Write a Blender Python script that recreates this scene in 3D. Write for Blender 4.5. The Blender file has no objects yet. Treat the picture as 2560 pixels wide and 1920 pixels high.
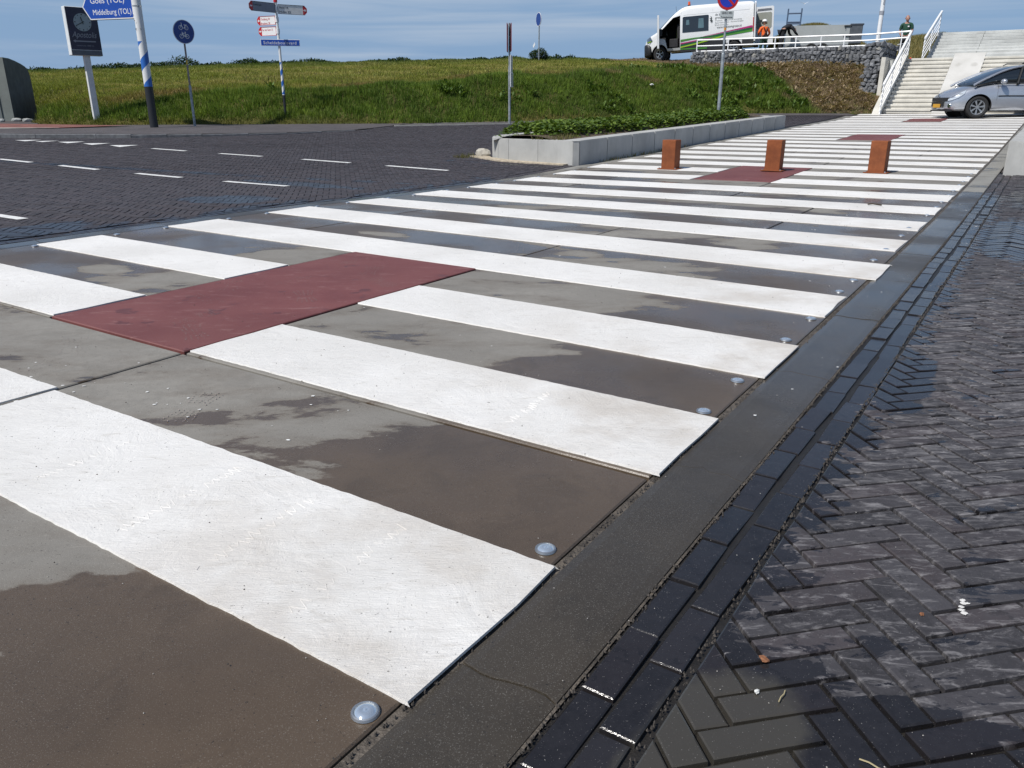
import bpy, bmesh, math, random
import numpy as np
from mathutils import Vector, Matrix, noise as mnoise
from math import sin, cos, pi, radians

random.seed(7); RNG = np.random.default_rng(11)
SC = bpy.context.scene
COL = SC.collection

# ------------------------------------------------------------------ camera
cam = bpy.data.cameras.new('camera'); camo = bpy.data.objects.new('camera', cam); COL.objects.link(camo)
cam.sensor_width = 36.0; cam.lens = 36.0 * 1983.0 / 2560.0; cam.clip_end = 3000; cam.clip_start = 0.05
camo.location = (0, 0, 1.0); camo.rotation_euler = (pi/2 - 0.3403, 0, 0)
SC.camera = camo
SC.render.resolution_x = 1024; SC.render.resolution_y = 768

# ------------------------------------------------------------------ light
SUN_AZ = math.atan2(-0.79, -0.61)          # azimuth from +Y towards +X
SUN_EL = radians(52)
SKY = 0.085
w = bpy.data.worlds.new('World'); SC.world = w; w.use_nodes = True
nt = w.node_tree; nt.nodes.clear()
N = nt.nodes.new; Lk = nt.links.new
out = N('ShaderNodeOutputWorld'); bg = N('ShaderNodeBackground'); sky = N('ShaderNodeTexSky')
sky.sky_type = 'NISHITA'; sky.sun_disc = False; sky.sun_elevation = SUN_EL; sky.sun_rotation = SUN_AZ % (2*pi)
sky.air_density = 1.0; sky.dust_density = 0.6; sky.ozone_density = 2.0
tc = N('ShaderNodeTexCoord'); mp = N('ShaderNodeMapping'); mp.inputs['Scale'].default_value = (1.0, 1.0, 22)
mp.inputs['Rotation'].default_value = (0.02, 0.035, 0.3)
n1 = N('ShaderNodeTexNoise'); n1.inputs['Scale'].default_value = 1.6; n1.inputs['Detail'].default_value = 7
n1.inputs['Roughness'].default_value = 0.55; n1.inputs['Distortion'].default_value = 0.5
r1 = N('ShaderNodeMapRange'); r1.interpolation_type = 'SMOOTHSTEP'
r1.inputs['From Min'].default_value = 0.42; r1.inputs['From Max'].default_value = 0.74; r1.inputs['To Max'].default_value = 0.72
sep = N('ShaderNodeSeparateXYZ'); r2 = N('ShaderNodeMapRange')
r2.inputs['From Min'].default_value = 0.25; r2.inputs['From Max'].default_value = 0.9; r2.inputs['To Min'].default_value = 1; r2.inputs['To Max'].default_value = 0.25
mu = N('ShaderNodeMath'); mu.operation = 'MULTIPLY'
cm = N('ShaderNodeMix'); cm.data_type = 'RGBA'; cm.inputs['B'].default_value = (5.4, 6.4, 7.8, 1)
tint = N('ShaderNodeMix'); tint.data_type = 'RGBA'; tint.blend_type = 'MULTIPLY'; tint.inputs['Factor'].default_value = 1
tint.inputs['B'].default_value = (0.80, 0.90, 1.0, 1)
Lk(tc.outputs['Generated'], mp.inputs['Vector']); Lk(mp.outputs[0], n1.inputs['Vector']); Lk(n1.outputs['Fac'], r1.inputs['Value'])
Lk(tc.outputs['Generated'], sep.inputs[0]); Lk(sep.outputs['Z'], r2.inputs['Value'])
Lk(r1.outputs[0], mu.inputs[0]); Lk(r2.outputs[0], mu.inputs[1])
Lk(sky.outputs[0], tint.inputs['A']); Lk(tint.outputs['Result'], cm.inputs['A']); Lk(mu.outputs[0], cm.inputs['Factor'])
hz = N('ShaderNodeMapRange'); hz.interpolation_type = 'SMOOTHSTEP'
hz.inputs['From Min'].default_value = 0.0; hz.inputs['From Max'].default_value = 0.42; hz.inputs['To Min'].default_value = 0.92; hz.inputs['To Max'].default_value = 0.0
hm = N('ShaderNodeMix'); hm.data_type = 'RGBA'; hm.inputs['B'].default_value = (2.75, 4.35, 6.9, 1)
Lk(sep.outputs['Z'], hz.inputs['Value']); Lk(hz.outputs[0], hm.inputs['Factor']); Lk(tint.outputs['Result'], hm.inputs['A']); Lk(hm.outputs['Result'], cm.inputs['A'])
Lk(cm.outputs['Result'], bg.inputs['Color']); bg.inputs['Strength'].default_value = SKY
Lk(bg.outputs[0], out.inputs['Surface'])
sl = bpy.data.lights.new('sun', 'SUN'); sl.energy = 4.7; sl.angle = radians(0.53); sl.color = (1.0, 0.96, 0.90)
so = bpy.data.objects.new('sun', sl); COL.objects.link(so)
sd = Vector((sin(SUN_AZ)*cos(SUN_EL), cos(SUN_AZ)*cos(SUN_EL), sin(SUN_EL)))
so.rotation_euler = (-sd).to_track_quat('-Z', 'Y').to_euler(); so.location = sd * 40
SC.view_settings.view_transform = 'Standard'; SC.view_settings.look = 'None'
SC.view_settings.exposure = 0.0; SC.view_settings.gamma = 1.0; SC.view_settings.use_curve_mapping = False

# ------------------------------------------------------------------ frame of the crossing and the lie of the land
X0, Y0, AZ, CW = -0.1914, 1.134, 0.5802, 5.32
DT = np.array([sin(AZ), cos(AZ)]); DN = np.array([-cos(AZ), sin(AZ)])
ZR = ([-30, 0, 4, 6, 8, 10, 12, 14, 16, 20, 24, 28, 31.4, 60], [0, 0, .005, .02, .045, .085, .12, .16, .205, .33, .45, .56, .67, .67])
ZL = ([-30, 0, 2, 4, 5, 6, 8, 9, 10, 11, 12, 13.3, 15, 16, 17, 19, 21, 23.3, 25.5, 27.7, 29.5, 31.4, 33.4, 60],
      [.02, .02, .027, .03, .03, .01, .004, .012, .03, .06, .085, .11, .15, .185, .21, .258, .305, .36, .41, .465, .53, .63, .67, .67])
def tn(x, y):
    dx, dy = x - X0, y - Y0
    return dx*DT[0] + dy*DT[1], dx*DN[0] + dy*DN[1]
def xy(t, n):
    return X0 + DT[0]*t + DN[0]*n, Y0 + DT[1]*t + DN[1]*n
def Htn(t, n):
    t = np.asarray(t, float); n = np.asarray(n, float)
    zr = np.interp(t, *ZR); zl = np.interp(t + .62*np.maximum(n - CW, 0), *ZL)
    f = np.clip(n / CW, 0, 1)
    return zr*(1 - f) + zl*f
def H(x, y): return Htn(*tn(x, y))
TOE = ([-200, -15.7, -14.5, -13, -3, .5, 5, 8.5, 11, 13.4, 200], [29.5, 29.3, 25.3, 24.4, 25.3, 26.6, 29.2, 30.5, 30.7, 30.4, 30.4])
def smooth(a, b, v):
    f = np.clip((v - a)/(b - a), 0, 1); return f*f*(3 - 2*f)
def dike(x, y):
    """height of the grass dike behind the toe line"""
    x = np.asarray(x, float); y = np.asarray(y, float)
    yt = np.interp(x, *TOE); zt = H(x, yt); s = y - yt
    yc = np.interp(x, [-25, 0, 8, 40], [44, 47, 52, 52])
    e = np.interp(x/yc, [-.6, -.3, 0, .17, .3], [.0335, .0425, .0480, .0470, .047])
    zc = 1 + e*yc
    k = np.interp(x, [-5, 8, 14], [.09, .07, .055])
    up = zc - k*(yc - np.minimum(y, yc)) - .12*np.maximum(y - yc - 1, 0)
    lo = zt + .50*np.maximum(s, 0)
    h = .25; d = lo - up                                    # soft minimum of bank and upper slope
    z = np.where(d < -h, lo, np.where(d > h, up, (lo + up)/2 - (d*d + h*h)/(4*h)))
    bump = .05*np.sin(x*1.3 + y*.7)*np.sin(y*1.1 - x*.5) + .04*np.sin(x*2.9 + 1)*np.sin(y*2.3)
    z = z + bump*smooth(.3, 2, s)
    return np.maximum(z, -1.0)
def on_dike(x, y): return y > np.interp(x, *TOE)
def terr(x, y):
    t, n = tn(x, y)
    z = np.where(on_dike(x, y), dike(x, y), H(x, y))
    return z

# ------------------------------------------------------------------ tags and mesh helpers
def tag(o, label=None, cat=None, group=None, kind=None):
    if label: o['label'] = label
    if cat: o['category'] = cat
    if group: o['group'] = group
    if kind: o['kind'] = kind
    return o
def empty(name, loc=(0, 0, 0), rz=0.0, label=None, cat=None, group=None):
    o = bpy.data.objects.new(name, None); COL.objects.link(o); o.location = loc; o.rotation_euler = (0, 0, rz)
    o.empty_display_size = .1
    return tag(o, label, cat, group)
def link(name, me, parent=None, mat=None, loc=None, rot=None):
    o = bpy.data.objects.new(name, me); COL.objects.link(o)
    if parent: o.parent = parent
    if mat is not None:
        me.materials.clear()
        for m in (mat if isinstance(mat, (list, tuple)) else [mat]): me.materials.append(m)
    if loc is not None: o.location = loc
    if rot is not None: o.rotation_euler = rot
    return o
def npmesh(name, V, F, uniform=4):
    me = bpy.data.meshes.new(name); V = np.asarray(V, np.float32); F = np.asarray(F, np.int32)
    me.vertices.add(len(V)); me.vertices.foreach_set('co', V.ravel())
    me.loops.add(F.size); me.loops.foreach_set('vertex_index', F.ravel())
    me.polygons.add(len(F)); me.polygons.foreach_set('loop_start', np.arange(0, F.size, F.shape[1], dtype=np.int32))
    me.update(calc_edges=True); me.validate(); return me
class MB:
    """collects boxes, tubes and prisms into one mesh"""
    def __init__(s): s.v = []; s.f = []; s.m = []
    def add(s, vs, fs, mi=0, M=None):
        o = len(s.v)
        for p in vs:
            p = Vector(p); s.v.append(tuple(M @ p if M is not None else p))
        for f in fs: s.f.append(tuple(o + i for i in f)); s.m.append(mi)
        return s
    def box(s, x0, y0, z0, x1, y1, z1, mi=0, M=None, c=0.0):
        if c <= 0:
            vs = [(x, y, z) for z in (z0, z1) for y in (y0, y1) for x in (x0, x1)]
            fs = [(0, 2, 3, 1), (4, 5, 7, 6), (0, 1, 5, 4), (2, 6, 7, 3), (0, 4, 6, 2), (1, 3, 7, 5)]
            return s.add(vs, fs, mi, M)
        bm = bmesh.new(); r = bmesh.ops.create_cube(bm, size=1)
        for v in bm.verts: v.co = Vector(((x0+x1)/2 + v.co.x*(x1-x0), (y0+y1)/2 + v.co.y*(y1-y0), (z0+z1)/2 + v.co.z*(z1-z0)))
        bmesh.ops.bevel(bm, geom=bm.edges[:], offset=c, segments=1, affect='EDGES')
        bm.verts.index_update(); s.add([v.co for v in bm.verts], [[v.index for v in f.verts] for f in bm.faces], mi, M); bm.free(); return s
    def prism(s, poly, a, b, axis='y', mi=0, M=None):
        """polygon (u,v) extruded a..b along axis; axis y: (u,*,v) ; x: (*,u,v) ; z: (u,v,*)"""
        def P(u, v, w):
            return {'y': (u, w, v), 'x': (w, u, v), 'z': (u, v, w)}[axis]
        n = len(poly); vs = [P(u, v, a) for u, v in poly] + [P(u, v, b) for u, v in poly]
        fs = [tuple(range(n)), tuple(range(2*n-1, n-1, -1))] + [(i, (i+1) % n + 0, (i+1) % n + n, i+n)[::-1] for i in range(n)]
        return s.add(vs, fs, mi, M)
    def tube(s, p, q, r, r2=None, seg=12, mi=0, cap=True, M=None):
        p = Vector(p); q = Vector(q); r2 = r if r2 is None else r2; d = (q - p).normalized()
        a = d.orthogonal().normalized(); b = d.cross(a)
        vs = [p + (a*cos(2*pi*i/seg) + b*sin(2*pi*i/seg))*r for i in range(seg)] + [q + (a*cos(2*pi*i/seg) + b*sin(2*pi*i/seg))*r2 for i in range(seg)]
        fs = [(i, (i+1) % seg, seg + (i+1) % seg, seg + i) for i in range(seg)]
        if cap: fs += [tuple(range(seg-1, -1, -1)), tuple(range(seg, 2*seg))]
        return s.add(vs, fs, mi, M)
    def path(s, pts, r, seg=8, mi=0, M=None):
        for i in range(len(pts)-1): s.tube(pts[i], pts[i+1], r, seg=seg, mi=mi, M=M)
        return s
    def disc(s, c, nrm, r, th=.004, seg=28, mi=0, ry=None, M=None):
        c = Vector(c); nrm = Vector(nrm).normalized(); return s.tube(c, c + nrm*th, r, seg=seg, mi=mi, M=M)
    def build(s, name, mat, parent=None, smooth_=False, loc=None, rot=None):
        me = bpy.data.meshes.new(name); me.from_pydata(s.v, [], s.f); me.update()
        bm = bmesh.new(); bm.from_mesh(me); bmesh.ops.recalc_face_normals(bm, faces=bm.faces[:]); bm.to_mesh(me); bm.free()
        o = link(name, me, parent, mat, loc, rot)
        if len(me.materials) > 1: me.polygons.foreach_set('material_index', s.m)
        if smooth_:
            me.polygons.foreach_set('use_smooth', [True]*len(me.polygons))
            try: me.set_sharp_from_angle(angle=radians(35))
            except Exception: pass
        return o

# ------------------------------------------------------------------ materials
class G:
    def __init__(s, name):
        s.m = bpy.data.materials.new(name); s.m.use_nodes = True; s.t = s.m.node_tree; s.b = s.t.nodes['Principled BSDF']
        s._pos = None
    def n(s, typ, **k):
        nd = s.t.nodes.new('ShaderNode' + typ)
        for a, v in k.items(): setattr(nd, a, v)
        return nd
    def l(s, a, b): s.t.links.new(a, b)
    def put(s, sock, v):
        if isinstance(v, bpy.types.NodeSocket): s.l(v, sock)
        else:
            if sock.type == 'RGBA' and len(v) == 3: v = (*v, 1)
            sock.default_value = v
    @property
    def pos(s):
        if s._pos is None: s._pos = s.n('NewGeometry').outputs['Position']
        return s._pos
    def obj(s): return s.n('TexCoord').outputs['Object']
    def math(s, op, a, b=0.0, c=None, clamp=False):
        nd = s.n('Math', operation=op, use_clamp=clamp); s.put(nd.inputs[0], a); s.put(nd.inputs[1], b)
        if c is not None: s.put(nd.inputs[2], c)
        return nd.outputs[0]
    def noise(s, scale, detail=4, rough=.55, vec=None, dist=0.0, stretch=None):
        nd = s.n('TexNoise'); nd.inputs['Scale'].default_value = scale; nd.inputs['Detail'].default_value = detail
        nd.inputs['Roughness'].default_value = rough; nd.inputs['Distortion'].default_value = dist
        v = vec if vec is not None else s.pos
        if stretch:
            mp = s.n('Mapping'); mp.inputs['Scale'].default_value = stretch[0]; mp.inputs['Rotation'].default_value = (0, 0, stretch[1]); s.l(v, mp.inputs[0]); v = mp.outputs[0]
        s.l(v, nd.inputs['Vector']); return nd.outputs['Fac']
    def step(s, v, a, b, lo=0., hi=1.):
        nd = s.n('MapRange', interpolation_type='SMOOTHSTEP'); s.put(nd.inputs['Value'], v)
        nd.inputs['From Min'].default_value = a; nd.inputs['From Max'].default_value = b
        nd.inputs['To Min'].default_value = lo; nd.inputs['To Max'].default_value = hi; return nd.outputs[0]
    def mix(s, f, a, b, blend='MIX'):
        nd = s.n('Mix', data_type='RGBA', blend_type=blend); s.put(nd.inputs['Factor'], f); s.put(nd.inputs['A'], a); s.put(nd.inputs['B'], b)
        return nd.outputs['Result']
    def bump(s, h, strength=.3, dist=.005, nrm=None):
        nd = s.n('Bump'); nd.inputs['Strength'].default_value = strength if not isinstance(strength, bpy.types.NodeSocket) else 1
        if isinstance(strength, bpy.types.NodeSocket): s.l(strength, nd.inputs['Strength'])
        nd.inputs['Distance'].default_value = dist; s.put(nd.inputs['Height'], h)
        if nrm is not None: s.l(nrm, nd.inputs['Normal'])
        return nd.outputs[0]
    def dot(s, vec3, off):
        nd = s.n('VectorMath', operation='DOT_PRODUCT'); s.l(s.pos, nd.inputs[0]); nd.inputs[1].default_value = vec3
        return s.math('ADD', nd.outputs['Value'], off)
    def tn(s):
        t = s.dot((DT[0], DT[1], 0), -(X0*DT[0] + Y0*DT[1])); n = s.dot((DN[0], DN[1], 0), -(X0*DN[0] + Y0*DN[1]))
        return t, n
    def set(s, **k):
        names = dict(color='Base Color', rough='Roughness', metal='Metallic', normal='Normal', spec='Specular IOR Level', trans='Transmission Weight',
                     ior='IOR', alpha='Alpha', emit='Emission Color', emits='Emission Strength', coat='Coat Weight', coatr='Coat Roughness', sub='Subsurface Weight')
        for a, v in k.items():
            s.put(s.b.inputs[names[a]], v)
        return s.m
def plain(name, col, rough=.6, metal=0., var=.12, vs=6., bump=.0, bs=80., spec=.5, coat=0., dirt=None):
    g = G(name); c = col
    if var > 0:
        f = g.noise(vs, 5, vec=g.obj()); lo = tuple(x*(1-var) for x in col); hi = tuple(min(1, x*(1+var)) for x in col)
        c = g.mix(g.step(f, .3, .7), lo, hi)
    if dirt:
        c = g.mix(g.step(g.noise(dirt[1], 6, .65, vec=g.obj()), .52, .72, 0, dirt[2]), c, dirt[0])
    k = dict(color=c, rough=rough, metal=metal, spec=spec)
    if coat: k['coat'] = coat; k['coatr'] = .05
    if bump: k['normal'] = g.bump(g.noise(bs, 4, vec=g.obj()), bump, .01)
    return g.set(**k)

def ell(g, t, n, lst):
    """sum of soft ellipses (t, n, rt, rn, weight)"""
    acc = None
    for (tc_, nc_, rt, rn, wt) in lst:
        a = g.math('MULTIPLY', g.math('SUBTRACT', t, tc_), 1/rt); b = g.math('MULTIPLY', g.math('SUBTRACT', n, nc_), 1/rn)
        q = g.math('SUBTRACT', 1.0, g.math('ADD', g.math('MULTIPLY', a, a), g.math('MULTIPLY', b, b)), clamp=True)
        q = g.math('MULTIPLY', q, wt); acc = q if acc is None else g.math('ADD', acc, q)
    return acc
def wet_slab(g):
    t, n = g.tn()
    right = g.math('MULTIPLY', g.math('SUBTRACT', .98, n), 1.5)
    right = g.math('MULTIPLY', g.math('MINIMUM', right, 1.0), g.step(t, 9.1, 9.6, 1, 0))
    left = g.math('MULTIPLY', g.math('MINIMUM', g.math('MULTIPLY', g.math('SUBTRACT', n, 3.55), 1.4), 1.0), g.step(t, 9.0, 10.5, 1, 0))
    e = ell(g, t, n, [(4.5, 1.5, .5, .9, .9), (3.9, 3.1, .35, 1.4, .9), (5.9, 1.6, .5, 1.9, .8), (6.9, 2.6, .35, 2.8, .8), (8.2, 2.8, .3, 2.6, .6),
                      (5.0, 3.2, .3, 1.2, .7), (10.1, 4.6, .3, .5, 1.0), (9.0, 4.2, .25, 1.3, .8), (7.9, .9, .4, 1.0, .8)])
    f = g.math('MAXIMUM', g.math('MAXIMUM', right, left), e)
    f = g.math('MAXIMUM', f, 0.0) if False else f
    nz = g.noise(1.7, 7, .62, dist=.25, stretch=((1.0, 2.2, 1), AZ))
    f = g.math('ADD', f, g.math('MULTIPLY', g.math('SUBTRACT', nz, .5), 2.1))
    dryn = ell(g, t, n, [(2.85, 3.55, .16, .22, 1.2), (3.9, 3.5, .14, .4, 1.1), (1.9, 4.15, .2, .35, .9)])
    f = g.math('SUBTRACT', f, dryn)
    g.damp = g.step(f, -.12, .30)
    return g.step(f, .16, .25), t, n

def mk_concrete(name, dry, wet, stria=False, wetfn=wet_slab, edge=0.):
    g = G(name); W_, t, n = wetfn(g)
    rnd = g.n('ObjectInfo').outputs['Random']
    big = g.step(g.noise(.9, 5, .6), .3, .7); fine = g.noise(240, 3, .7); mid = g.noise(28, 5, .6)
    c = g.mix(big, tuple(x*.86 for x in dry), tuple(x*1.12 for x in dry))
    c = g.mix(g.step(mid, .35, .65, 0, .5), c, tuple(x*.88 for x in dry))
    c = g.mix(g.math('MULTIPLY', g.math('ADD', rnd, -.5), .3, clamp=False), c, (1, 1, 1)) if False else c
    scuff = g.step(g.noise(6, 8, .75, dist=1.2, stretch=((1, 6, 1), .4)), .60, .72, 0, .35)
    c = g.mix(scuff, c, tuple(min(1, x*1.35) for x in dry))
    wc = g.mix(g.step(g.noise(1.3, 5, .6), .3, .7), tuple(x*.85 for x in wet), tuple(x*1.2 for x in wet))
    if getattr(g, 'damp', None) is not None: c = g.mix(g.math('MULTIPLY', g.damp, .38), c, wc)
    c = g.mix(W_, c, wc)
    blot = g.step(g.noise(4.2, 7, .7, dist=.6), .50, .62, 0, .35); c = g.mix(blot, c, g.mix(W_, tuple(x*.72 for x in dry), tuple(x*.62 for x in wet)))
    spk = g.step(g.noise(420, 2, .6), .60, .68, 0, .7); spk = g.math('MULTIPLY', spk, g.step(W_, 0, 1, 1, .38)); c = g.mix(spk, c, tuple(min(1, x*1.5) for x in dry))
    pit = g.step(g.noise(150, 4, .65), .635, .69, 0, .9); c = g.mix(pit, c, (.02, .018, .016))
    # thin sheet of water in the wet parts
    pud = g.math('MULTIPLY', W_, g.step(g.noise(1.1, 4, .5), .38, .62))
    ro = g.math('ADD', g.step(W_, 0, 1, .78, .40), g.math('MULTIPLY', pud, -.24))
    ro = g.math('ADD', ro, g.math('MULTIPLY', g.math('SUBTRACT', fine, .5), .12))
    hgt = g.math('ADD', g.math('MULTIPLY', fine, .5), g.math('MULTIPLY', mid, .6))
    st = g.step(pud, 0, 1, .35, .07)
    return g.set(color=c, rough=ro, normal=g.bump(hgt, st, .004), spec=g.step(W_, 0, 1, .35, .55))
# ------------------------------------------------------------------ surface materials
M_SLAB = mk_concrete('crossing concrete', (.222, .210, .188), (.088, .064, .043))
M_BAND = mk_concrete('kerb band concrete', (.25, .245, .225), (.048, .040, .030))
def mk_red():
    g = G('red concrete'); t, n = g.tn()
    c = g.mix(g.step(g.noise(2.2, 6), .3, .7), (.135, .040, .038), (.185, .060, .056))
    c = g.mix(g.step(g.noise(5, 8, .75, dist=1., stretch=((1, 4, 1), 1.2)), .54, .68, 0, .55), c, (.34, .20, .185))
    c = g.mix(g.step(g.noise(38, 8, .8, dist=2.), .62, .66, 0, .5), c, (.42, .30, .28)); ed = g.step(g.noise(1.1, 5, .6), .35, .7, 0, .4); c = g.mix(ed, c, (.13, .050, .044))
    c = g.mix(g.step(g.noise(60, 4, .6), .6, .72, 0, .5), c, (.10, .03, .03))
    dk = g.step(g.noise(4.5, 7, .68), .61, .64, 0, .65); c = g.mix(dk, c, (.09, .028, .026))
    return g.set(color=c, rough=g.step(dk, 0, 1, .62, .45), normal=g.bump(g.noise(220, 4, .6), .3, .004))
M_RED = mk_red()
def mk_paint():
    g = G('white road paint'); t, n = g.tn()
    c = g.mix(g.step(g.noise(1.4, 5), .3, .7), (.675, .66, .63), (.775, .762, .735))
    c = g.mix(g.step(g.noise(9, 8, .7, dist=.8, stretch=((1, 3.5, 1), .5)), .52, .78, 0, .55), c, (.44, .41, .36))
    nearr = g.math('MULTIPLY', g.step(n, 1.6, .1, 0, 1), g.step(t, 12, 3))
    c = g.mix(g.math('MULTIPLY', nearr, g.step(g.noise(2.2, 6, .6), .40, .66, 0, .6)), c, (.46, .41, .35))
    pit = g.step(g.noise(130, 4, .65), .655, .70, 0, .9); c = g.mix(pit, c, (.06, .055, .05))
    pit2 = g.step(g.noise(30, 5, .7), .70, .735, 0, .7); c = g.mix(pit2, c, (.10, .09, .08))
    st = g.noise(14, 7, .75, dist=2.2, stretch=((1, 7, 1), AZ + .3)); fine = g.noise(260, 3, .65)
    ridg = g.noise(3, 6, .7, dist=3.0)
    h = g.math('ADD', g.math('MULTIPLY', st, .9), g.math('MULTIPLY', fine, .25)); h = g.math('ADD', h, g.math('MULTIPLY', ridg, 1.6))
    return g.set(color=c, rough=.62, normal=g.bump(h, .55, .008), spec=.4)
M_PAINT = mk_paint()
M_PAINT2 = plain('worn line paint', (.70, .70, .68), .6, var=.15, vs=20, dirt=((.22, .21, .2), 14, .5))
def wet_brick(g):
    t, n = g.tn()
    a = g.math('MULTIPLY', g.math('ADD', n, .53), 4.6)          # wet towards the gutter rows
    a = g.math('MINIMUM', a, 1.0)
    b = g.step(t, .62, .30, 0, 1.25)
    f = g.math('MAXIMUM', a, b); f = g.math('MULTIPLY', f, g.step(t, 8.6, 9.8, 1, 0))
    e = ell(g, t, n, [(2.35, -.47, .5, .12, 1.1), (6.4, -.75, 1.3, .45, 1.2), (9.0, -1.2, 1.2, .9, 1.2)])
    f = g.math('MAXIMUM', f, e)
    nz = g.noise(5.5, 6, .65, dist=.6, stretch=((1, 2.6, 1), AZ + .8))
    f = g.math('ADD', f, g.math('MULTIPLY', g.math('SUBTRACT', nz, .5), 3.0))
    return g.step(f, .30, .42), t, n
def wet_road(g):
    t, n = g.tn()
    a = g.math('SUBTRACT', 1.0, g.math('MULTIPLY', g.math('SUBTRACT', n, CW), .9)); a = g.math('MULTIPLY', a, g.step(t, 8, 10.5, 1, 0))
    e = ell(g, t, n, [(4.8, 6.6, .6, .8, 1.3), (6.5, 7.3, .35, 1.6, 1.0), (2.2, 6.0, 1.2, .5, 1.2), (10.3, 7, .3, 2.0, .7)])
    # darker tyre tracks along the road
    tr = g.math('MAXIMUM', ell(g, g.math('ADD', t, g.math('MULTIPLY', n, .16)), n, [(8.35, 11, .22, 9, .75)]), 0.0)
    f = g.math('MAXIMUM', g.math('MAXIMUM', a, e), tr)
    nz = g.noise(1.2, 6, .6, dist=.4, stretch=((2.5, 1, 1), -AZ))
    f = g.math('ADD', f, g.math('MULTIPLY', g.math('SUBTRACT', nz, .5), 1.6))
    return g.step(f, .45, .75), t, n
def mk_brick(name, wetfn, rnd_attr, dry=(.040, .038, .042), lime=.62, red=.35, wetdark=.34, rwet=.17):
    g = G(name); W_, t, n = wetfn(g)
    if rnd_attr:
        a = g.n('Attribute'); a.attribute_name = 'rnd'; rnd = a.outputs['Fac']
    else: rnd = g.n('ObjectInfo').outputs['Random']
    wn = g.n('TexWhiteNoise'); wn.noise_dimensions = '1D'; g.l(rnd, wn.inputs['W']); r2_ = wn.outputs['Value']
    c = g.mix(rnd, tuple(x*.72 for x in dry), tuple(x*1.28 for x in dry))
    c = g.mix(g.math('MULTIPLY', g.step(r2_, .45, .95), red), c, (.066, .048, .050))
    c = g.mix(g.step(g.noise(45, 5, .65), .4, .7, 0, .5), c, tuple(x*1.5 for x in dry)); c = g.mix(g.step(g.noise(21, 6, .7), .56, .62, 0, .55), c, tuple(x*.45 for x in dry))
    lm = g.step(g.noise(13, 7, .72, dist=.8, stretch=((1, 3.2, 1), AZ + .5)), .50, .68, 0, lime)
    zone = g.math('MULTIPLY', g.step(t, .7, 1.8), g.step(t, 6.0, 3.8)); lm = g.math('ADD', lm, g.math('MULTIPLY', zone, g.step(g.noise(7, 7, .7, dist=1.2, stretch=((1, 4.5, 1), AZ + .5)), .46, .64, 0, .38)), clamp=True) if name.startswith('dark') else lm
    lm = g.math('MULTIPLY', lm, g.step(W_, 0, .6, 1, .0)); c = g.mix(lm, c, (.25, .24, .245))
    c = g.mix(g.math('MULTIPLY', W_, 1 - wetdark), c, (.009, .0085, .009))
    if name.startswith('dark'):
        silt_sheen = g.step(g.math('ADD', ell(g, t, n, [(.16, -.50, .34, .17, 1.4)]), g.math('MULTIPLY', g.math('SUBTRACT', g.noise(7, 5, .6), .5), 1.2)), .35, .75, 0, .75); c = g.mix(silt_sheen, c, (.062, .057, .047))  # silty puddle film, its greyish sheen painted into the colour
    spk = g.step(g.noise(300, 2, .6), .68, .73, 0, .6); c = g.mix(spk, c, (.28, .27, .26))
    grain = g.noise(190, 4, .65); mid = g.noise(26, 5, .6)
    ro = g.math('ADD', g.step(W_, 0, 1, .72, rwet), g.math('MULTIPLY', g.math('SUBTRACT', grain, .5), .2))
    h = g.math('ADD', g.math('MULTIPLY', grain, .5), mid)
    return g.set(color=c, rough=ro, normal=g.bump(h, g.step(W_, 0, 1, .5, .22), .004), spec=g.step(W_, 0, 1, .4, .5))
M_BR_O = mk_brick('dark paving brick', wet_brick, False)
M_BR_A = mk_brick('dark paving brick field', wet_brick, True)
M_RD_O = mk_brick('road brick', wet_road, False, (.040, .036, .041), .22, .3, .5, .30)
M_RD_A = mk_brick('road brick field', wet_road, True, (.040, .036, .041), .22, .3, .5, .30)
def mk_sand():
    g = G('wet joint sand'); c = g.mix(g.noise(40, 5), (.006, .006, .006), (.028, .024, .020))
    return g.set(color=c, rough=.5, normal=g.bump(g.noise(200, 3), .5, .004))
M_SAND = mk_sand()
M_MORTAR = plain('dirty joint mortar', (.085, .072, .058), .6, var=.5, vs=30, bump=.6, bs=120)
def mk_earth():
    g = G('soil under grass')
    c = g.mix(g.step(g.noise(.6, 6), .35, .65), (.045, .060, .016), (.10, .085, .03))
    return g.set(color=c, rough=.95, spec=.1, normal=g.bump(g.noise(12, 6), .6, .05))
M_EARTH = mk_earth()

# ------------------------------------------------------------------ ground sheet to the horizon
def axis(a, b, fine0, fine1, st, coarse):
    p = list(np.arange(fine0, fine1 + 1e-6, st)); 
    x = fine1; d = st
    while x < b: d *= 1.35; x += d; p.append(min(x, b))
    x = fine0; d = st
    while x > a: d *= 1.35; x -= d; p.insert(0, max(x, a))
    return np.array(p)
def sheet(name, gx, gy, zf, mat, kind='structure', parent=None):
    XX, YY = np.meshgrid(gx, gy); ZZ = zf(XX, YY)
    V = np.stack([XX.ravel(), YY.ravel(), ZZ.ravel()], 1); nx, ny = len(gx), len(gy)
    i = np.arange((nx-1)*(ny-1)); r, c_ = i // (nx-1), i % (nx-1); a = r*nx + c_
    me = npmesh(name, V, np.stack([a, a+1, a+nx+1, a+nx], 1))
    me.polygons.foreach_set('use_smooth', [True]*len(me.polygons))
    o = link(name, me, parent, mat)
    if kind: o['kind'] = kind
    return o
def zground(x, y):
    z = np.where(on_dike(x, y), dike(x, y) - .25, H(x, y) - .12)
    far = smooth(70, 110, np.hypot(x, y)); return z*(1-far) - 1.2*far
ground = sheet('ground', axis(-900, 900, -40, 45, 1.0, 1), axis(-500, 900, -12, 70, 1.0, 1), zground, M_EARTH)
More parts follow.
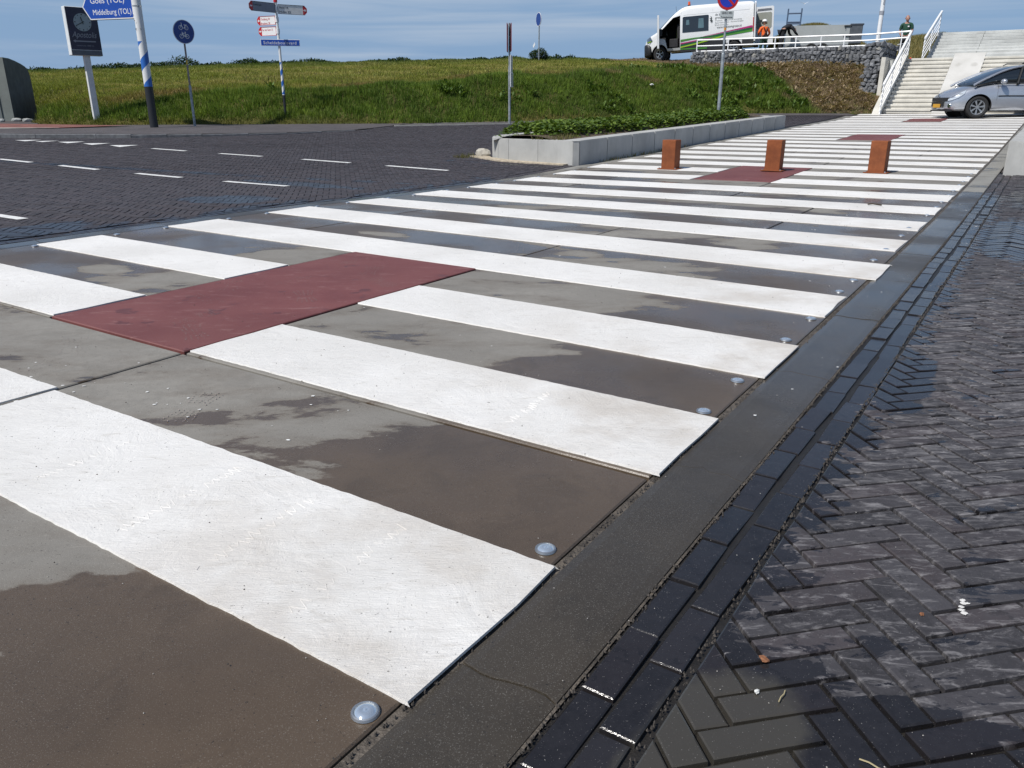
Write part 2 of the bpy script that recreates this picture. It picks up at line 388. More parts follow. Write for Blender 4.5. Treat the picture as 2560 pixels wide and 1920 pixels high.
# dike body, fine enough for a rolling turf surface, trimmed along its toe
gx = np.arange(-42, 62.01, .5); rows = np.concatenate([np.linspace(0, 3, 13)[:-1], np.linspace(3, 38, 71)])
XX, RR = np.meshgrid(gx, rows); YY = np.interp(XX, *TOE) + RR; ZZ = dike(XX, YY); ZZ[0] -= .02
nx, ny = len(gx), len(rows); i = np.arange((nx-1)*(ny-1)); r_, c_ = i//(nx-1), i % (nx-1); a = r_*nx + c_
me = npmesh('dike', np.stack([XX.ravel(), YY.ravel(), ZZ.ravel()], 1), np.stack([a, a+1, a+nx+1, a+nx], 1))
me.polygons.foreach_set('use_smooth', [True]*len(me.polygons))
dk = link('dike', me, None, M_EARTH); dk['kind'] = 'structure'

# sand bed below all loose paving (both sides of the crossing)
def strip(name, t0, t1, n0, n1, dz, mat, st=.5, parent=None, kind='structure', drop=None):
    ts = np.arange(t0, t1 + st*.5, st); ns = np.linspace(n0, n1, max(2, int(abs(n1-n0)/st)+1))
    T, Nn = np.meshgrid(ts, ns); X, Y = xy(T, Nn); Z = Htn(T, Nn) + dz
    nx, ny = len(ts), len(ns); i = np.arange((nx-1)*(ny-1)); r, c = i//(nx-1), i % (nx-1); a = r*nx + c
    F = np.stack([a, a+1, a+nx+1, a+nx], 1)
    me = npmesh(name, np.stack([X.ravel(), Y.ravel(), Z.ravel()], 1), F)
    if Vector(me.polygons[0].normal).z < 0: me.flip_normals()
    o = link(name, me, parent, mat)
    if kind: o['kind'] = kind
    return o

# ------------------------------------------------------------------ the crossing: slabs, red slabs, stripes, studs
crossing = empty('crossing'); crossing['kind'] = 'structure'
strip('slab_bed', -4, 33.0, -.02, CW + .02, -.045, M_SAND, parent=crossing, kind=None)
def slab_mesh(name, t0, t1, n0, n1, top, gap=.004, ch=.004, depth=.04, jit=None):
    """a slab that follows the lie of the land, with a small chamfer"""
    k = max(1, int(round((t1-t0)/.55))); ts = np.linspace(t0+gap, t1-gap, k+1); v = []; f = []
    def ring(dn, dt_, z):
        o = len(v)
        for i, t in enumerate(ts):
            tt = t + (dt_ if i == 0 else (-dt_ if i == k else 0))
            for nn in (n0+gap+dn, n1-gap-dn):
                x, y = xy(tt, nn); v.append((x, y, float(Htn(tt, nn)) + z))
        return o
    a = ring(ch, ch, top); b = ring(0, 0, top-ch); c = ring(0, 0, top-depth)
    for i in range(k): f.append((a+2*i, a+2*i+2, a+2*i+3, a+2*i+1))
    for (p, q) in ((a, b), (b, c)):
        for i in range(k):
            f.append((p+2*i, q+2*i, q+2*i+2, p+2*i+2)); f.append((p+2*i+1, p+2*i+3, q+2*i+3, q+2*i+1))
        f.append((p, p+1, q+1, q)); f.append((p+2*k, q+2*k, q+2*k+1, p+2*k+1))
    me = bpy.data.meshes.new(name); me.from_pydata(v, [], f); me.update()
    bm = bmesh.new(); bm.from_mesh(me); bmesh.ops.recalc_face_normals(bm, faces=bm.faces[:]); bm.to_mesh(me); bm.free()
    return me
SL = 2.13; T00 = 1.065
rows_ = []
for r in range(-2, 15):
    t0 = T00 + SL*r; t1 = t0 + SL
    if t0 > 31.3: break
    t1 = min(t1, 31.45)
    if r % 4 == 0: cuts = [0, 2.12, 3.18, CW]; red = True
    elif r % 2 == 0: cuts = [0, 1.08, 3.18, CW]; red = False
    else: cuts = [0, 2.12, 4.24, CW]; red = False
    for a_, b_ in zip(cuts[:-1], cuts[1:]):
        isred = red and abs(a_ - 2.12) < .01
        me = slab_mesh('slab', t0, t1, a_, b_, random.uniform(-.0015, .0015) + (.003 if isred else 0), gap=.008 if not isred else .010)
        o = link('red_slab' if isred else 'slab', me, crossing, M_RED if isred else M_SLAB)
    rows_.append((t0, t1, red))
link('slab', slab_mesh('slab', 31.45, 33.0, 4.60, CW, 0), crossing, M_SLAB)

def stripe_mesh(t0, t1, n0, n1, top=.0048, sd=0, notch=True, amp=.0035):
    ns = np.arange(n0, n1 + .0125, .025); ns[-1] = n1; m = len(ns)
    def nz(k, s_): return np.array([mnoise.fractal(Vector((x*s_, k*7.3 + sd, sd*1.7)), .7, 2.1, 5) for x in ns])
    a = t0 + nz(1, 3)*amp*.45 + nz(4, 45)*amp*.9; b = t1 + nz(2, 3)*amp*.45 + nz(5, 45)*amp*.9
    rowsT = [a - .0004, a + .0016, a + (b-a)*.33, a + (b-a)*.66, b - .0016, b + .0004]
    zs = [-.002, top, top, top, top, -.002]
    V = []
    for j, (tt, z) in enumerate(zip(rowsT, zs)):
        nn = ns.copy(); nn[0] += (.003 if 0 < j < 5 else 0) + random.uniform(-.006, .006); nn[-1] += random.uniform(-.006, .006)
        x, y = xy(tt, nn); zz = Htn(tt, nn) + z
        V.append(np.stack([x, y, zz], 1))
    V = np.concatenate(V); F = []
    for j in range(5):
        i = np.arange(m-1); p = j*m + i; F.append(np.stack([p, p+1, p+m+1, p+m], 1))
    F = np.concatenate(F).tolist(); V = V.tolist()
    for e_ in (0, m-1):                                      # close the two ends
        base = len(V)
        for j in range(6):
            p = list(V[j*m + e_]); p[2] = V[j*m+e_][2] - (0 if j in (0, 5) else top + .002); V.append(p)
        for j in range(5): F.append([j*m+e_, (j+1)*m+e_, base+j+1, base+j])
    me = bpy.data.meshes.new('stripe'); me.from_pydata(V, [], F); me.update()
    if me.polygons[m*2].normal.z < 0: me.flip_normals()
    return me
PER = 1.0591
REDS = [(t0, t1) for t0, t1, red in rows_ if red]
MEAS = {0: (.0, .52), 1: (1.092, 1.595), 2: (2.10, 2.60), 3: (3.18, 3.68)}
for k in range(-2, 30):
    t0 = k*PER; t1 = t0 + .52
    if k in MEAS: t0, t1 = MEAS[k]
    if t0 > 30.9: break
    segs = [(0.0, CW)] if k != 0 else [(0.0, 2.108), (2.128, CW)]
    for a_, b_ in REDS:
        if t0 > a_ - .25 and t1 < b_ + .1: segs = [(0.0, 2.115), (3.185, CW)]
    for (a_, b_) in segs:
        a2 = a_ + ((-.046 if k == 4 else (-.012 if k < 3 else .012)) if a_ == 0 else 0); b2 = b_ - (.03 if b_ == CW else 0)
        link('stripe', stripe_mesh(t0 + (.012 if a_ == 2.128 else 0), t1 + (.02 if a_ == 2.128 else 0), a2, b2, sd=k*3.1 + a_), crossing, M_PAINT)
# glass studs
def mk_glass():
    g = G('stud glass'); return g.set(color=(.80, .88, .93), rough=.06, metal=.75, spec=.8, coat=1.0)
M_GLASS = mk_glass(); M_STEEL = plain('galvanised steel', (.42, .44, .46), .42, .85, var=.15, vs=25)
b = MB()
prof = [(.0, .008), (.004, .0065), (.009, .0078), (.015, .0066), (.018, .004), (.0205, .002)]
seg = 20
vs = []; fs = []
for j, (r, z) in enumerate(prof):
    for i in range(seg): vs.append((r*cos(2*pi*i/seg), r*sin(2*pi*i/seg), z))
for j in range(len(prof)-1):
    for i in range(seg): fs.append((j*seg+i, j*seg+(i+1) % seg, (j+1)*seg+(i+1) % seg, (j+1)*seg+i))
b.add(vs, fs, 0)
vs = []; fs = []
for r, z in ((.0205, .002), (.0215, .0045), (.0245, .0035), (.026, -.001)):
    for i in range(seg): vs.append((r*cos(2*pi*i/seg), r*sin(2*pi*i/seg), z))
for j in range(3):
    for i in range(seg): fs.append((j*seg+i, j*seg+(i+1) % seg, (j+1)*seg+(i+1) % seg, (j+1)*seg+i))
b.add(vs, fs, 1)
stud0 = b.build('road_stud', [M_GLASS, M_STEEL], crossing, True)
studs = [(-.055, .04), (.575, .053), (1.638, .058), (2.014, .064), (2.673, .062), (3.113, .06), (3.807, .075), (4.16, .07), (4.884, .085), (5.351, .086), (6.049, .09), (6.489, .098)]
for k in range(7, 12):
    for e_ in (-.06, .58): studs.append((k*PER + e_, .07))
for k in range(-1, 11):
    for e_ in (-.055, .575): studs.append((k*PER + e_, CW - .075))
for i, (t, n) in enumerate(studs):
    x, y = xy(t, n); o = stud0 if i == 0 else stud0.copy()
    if i: COL.objects.link(o); o.parent = crossing
    o.location = (x, y, float(Htn(t, n)) + .001); o.rotation_euler = (0, 0, i*1.3)

# ------------------------------------------------------------------ concrete bands beside the crossing
def band(name, n0, n1, t_start, t_end):
    root = empty(name); root['kind'] = 'structure'
    t = t_start; cuts = []
    while t < t_end: cuts.append(t); t += random.uniform(.98, 1.10) if t > 3 else 1.04
    cuts.append(t_end)
    KN = 9
    lines = [np.cumsum(np.r_[0, [random.gauss(0, .009) for _ in range(KN-1)]]) for _ in cuts]
    lines = [l_ - np.linspace(0, l_[-1], KN) for l_ in lines]
    for q_, (a_, b_) in enumerate(zip(cuts[:-1], cuts[1:])):
        ns_ = np.linspace(n0 + .002, n1 - .002, KN); tsx = [a_ + .0012 + lines[q_], a_ + .004 + lines[q_], None, None, b_ - .004 + lines[q_+1], b_ - .0012 + lines[q_+1]]
        tsx[2] = tsx[1] + (tsx[4]-tsx[1])*.33; tsx[3] = tsx[1] + (tsx[4]-tsx[1])*.66; dz = random.uniform(-.002, .001) - .003; V = []
        for r_, tt in enumerate(tsx):
            x_, y_ = xy(tt, ns_); z_ = Htn(tt, ns_) + dz - (.0008 if r_ in (0, 5) else 0); V += [(x_[i_], y_[i_], z_[i_] - (.003 if i_ in (0, KN-1) else 0)) for i_ in range(KN)]
        F = [(r_*KN+i_, r_*KN+i_+1, (r_+1)*KN+i_+1, (r_+1)*KN+i_) for r_ in range(5) for i_ in range(KN-1)]
        peri = [i_ for i_ in range(KN)] + [r_*KN+KN-1 for r_ in range(1, 6)] + [5*KN+i_ for i_ in range(KN-2, -1, -1)] + [r_*KN for r_ in range(4, 0, -1)]; o_ = len(V)
        V += [(V[p_][0], V[p_][1], V[p_][2] - .04) for p_ in peri]; m_ = len(peri); F += [(peri[i_], peri[(i_+1) % m_], o_+(i_+1) % m_, o_+i_) for i_ in range(m_)]
        me = bpy.data.meshes.new('kerb_slab'); me.from_pydata(V, [], F); me.update(); bm = bmesh.new(); bm.from_mesh(me); bmesh.ops.recalc_face_normals(bm, faces=bm.faces[:]); bm.to_mesh(me); bm.free()
        if me.polygons[KN].normal.z < 0: me.flip_normals()
        link('kerb_slab', me, root, M_BAND)
    strip('mortar_bed', t_start, t_end, n0 - .005, n1 + .022, -.009, M_MORTAR, parent=root, kind=None)
    return root
band('pavement_band', -.225, -.016, -2.97, 31)
band('road_band', CW + .016, CW + .24, -3, 31)

# ------------------------------------------------------------------ bricks
BL, BWd, BG = .200, .0615, .0075
def clip(poly, a, b_, c):
    """keep a*x+b*y<=c"""
    out_ = []
    for i in range(len(poly)):
        p, q = poly[i], poly[(i+1) % len(poly)]; dp = a*p[0]+b_*p[1]-c; dq = a*q[0]+b_*q[1]-c
        if dp <= 0: out_.append(p)
        if (dp < 0) != (dq < 0) and abs(dp-dq) > 1e-9:
            s_ = dp/(dp-dq); out_.append((p[0]+(q[0]-p[0])*s_, p[1]+(q[1]-p[1])*s_))
    return out_
def inset(poly, d):
    n_ = len(poly); res = []
    cx = sum(p[0] for p in poly)/n_; cy = sum(p[1] for p in poly)/n_
    for i in range(n_):
        p0, p1, p2 = poly[i-1], poly[i], poly[(i+1) % n_]
        e1 = Vector((p1[0]-p0[0], p1[1]-p0[1])); e2 = Vector((p2[0]-p1[0], p2[1]-p1[1]))
        if e1.length < 1e-5 or e2.length < 1e-5: res.append((p1[0]+(cx-p1[0])*.03, p1[1]+(cy-p1[1])*.03)); continue
        e1.normalize(); e2.normalize(); n1_ = Vector((-e1.y, e1.x)); n2_ = Vector((-e2.y, e2.x))
        if n1_.dot(Vector((cx-p1[0], cy-p1[1]))) < 0 and n2_.dot(Vector((cx-p1[0], cy-p1[1]))) < 0: n1_ = -n1_; n2_ = -n2_
        bs = n1_+n2_; L_ = bs.length
        if L_ < .2: res.append((p1[0]+(cx-p1[0])*.1, p1[1]+(cy-p1[1])*.1)); continue
        bs /= L_; dd = d/max(.35, bs.dot(n1_)); res.append((p1[0]+bs.x*dd, p1[1]+bs.y*dd))
    return res
def brick_geo(poly, ch=.0035, depth=.03, zf=.55):
    """verts (u,v,z) and faces of a worn brick with outline poly"""
    n_ = len(poly); p2 = inset(poly, ch)
    v = [(x, y, 0.) for x, y in p2] + [(x, y, -ch*zf) for x, y in poly] + [(x, y, -depth) for x, y in poly]
    f = [tuple(range(n_))] + [(i, (i+1) % n_, n_+(i+1) % n_, n_+i) for i in range(n_)] + [(n_+i, n_+(i+1) % n_, 2*n_+(i+1) % n_, 2*n_+i) for i in range(n_)]
    return v, f
def herring(u0, u1, v0, v1):
    """herringbone at 45 degrees to (t,n); yields polygons in (t,n)"""
    a = BWd + BG; Lc = 3*a; res = []
    m = int(max(abs(u0), abs(u1), abs(v0), abs(v1))/a*1.5) + 6
    s2 = 1/math.sqrt(2)
    cu, cv = (u0+u1)/2, (v0+v1)/2
    lim = max(u1-u0, v1-v0)*.75 + .5
    for i in range(-m*2, m*2):
        for j in range(-m, m):
            # cells: horizontal brick starts where (i - j) % 6 == 0 ; vertical where (i - j) % 6 == 5
            q = (i - j) % 6
            if q == 0: rect = (i*a, j*a, i*a + 3*a - BG, j*a + a - BG)
            elif q == 3: rect = (i*a, j*a - 2*a, i*a + a - BG, j*a + a - BG)
            else: continue
            yield rect
def herring_list(t0, t1, n0, n1, sh=None):
    a = BWd + BG; s2 = 1/math.sqrt(2)
    # rotated coordinates p=(t+n)/sqrt2, q=(n-t)/sqrt2
    cs = [((t+n)*s2, (n-t)*s2) for t in (t0, t1) for n in (n0, n1)]
    p0 = min(c[0] for c in cs) - .3; p1 = max(c[0] for c in cs) + .3; q0 = min(c[1] for c in cs) - .3; q1 = max(c[1] for c in cs) + .3
    out_ = []
    if sh: q0, q1 = -q1 - abs(sh[1]) - 1, -q0 + abs(sh[1]) + 1; p0 -= 1; p1 += 1
    for j in range(int(q0/a), int(q1/a)+1):
        for i in range(int(p0/a), int(p1/a)+1):
            q = (i - j) % 6
            if q == 0: rc = (i*a, j*a, 3*a - BG, a - BG, 0)
            elif q == 3: rc = (i*a, (j-2)*a, a - BG, 3*a - BG, 1)
            else: continue
            x, y, w_, h_, o_ = rc; cx, cy = x + w_/2, y + h_/2
            if sh: cx, cy = cx + sh[0], sh[1] - cy
            t = (cx-cy)*s2; n = (cx+cy)*s2
            if t0-.15 <= t <= t1+.15 and n0-.15 <= n <= n1+.15: out_.append((t, n, o_))
    return out_
def brick_poly(t, n, o_):
    """four corners in (t,n) of a herringbone brick centred t,n"""
    s2 = 1/math.sqrt(2); h = .5*(3*(BWd+BG)-BG); k = .5*BWd
    hw, hh = (h, k) if o_ == 0 else (k, h)
    return [(t + (dx-dy)*s2, n + (dx+dy)*s2) for dx, dy in ((-hw, -hh), (hw, -hh), (hw, hh), (-hw, hh))]
def pave(name, root, cells, clips, matO, matA, keep, camxy=(0, 0), fieldname='brick_field', uneven=.0022):
    """nearest `keep` bricks as parts, the rest one stuff part"""
    items = []
    for (t, n, o_) in cells:
        poly = brick_poly(t, n, o_); cut = False
        for (a_, b_, c_) in clips:
            if any(a_*p[0]+b_*p[1] > c_ for p in poly): poly = clip(poly, a_, b_, c_); cut = True
            if len(poly) < 3: break
        if len(poly) < 3: continue
        ar = abs(sum(poly[i-1][0]*poly[i][1]-poly[i][0]*poly[i-1][1] for i in range(len(poly))))/2
        if ar < .0012: continue
        x, y = xy(t, n); items.append((math.hypot(x-camxy[0], y-camxy[1]), t, n, o_, poly, cut, keep_score(x, y)))
    items.sort(key=lambda q: q[6])
    shared = {}
    V = []; F = []; R = []
    for idx, (d_, t, n, o_, poly, cut, sc_) in enumerate(items):
        ct, cn = t, n; x, y = xy(ct, cn); z = float(Htn(ct, cn)) + random.uniform(-uneven, uneven)
        loc = [(p[0]-ct, p[1]-cn) for p in poly]
        gxy = [(DT[0]*p+DN[0]*q, DT[1]*p+DN[1]*q) for p, q in loc]
        if idx < keep and sc_ < 1e5:
            if cut: vv, ff = brick_geo(gxy)
            else:
                key = (o_, random.randrange(3))
                if key not in shared:
                    jj = [(p[0]*random.uniform(.985, 1.0), p[1]*random.uniform(.985, 1.0)) for p in gxy]; vv, ff = brick_geo(jj, random.uniform(.003, .005))
                    me = bpy.data.meshes.new('brick'); me.from_pydata(vv, [], ff); me.materials.append(matO); me.update(); shared[key] = me
                me = shared[key]; vv = None
            if vv is not None:
                me = bpy.data.meshes.new('brick'); me.from_pydata(vv, [], ff); me.materials.append(matO); me.update()
            o = bpy.data.objects.new('brick', me); COL.objects.link(o); o.parent = root
            gx_ = (float(H(x+.1, y))-float(H(x-.1, y)))/.2; gy_ = (float(H(x, y+.1))-float(H(x, y-.1)))/.2
            o.location = (x, y, z); o.rotation_euler = (gy_ + random.gauss(0, .010), -gx_ + random.gauss(0, .010), random.gauss(0, .012))
        else:
            vv, ff = brick_geo(gxy); tx, ty = random.gauss(0, .008), random.gauss(0, .008); o0 = len(V)
            for p in vv:
                px, py = x+p[0], y+p[1]
                V.append((px, py, z + float(0) + p[2] + p[0]*tx + p[1]*ty)); 
            rv = random.random()
            for f_ in ff[:1+2*len(poly)][:1+len(poly)*2]: F.append([o0+i for i in f_]); R.append(rv)
    if V:
        V = np.array(V)
        me = bpy.data.meshes.new(fieldname); me.from_pydata(V.tolist(), [], F); me.update()
        at = me.attributes.new('rnd', 'FLOAT', 'FACE'); at.data.foreach_set('value', R)
        o = link(fieldname, me, root, matA); o['kind'] = 'stuff'
def fix_normals(root):
    pass
def keep_score(x, y):
    """0.. = distance for bricks in the picture, large for those outside it"""
    f_ = Vector((0, cos(.3403), -sin(.3403))); u_ = Vector((0, sin(.3403), cos(.3403))); d_ = Vector((x, y, -1.0 + float(H(x, y))))
    z_ = d_.dot(f_)
    if z_ < .1: return 1e6
    a_ = d_.x/z_*1983/1280; b__ = d_.dot(u_)/z_*1983/960
    return (z_ if abs(a_) < 1.04 and abs(b__) < 1.04 else 1e6)
# right-hand pavement
pave_r = empty('pavement'); pave_r['kind'] = 'structure'
strip('joint_sand', -2.5, 12.2, -3.6, -.22, -.014, M_SAND, parent=pave_r, kind=None)
ROW1, ROW2 = -.274, -.3545
cells = herring_list(-1.5, 12.0, -3.0, -.402, (-.1628, -.4783))
pave('pavement', pave_r, cells, [(0, 1, -.402)], M_BR_O, M_BR_A, 297)
gut = empty('gutter_course'); gut['kind'] = 'structure'
def gutter(root, ncs, t0, t1, mat, keep=True, first=(0.0, 0.0)):
    sh = []
    for k in range(4):
        L_ = .2040*random.uniform(.99, 1.0); B_ = .0655*random.uniform(.96, 1.02)
        poly = [(-L_/2, -B_/2), (L_/2, -B_/2), (L_/2, B_/2), (-L_/2, B_/2)]
        vv, ff = brick_geo([(DT[0]*p+DN[0]*q, DT[1]*p+DN[1]*q) for p, q in poly], .0030, zf=.74)
        me = bpy.data.meshes.new('brick'); me.from_pydata(vv, [], ff); me.materials.append(mat); me.update(); sh.append(me)
    for r_i, nc in enumerate(ncs):
        t = t0 + first[r_i]
        while t < t1:
            tc_ = t + .1; wob = .006*sin(tc_*1.7 + r_i) if tc_ < 6 else 0
            o = bpy.data.objects.new('brick', random.choice(sh)); COL.objects.link(o); o.parent = root
            nn = nc + wob + random.gauss(0, .0025); x, y = xy(tc_, nn)
            gx_ = (float(H(x+.1, y))-float(H(x-.1, y)))/.2; gy_ = (float(H(x, y+.1))-float(H(x, y-.1)))/.2
            o.location = (x, y, float(Htn(tc_, nn)) - .004 + random.uniform(-.003, .003))
            o.rotation_euler = (gy_ + random.gauss(0, .012), -gx_ + random.gauss(0, .014), random.gauss(0, .016))
            t += .2095 + random.uniform(-.002, .002)
gutter(gut, [ROW1, ROW2], -1.89, 11.6, M_BR_O, first=(.0145, .1445))
gutl = empty('road_gutter_course'); gutl['kind'] = 'structure'
gutter(gutl, [CW+.28, CW+.352], 1.0, 10.6, M_RD_O, first=(.0, .1))

# road on the left
road = empty('road'); road['kind'] = 'structure'
strip('joint_sand', -3.0, 33, CW + .23, 26, -.012, M_SAND, parent=road, kind=None)
cells = herring_list(-1, 33, CW + .392, 22)
def poly_in(x, y):                    # what the view can see, with a margin, up to the kerb and the foot of the dike
    if y > float(np.interp(x, *TOE)) - (.2 if x > -2 else 1.0): return False
    if x < -3.9 and y > float(np.interp(x, [-16, -12.05, -11.12, -9.7, -8.88, -7.41, -6.43, -5.6, -3.9], [19.9, 19.54, 19.37, 19.36, 19.35, 19.86, 20.29, 20.74, 22.5])) - .02: return False
    return keep_score(x, y - .3) < 1e5 or keep_score(x, y + .3) < 1e5
cells = [c for c in cells if not (10.9 < c[0] < 22.4 and c[1] < 7.5) and poly_in(*xy(c[0], c[1]))]
pave('road', road, cells, [(0, -1, -(CW + .392))], M_RD_O, M_RD_A, 297)
# ------------------------------------------------------------------ kerb, footway and cycle path beyond the road
def polyline_strip(name, A, B, dzA, dzB, mat, parent=None, kind='structure', nseg=60, nw=6, base=None):
    """surface between two polylines given as lists of (x,y)"""
    def res(P):
        P = np.array(P, float); d = np.r_[0, np.cumsum(np.hypot(*np.diff(P, axis=0).T))]; s = np.linspace(0, d[-1], nseg)
        return np.interp(s, d, P[:, 0]), np.interp(s, d, P[:, 1])
    ax, ay = res(A); bx, by = res(B); f = np.linspace(0, 1, nw)[:, None]
    X = ax*(1-f) + bx*f; Y = ay*(1-f) + by*f; da = np.broadcast_to(np.asarray(dzA, float), (nseg,)); db = np.broadcast_to(np.asarray(dzB, float), (nseg,))
    Z = (base or H)(X, Y) + da*(1-f) + db*f
    i = np.arange((nseg-1)*(nw-1)); r, c = i//(nseg-1), i % (nseg-1); a = r*nseg + c
    me = npmesh(name, np.stack([X.ravel(), Y.ravel(), Z.ravel()], 1), np.stack([a, a+1, a+nseg+1, a+nseg], 1))
    if me.polygons[0].normal.z < 0: me.flip_normals()
    o = link(name, me, parent, mat)
    if kind: o['kind'] = kind
    return o
def mk_paver(name, col, scale=(5, 10)):
    g = G(name); br = g.n('TexBrick'); br.inputs['Scale'].default_value = 1; br.inputs['Brick Width'].default_value = .21; br.inputs['Row Height'].default_value = .105
    br.inputs['Mortar Size'].default_value = .006; g.l(g.pos, br.inputs['Vector'])
    br.inputs['Color1'].default_value = (*[x*.8 for x in col], 1); br.inputs['Color2'].default_value = (*[x*1.25 for x in col], 1); br.inputs['Mortar'].default_value = (*[x*.4 for x in col], 1)
    c = g.mix(g.step(g.noise(.8, 6), .4, .7, 0, .4), br.outputs['Color'], tuple(x*1.5 for x in col))
    return g.set(color=c, rough=.8, normal=g.bump(br.outputs['Fac'], -.4, .004))
M_PAVER = mk_paver('footway pavers', (.075, .066, .066)); M_REDP = plain('red cycle path', (.19, .075, .06), .85, var=.2, vs=3)
M_KERB = plain('kerb concrete', (.10, .105, .115), .7, var=.25, vs=9, dirt=((.3, .3, .3), 3, .35)); M_PALE = plain('pale edging', (.36, .35, .32), .8, var=.2, vs=5)
KB = [(-16, 20.1), (-12.05, 19.54), (-11.12, 19.37), (-9.7, 19.36), (-8.88, 19.35), (-7.41, 19.86), (-6.43, 20.29), (-5.6, 20.74), (-4.2, 22.3)]
nsg = 60; fade = np.clip(np.linspace(1.9, 0, nsg), 0, 1)
foot = polyline_strip('footpath', [(x, y + .12) for x, y in KB], [(-18, 29.6), (-15.7, 29.4), (-14.45, 25.4), (-13, 24.55), (-8, 24.9), (-3.0, 25.4)], .085*fade + .006, .02, M_PAVER, nw=16)
foot.data['x'] = 0
kerb = empty('kerb'); kerb['kind'] = 'structure'
def along(P, step):
    P = [Vector((*p, 0)) for p in P]; out_ = []; acc = 0
    pts = [P[0]]
    for p, q in zip(P[:-1], P[1:]):
        L_ = (q-p).length; k = max(1, int(round(L_/step)))
        for i in range(1, k+1): pts.append(p.lerp(q, i/k))
    return pts
kp = along(KB, .95); nk = len(kp) - 1
for i in range(nk):
    p, q = kp[i], kp[i+1]; hgt = .09*min(1, max(.06, (nk - i - .5)/nk*1.9)); d = (q-p).normalized(); nrm = Vector((-d.y, d.x, 0))
    m = MB(); z0 = float(H(p.x, p.y)); z1 = float(H(q.x, q.y)); g_ = d*.005; c_ = .012
    def sec(pt, z): return [pt + Vector((0, 0, z - .05)), pt + Vector((0, 0, z + hgt - c_)), pt + nrm*c_ + Vector((0, 0, z+hgt)), pt + nrm*.14 + Vector((0, 0, z+hgt)), pt + nrm*.14 + Vector((0, 0, z-.05))]
    a = sec(p + g_, z0); b = sec(q - g_, z1)
    m.add(a + b, [(j, (j+1) % 5, 5+(j+1) % 5, 5+j) for j in range(5)] + [(4, 3, 2, 1, 0), (5, 6, 7, 8, 9)])
    m.build('kerb_stone', M_KERB, kerb)
def zfoot(x, y): return H(x, y) + .05
polyline_strip('cycle_path', [(-18, 22.6), (-13.8, 22.2), (-12.3, 22.1), (-10.8, 23.35)], [(-18, 25.2), (-15.3, 24.6), (-12.4, 23.85), (-10.6, 23.45)], .052, .045, M_REDP, base=lambda x, y: H(x, y) + .02)
polyline_strip('path_edging', [(-18, 21.8), (-13.9, 21.7), (-12.0, 22.05)], [(-18, 22.6), (-13.8, 22.2), (-12.0, 22.1)], .06, .06, M_PALE, base=lambda x, y: H(x, y) + .02)
toe_ = lambda xs, d: [(x, float(np.interp(x, *TOE)) - d) for x in xs]
xs = [-3.2, -1, .5, 2, 3.5, 5, 6.7, 8.5, 10.5, 12.2]
polyline_strip('footway', toe_(xs, 1.05), toe_(xs, -.02), .010, .012, M_PAVER)
edg = empty('footway_edging'); edg['kind'] = 'structure'
def edge_line(xs, d, wd=.09, h=.02, mat=M_PALE, top=11.5):
    pts = along(toe_(xs, d), 1.0)
    for p, q in zip(pts[:-1], pts[1:]):
        m = MB(); dd = (q-p).normalized(); nn = Vector((-dd.y, dd.x, 0))*wd; z0 = float(H(p.x, p.y)); z1 = float(H(q.x, q.y)); g_ = dd*.006
        def s4(pt, z): return [pt + Vector((0, 0, z-.03)), pt + Vector((0, 0, z+h)), pt + nn + Vector((0, 0, z+h)), pt + nn + Vector((0, 0, z-.03))]
        m.add(s4(p+g_, z0) + s4(q-g_, z1), [(j, (j+1) % 4, 4+(j+1) % 4, 4+j) for j in range(4)] + [(3, 2, 1, 0), (4, 5, 6, 7)]); m.build('edging_stone', mat, edg)
edge_line([-3.2, -1, .5, 2.2], .03); edge_line([-3.4, -1, .5, 2, 3.5, 5], 1.12, h=.03)

# ------------------------------------------------------------------ painted lines on the road
marks = empty('road_marking'); marks['kind'] = 'structure'
def quad_mark(name, pts, mat=M_PAINT2, dz=.0045, sub=6):
    """pts: polygon (t,n), four or three corners, follows the road"""
    bm = bmesh.new()
    vs = [bm.verts.new((p[0], p[1], 0)) for p in pts]; f = bm.faces.new(vs)
    bmesh.ops.subdivide_edges(bm, edges=bm.edges[:], cuts=sub, use_grid_fill=True)
    for v in bm.verts:
        t, n = v.co.x, v.co.y; x, y = xy(t, n); v.co = (x, y, float(Htn(t, n)) + dz)
    me = bpy.data.meshes.new(name); bm.normal_update(); bm.to_mesh(me); bm.free()
    if len(me.polygons) and me.polygons[0].normal.z < 0: me.flip_normals()
    return link(name, me, marks, mat)
def dash(tc_, n0, n1, wd=.10): quad_mark('dash', [(tc_-wd/2, n0), (tc_+wd/2, n0), (tc_+wd/2, n1), (tc_-wd/2, n1)])
for n0, n1 in ((13.25, 14.31), (11.07, 12.23), (8.91, 10.02), (6.87, 8.1)): dash(9.05, n0, n1)
for n0, n1 in ((15.6, 16.6), (13.44, 14.5), (11.49, 12.55), (9.42, 10.47), (7.25, 8.47)): dash(6.22, n0, n1)
for n0, n1 in ((6.74, 7.8), (8.9, 9.95)): dash(2.73, n0, n1)
for (la, ra, ap) in (((9.01, 15.74), (9.38, 15.28), (8.9, 15.2)), ((8.95, 16.62), (9.32, 16.2), (8.86, 16.14)), ((8.89, 17.51), (9.27, 17.09), (8.8, 16.95)),
                     ((8.72, 18.12), (9.11, 17.85), (8.68, 17.75)), ((8.64, 18.83), (9.02, 18.42), (8.6, 18.3))):
    quad_mark('shark_tooth', [la, ra, ap], sub=3)

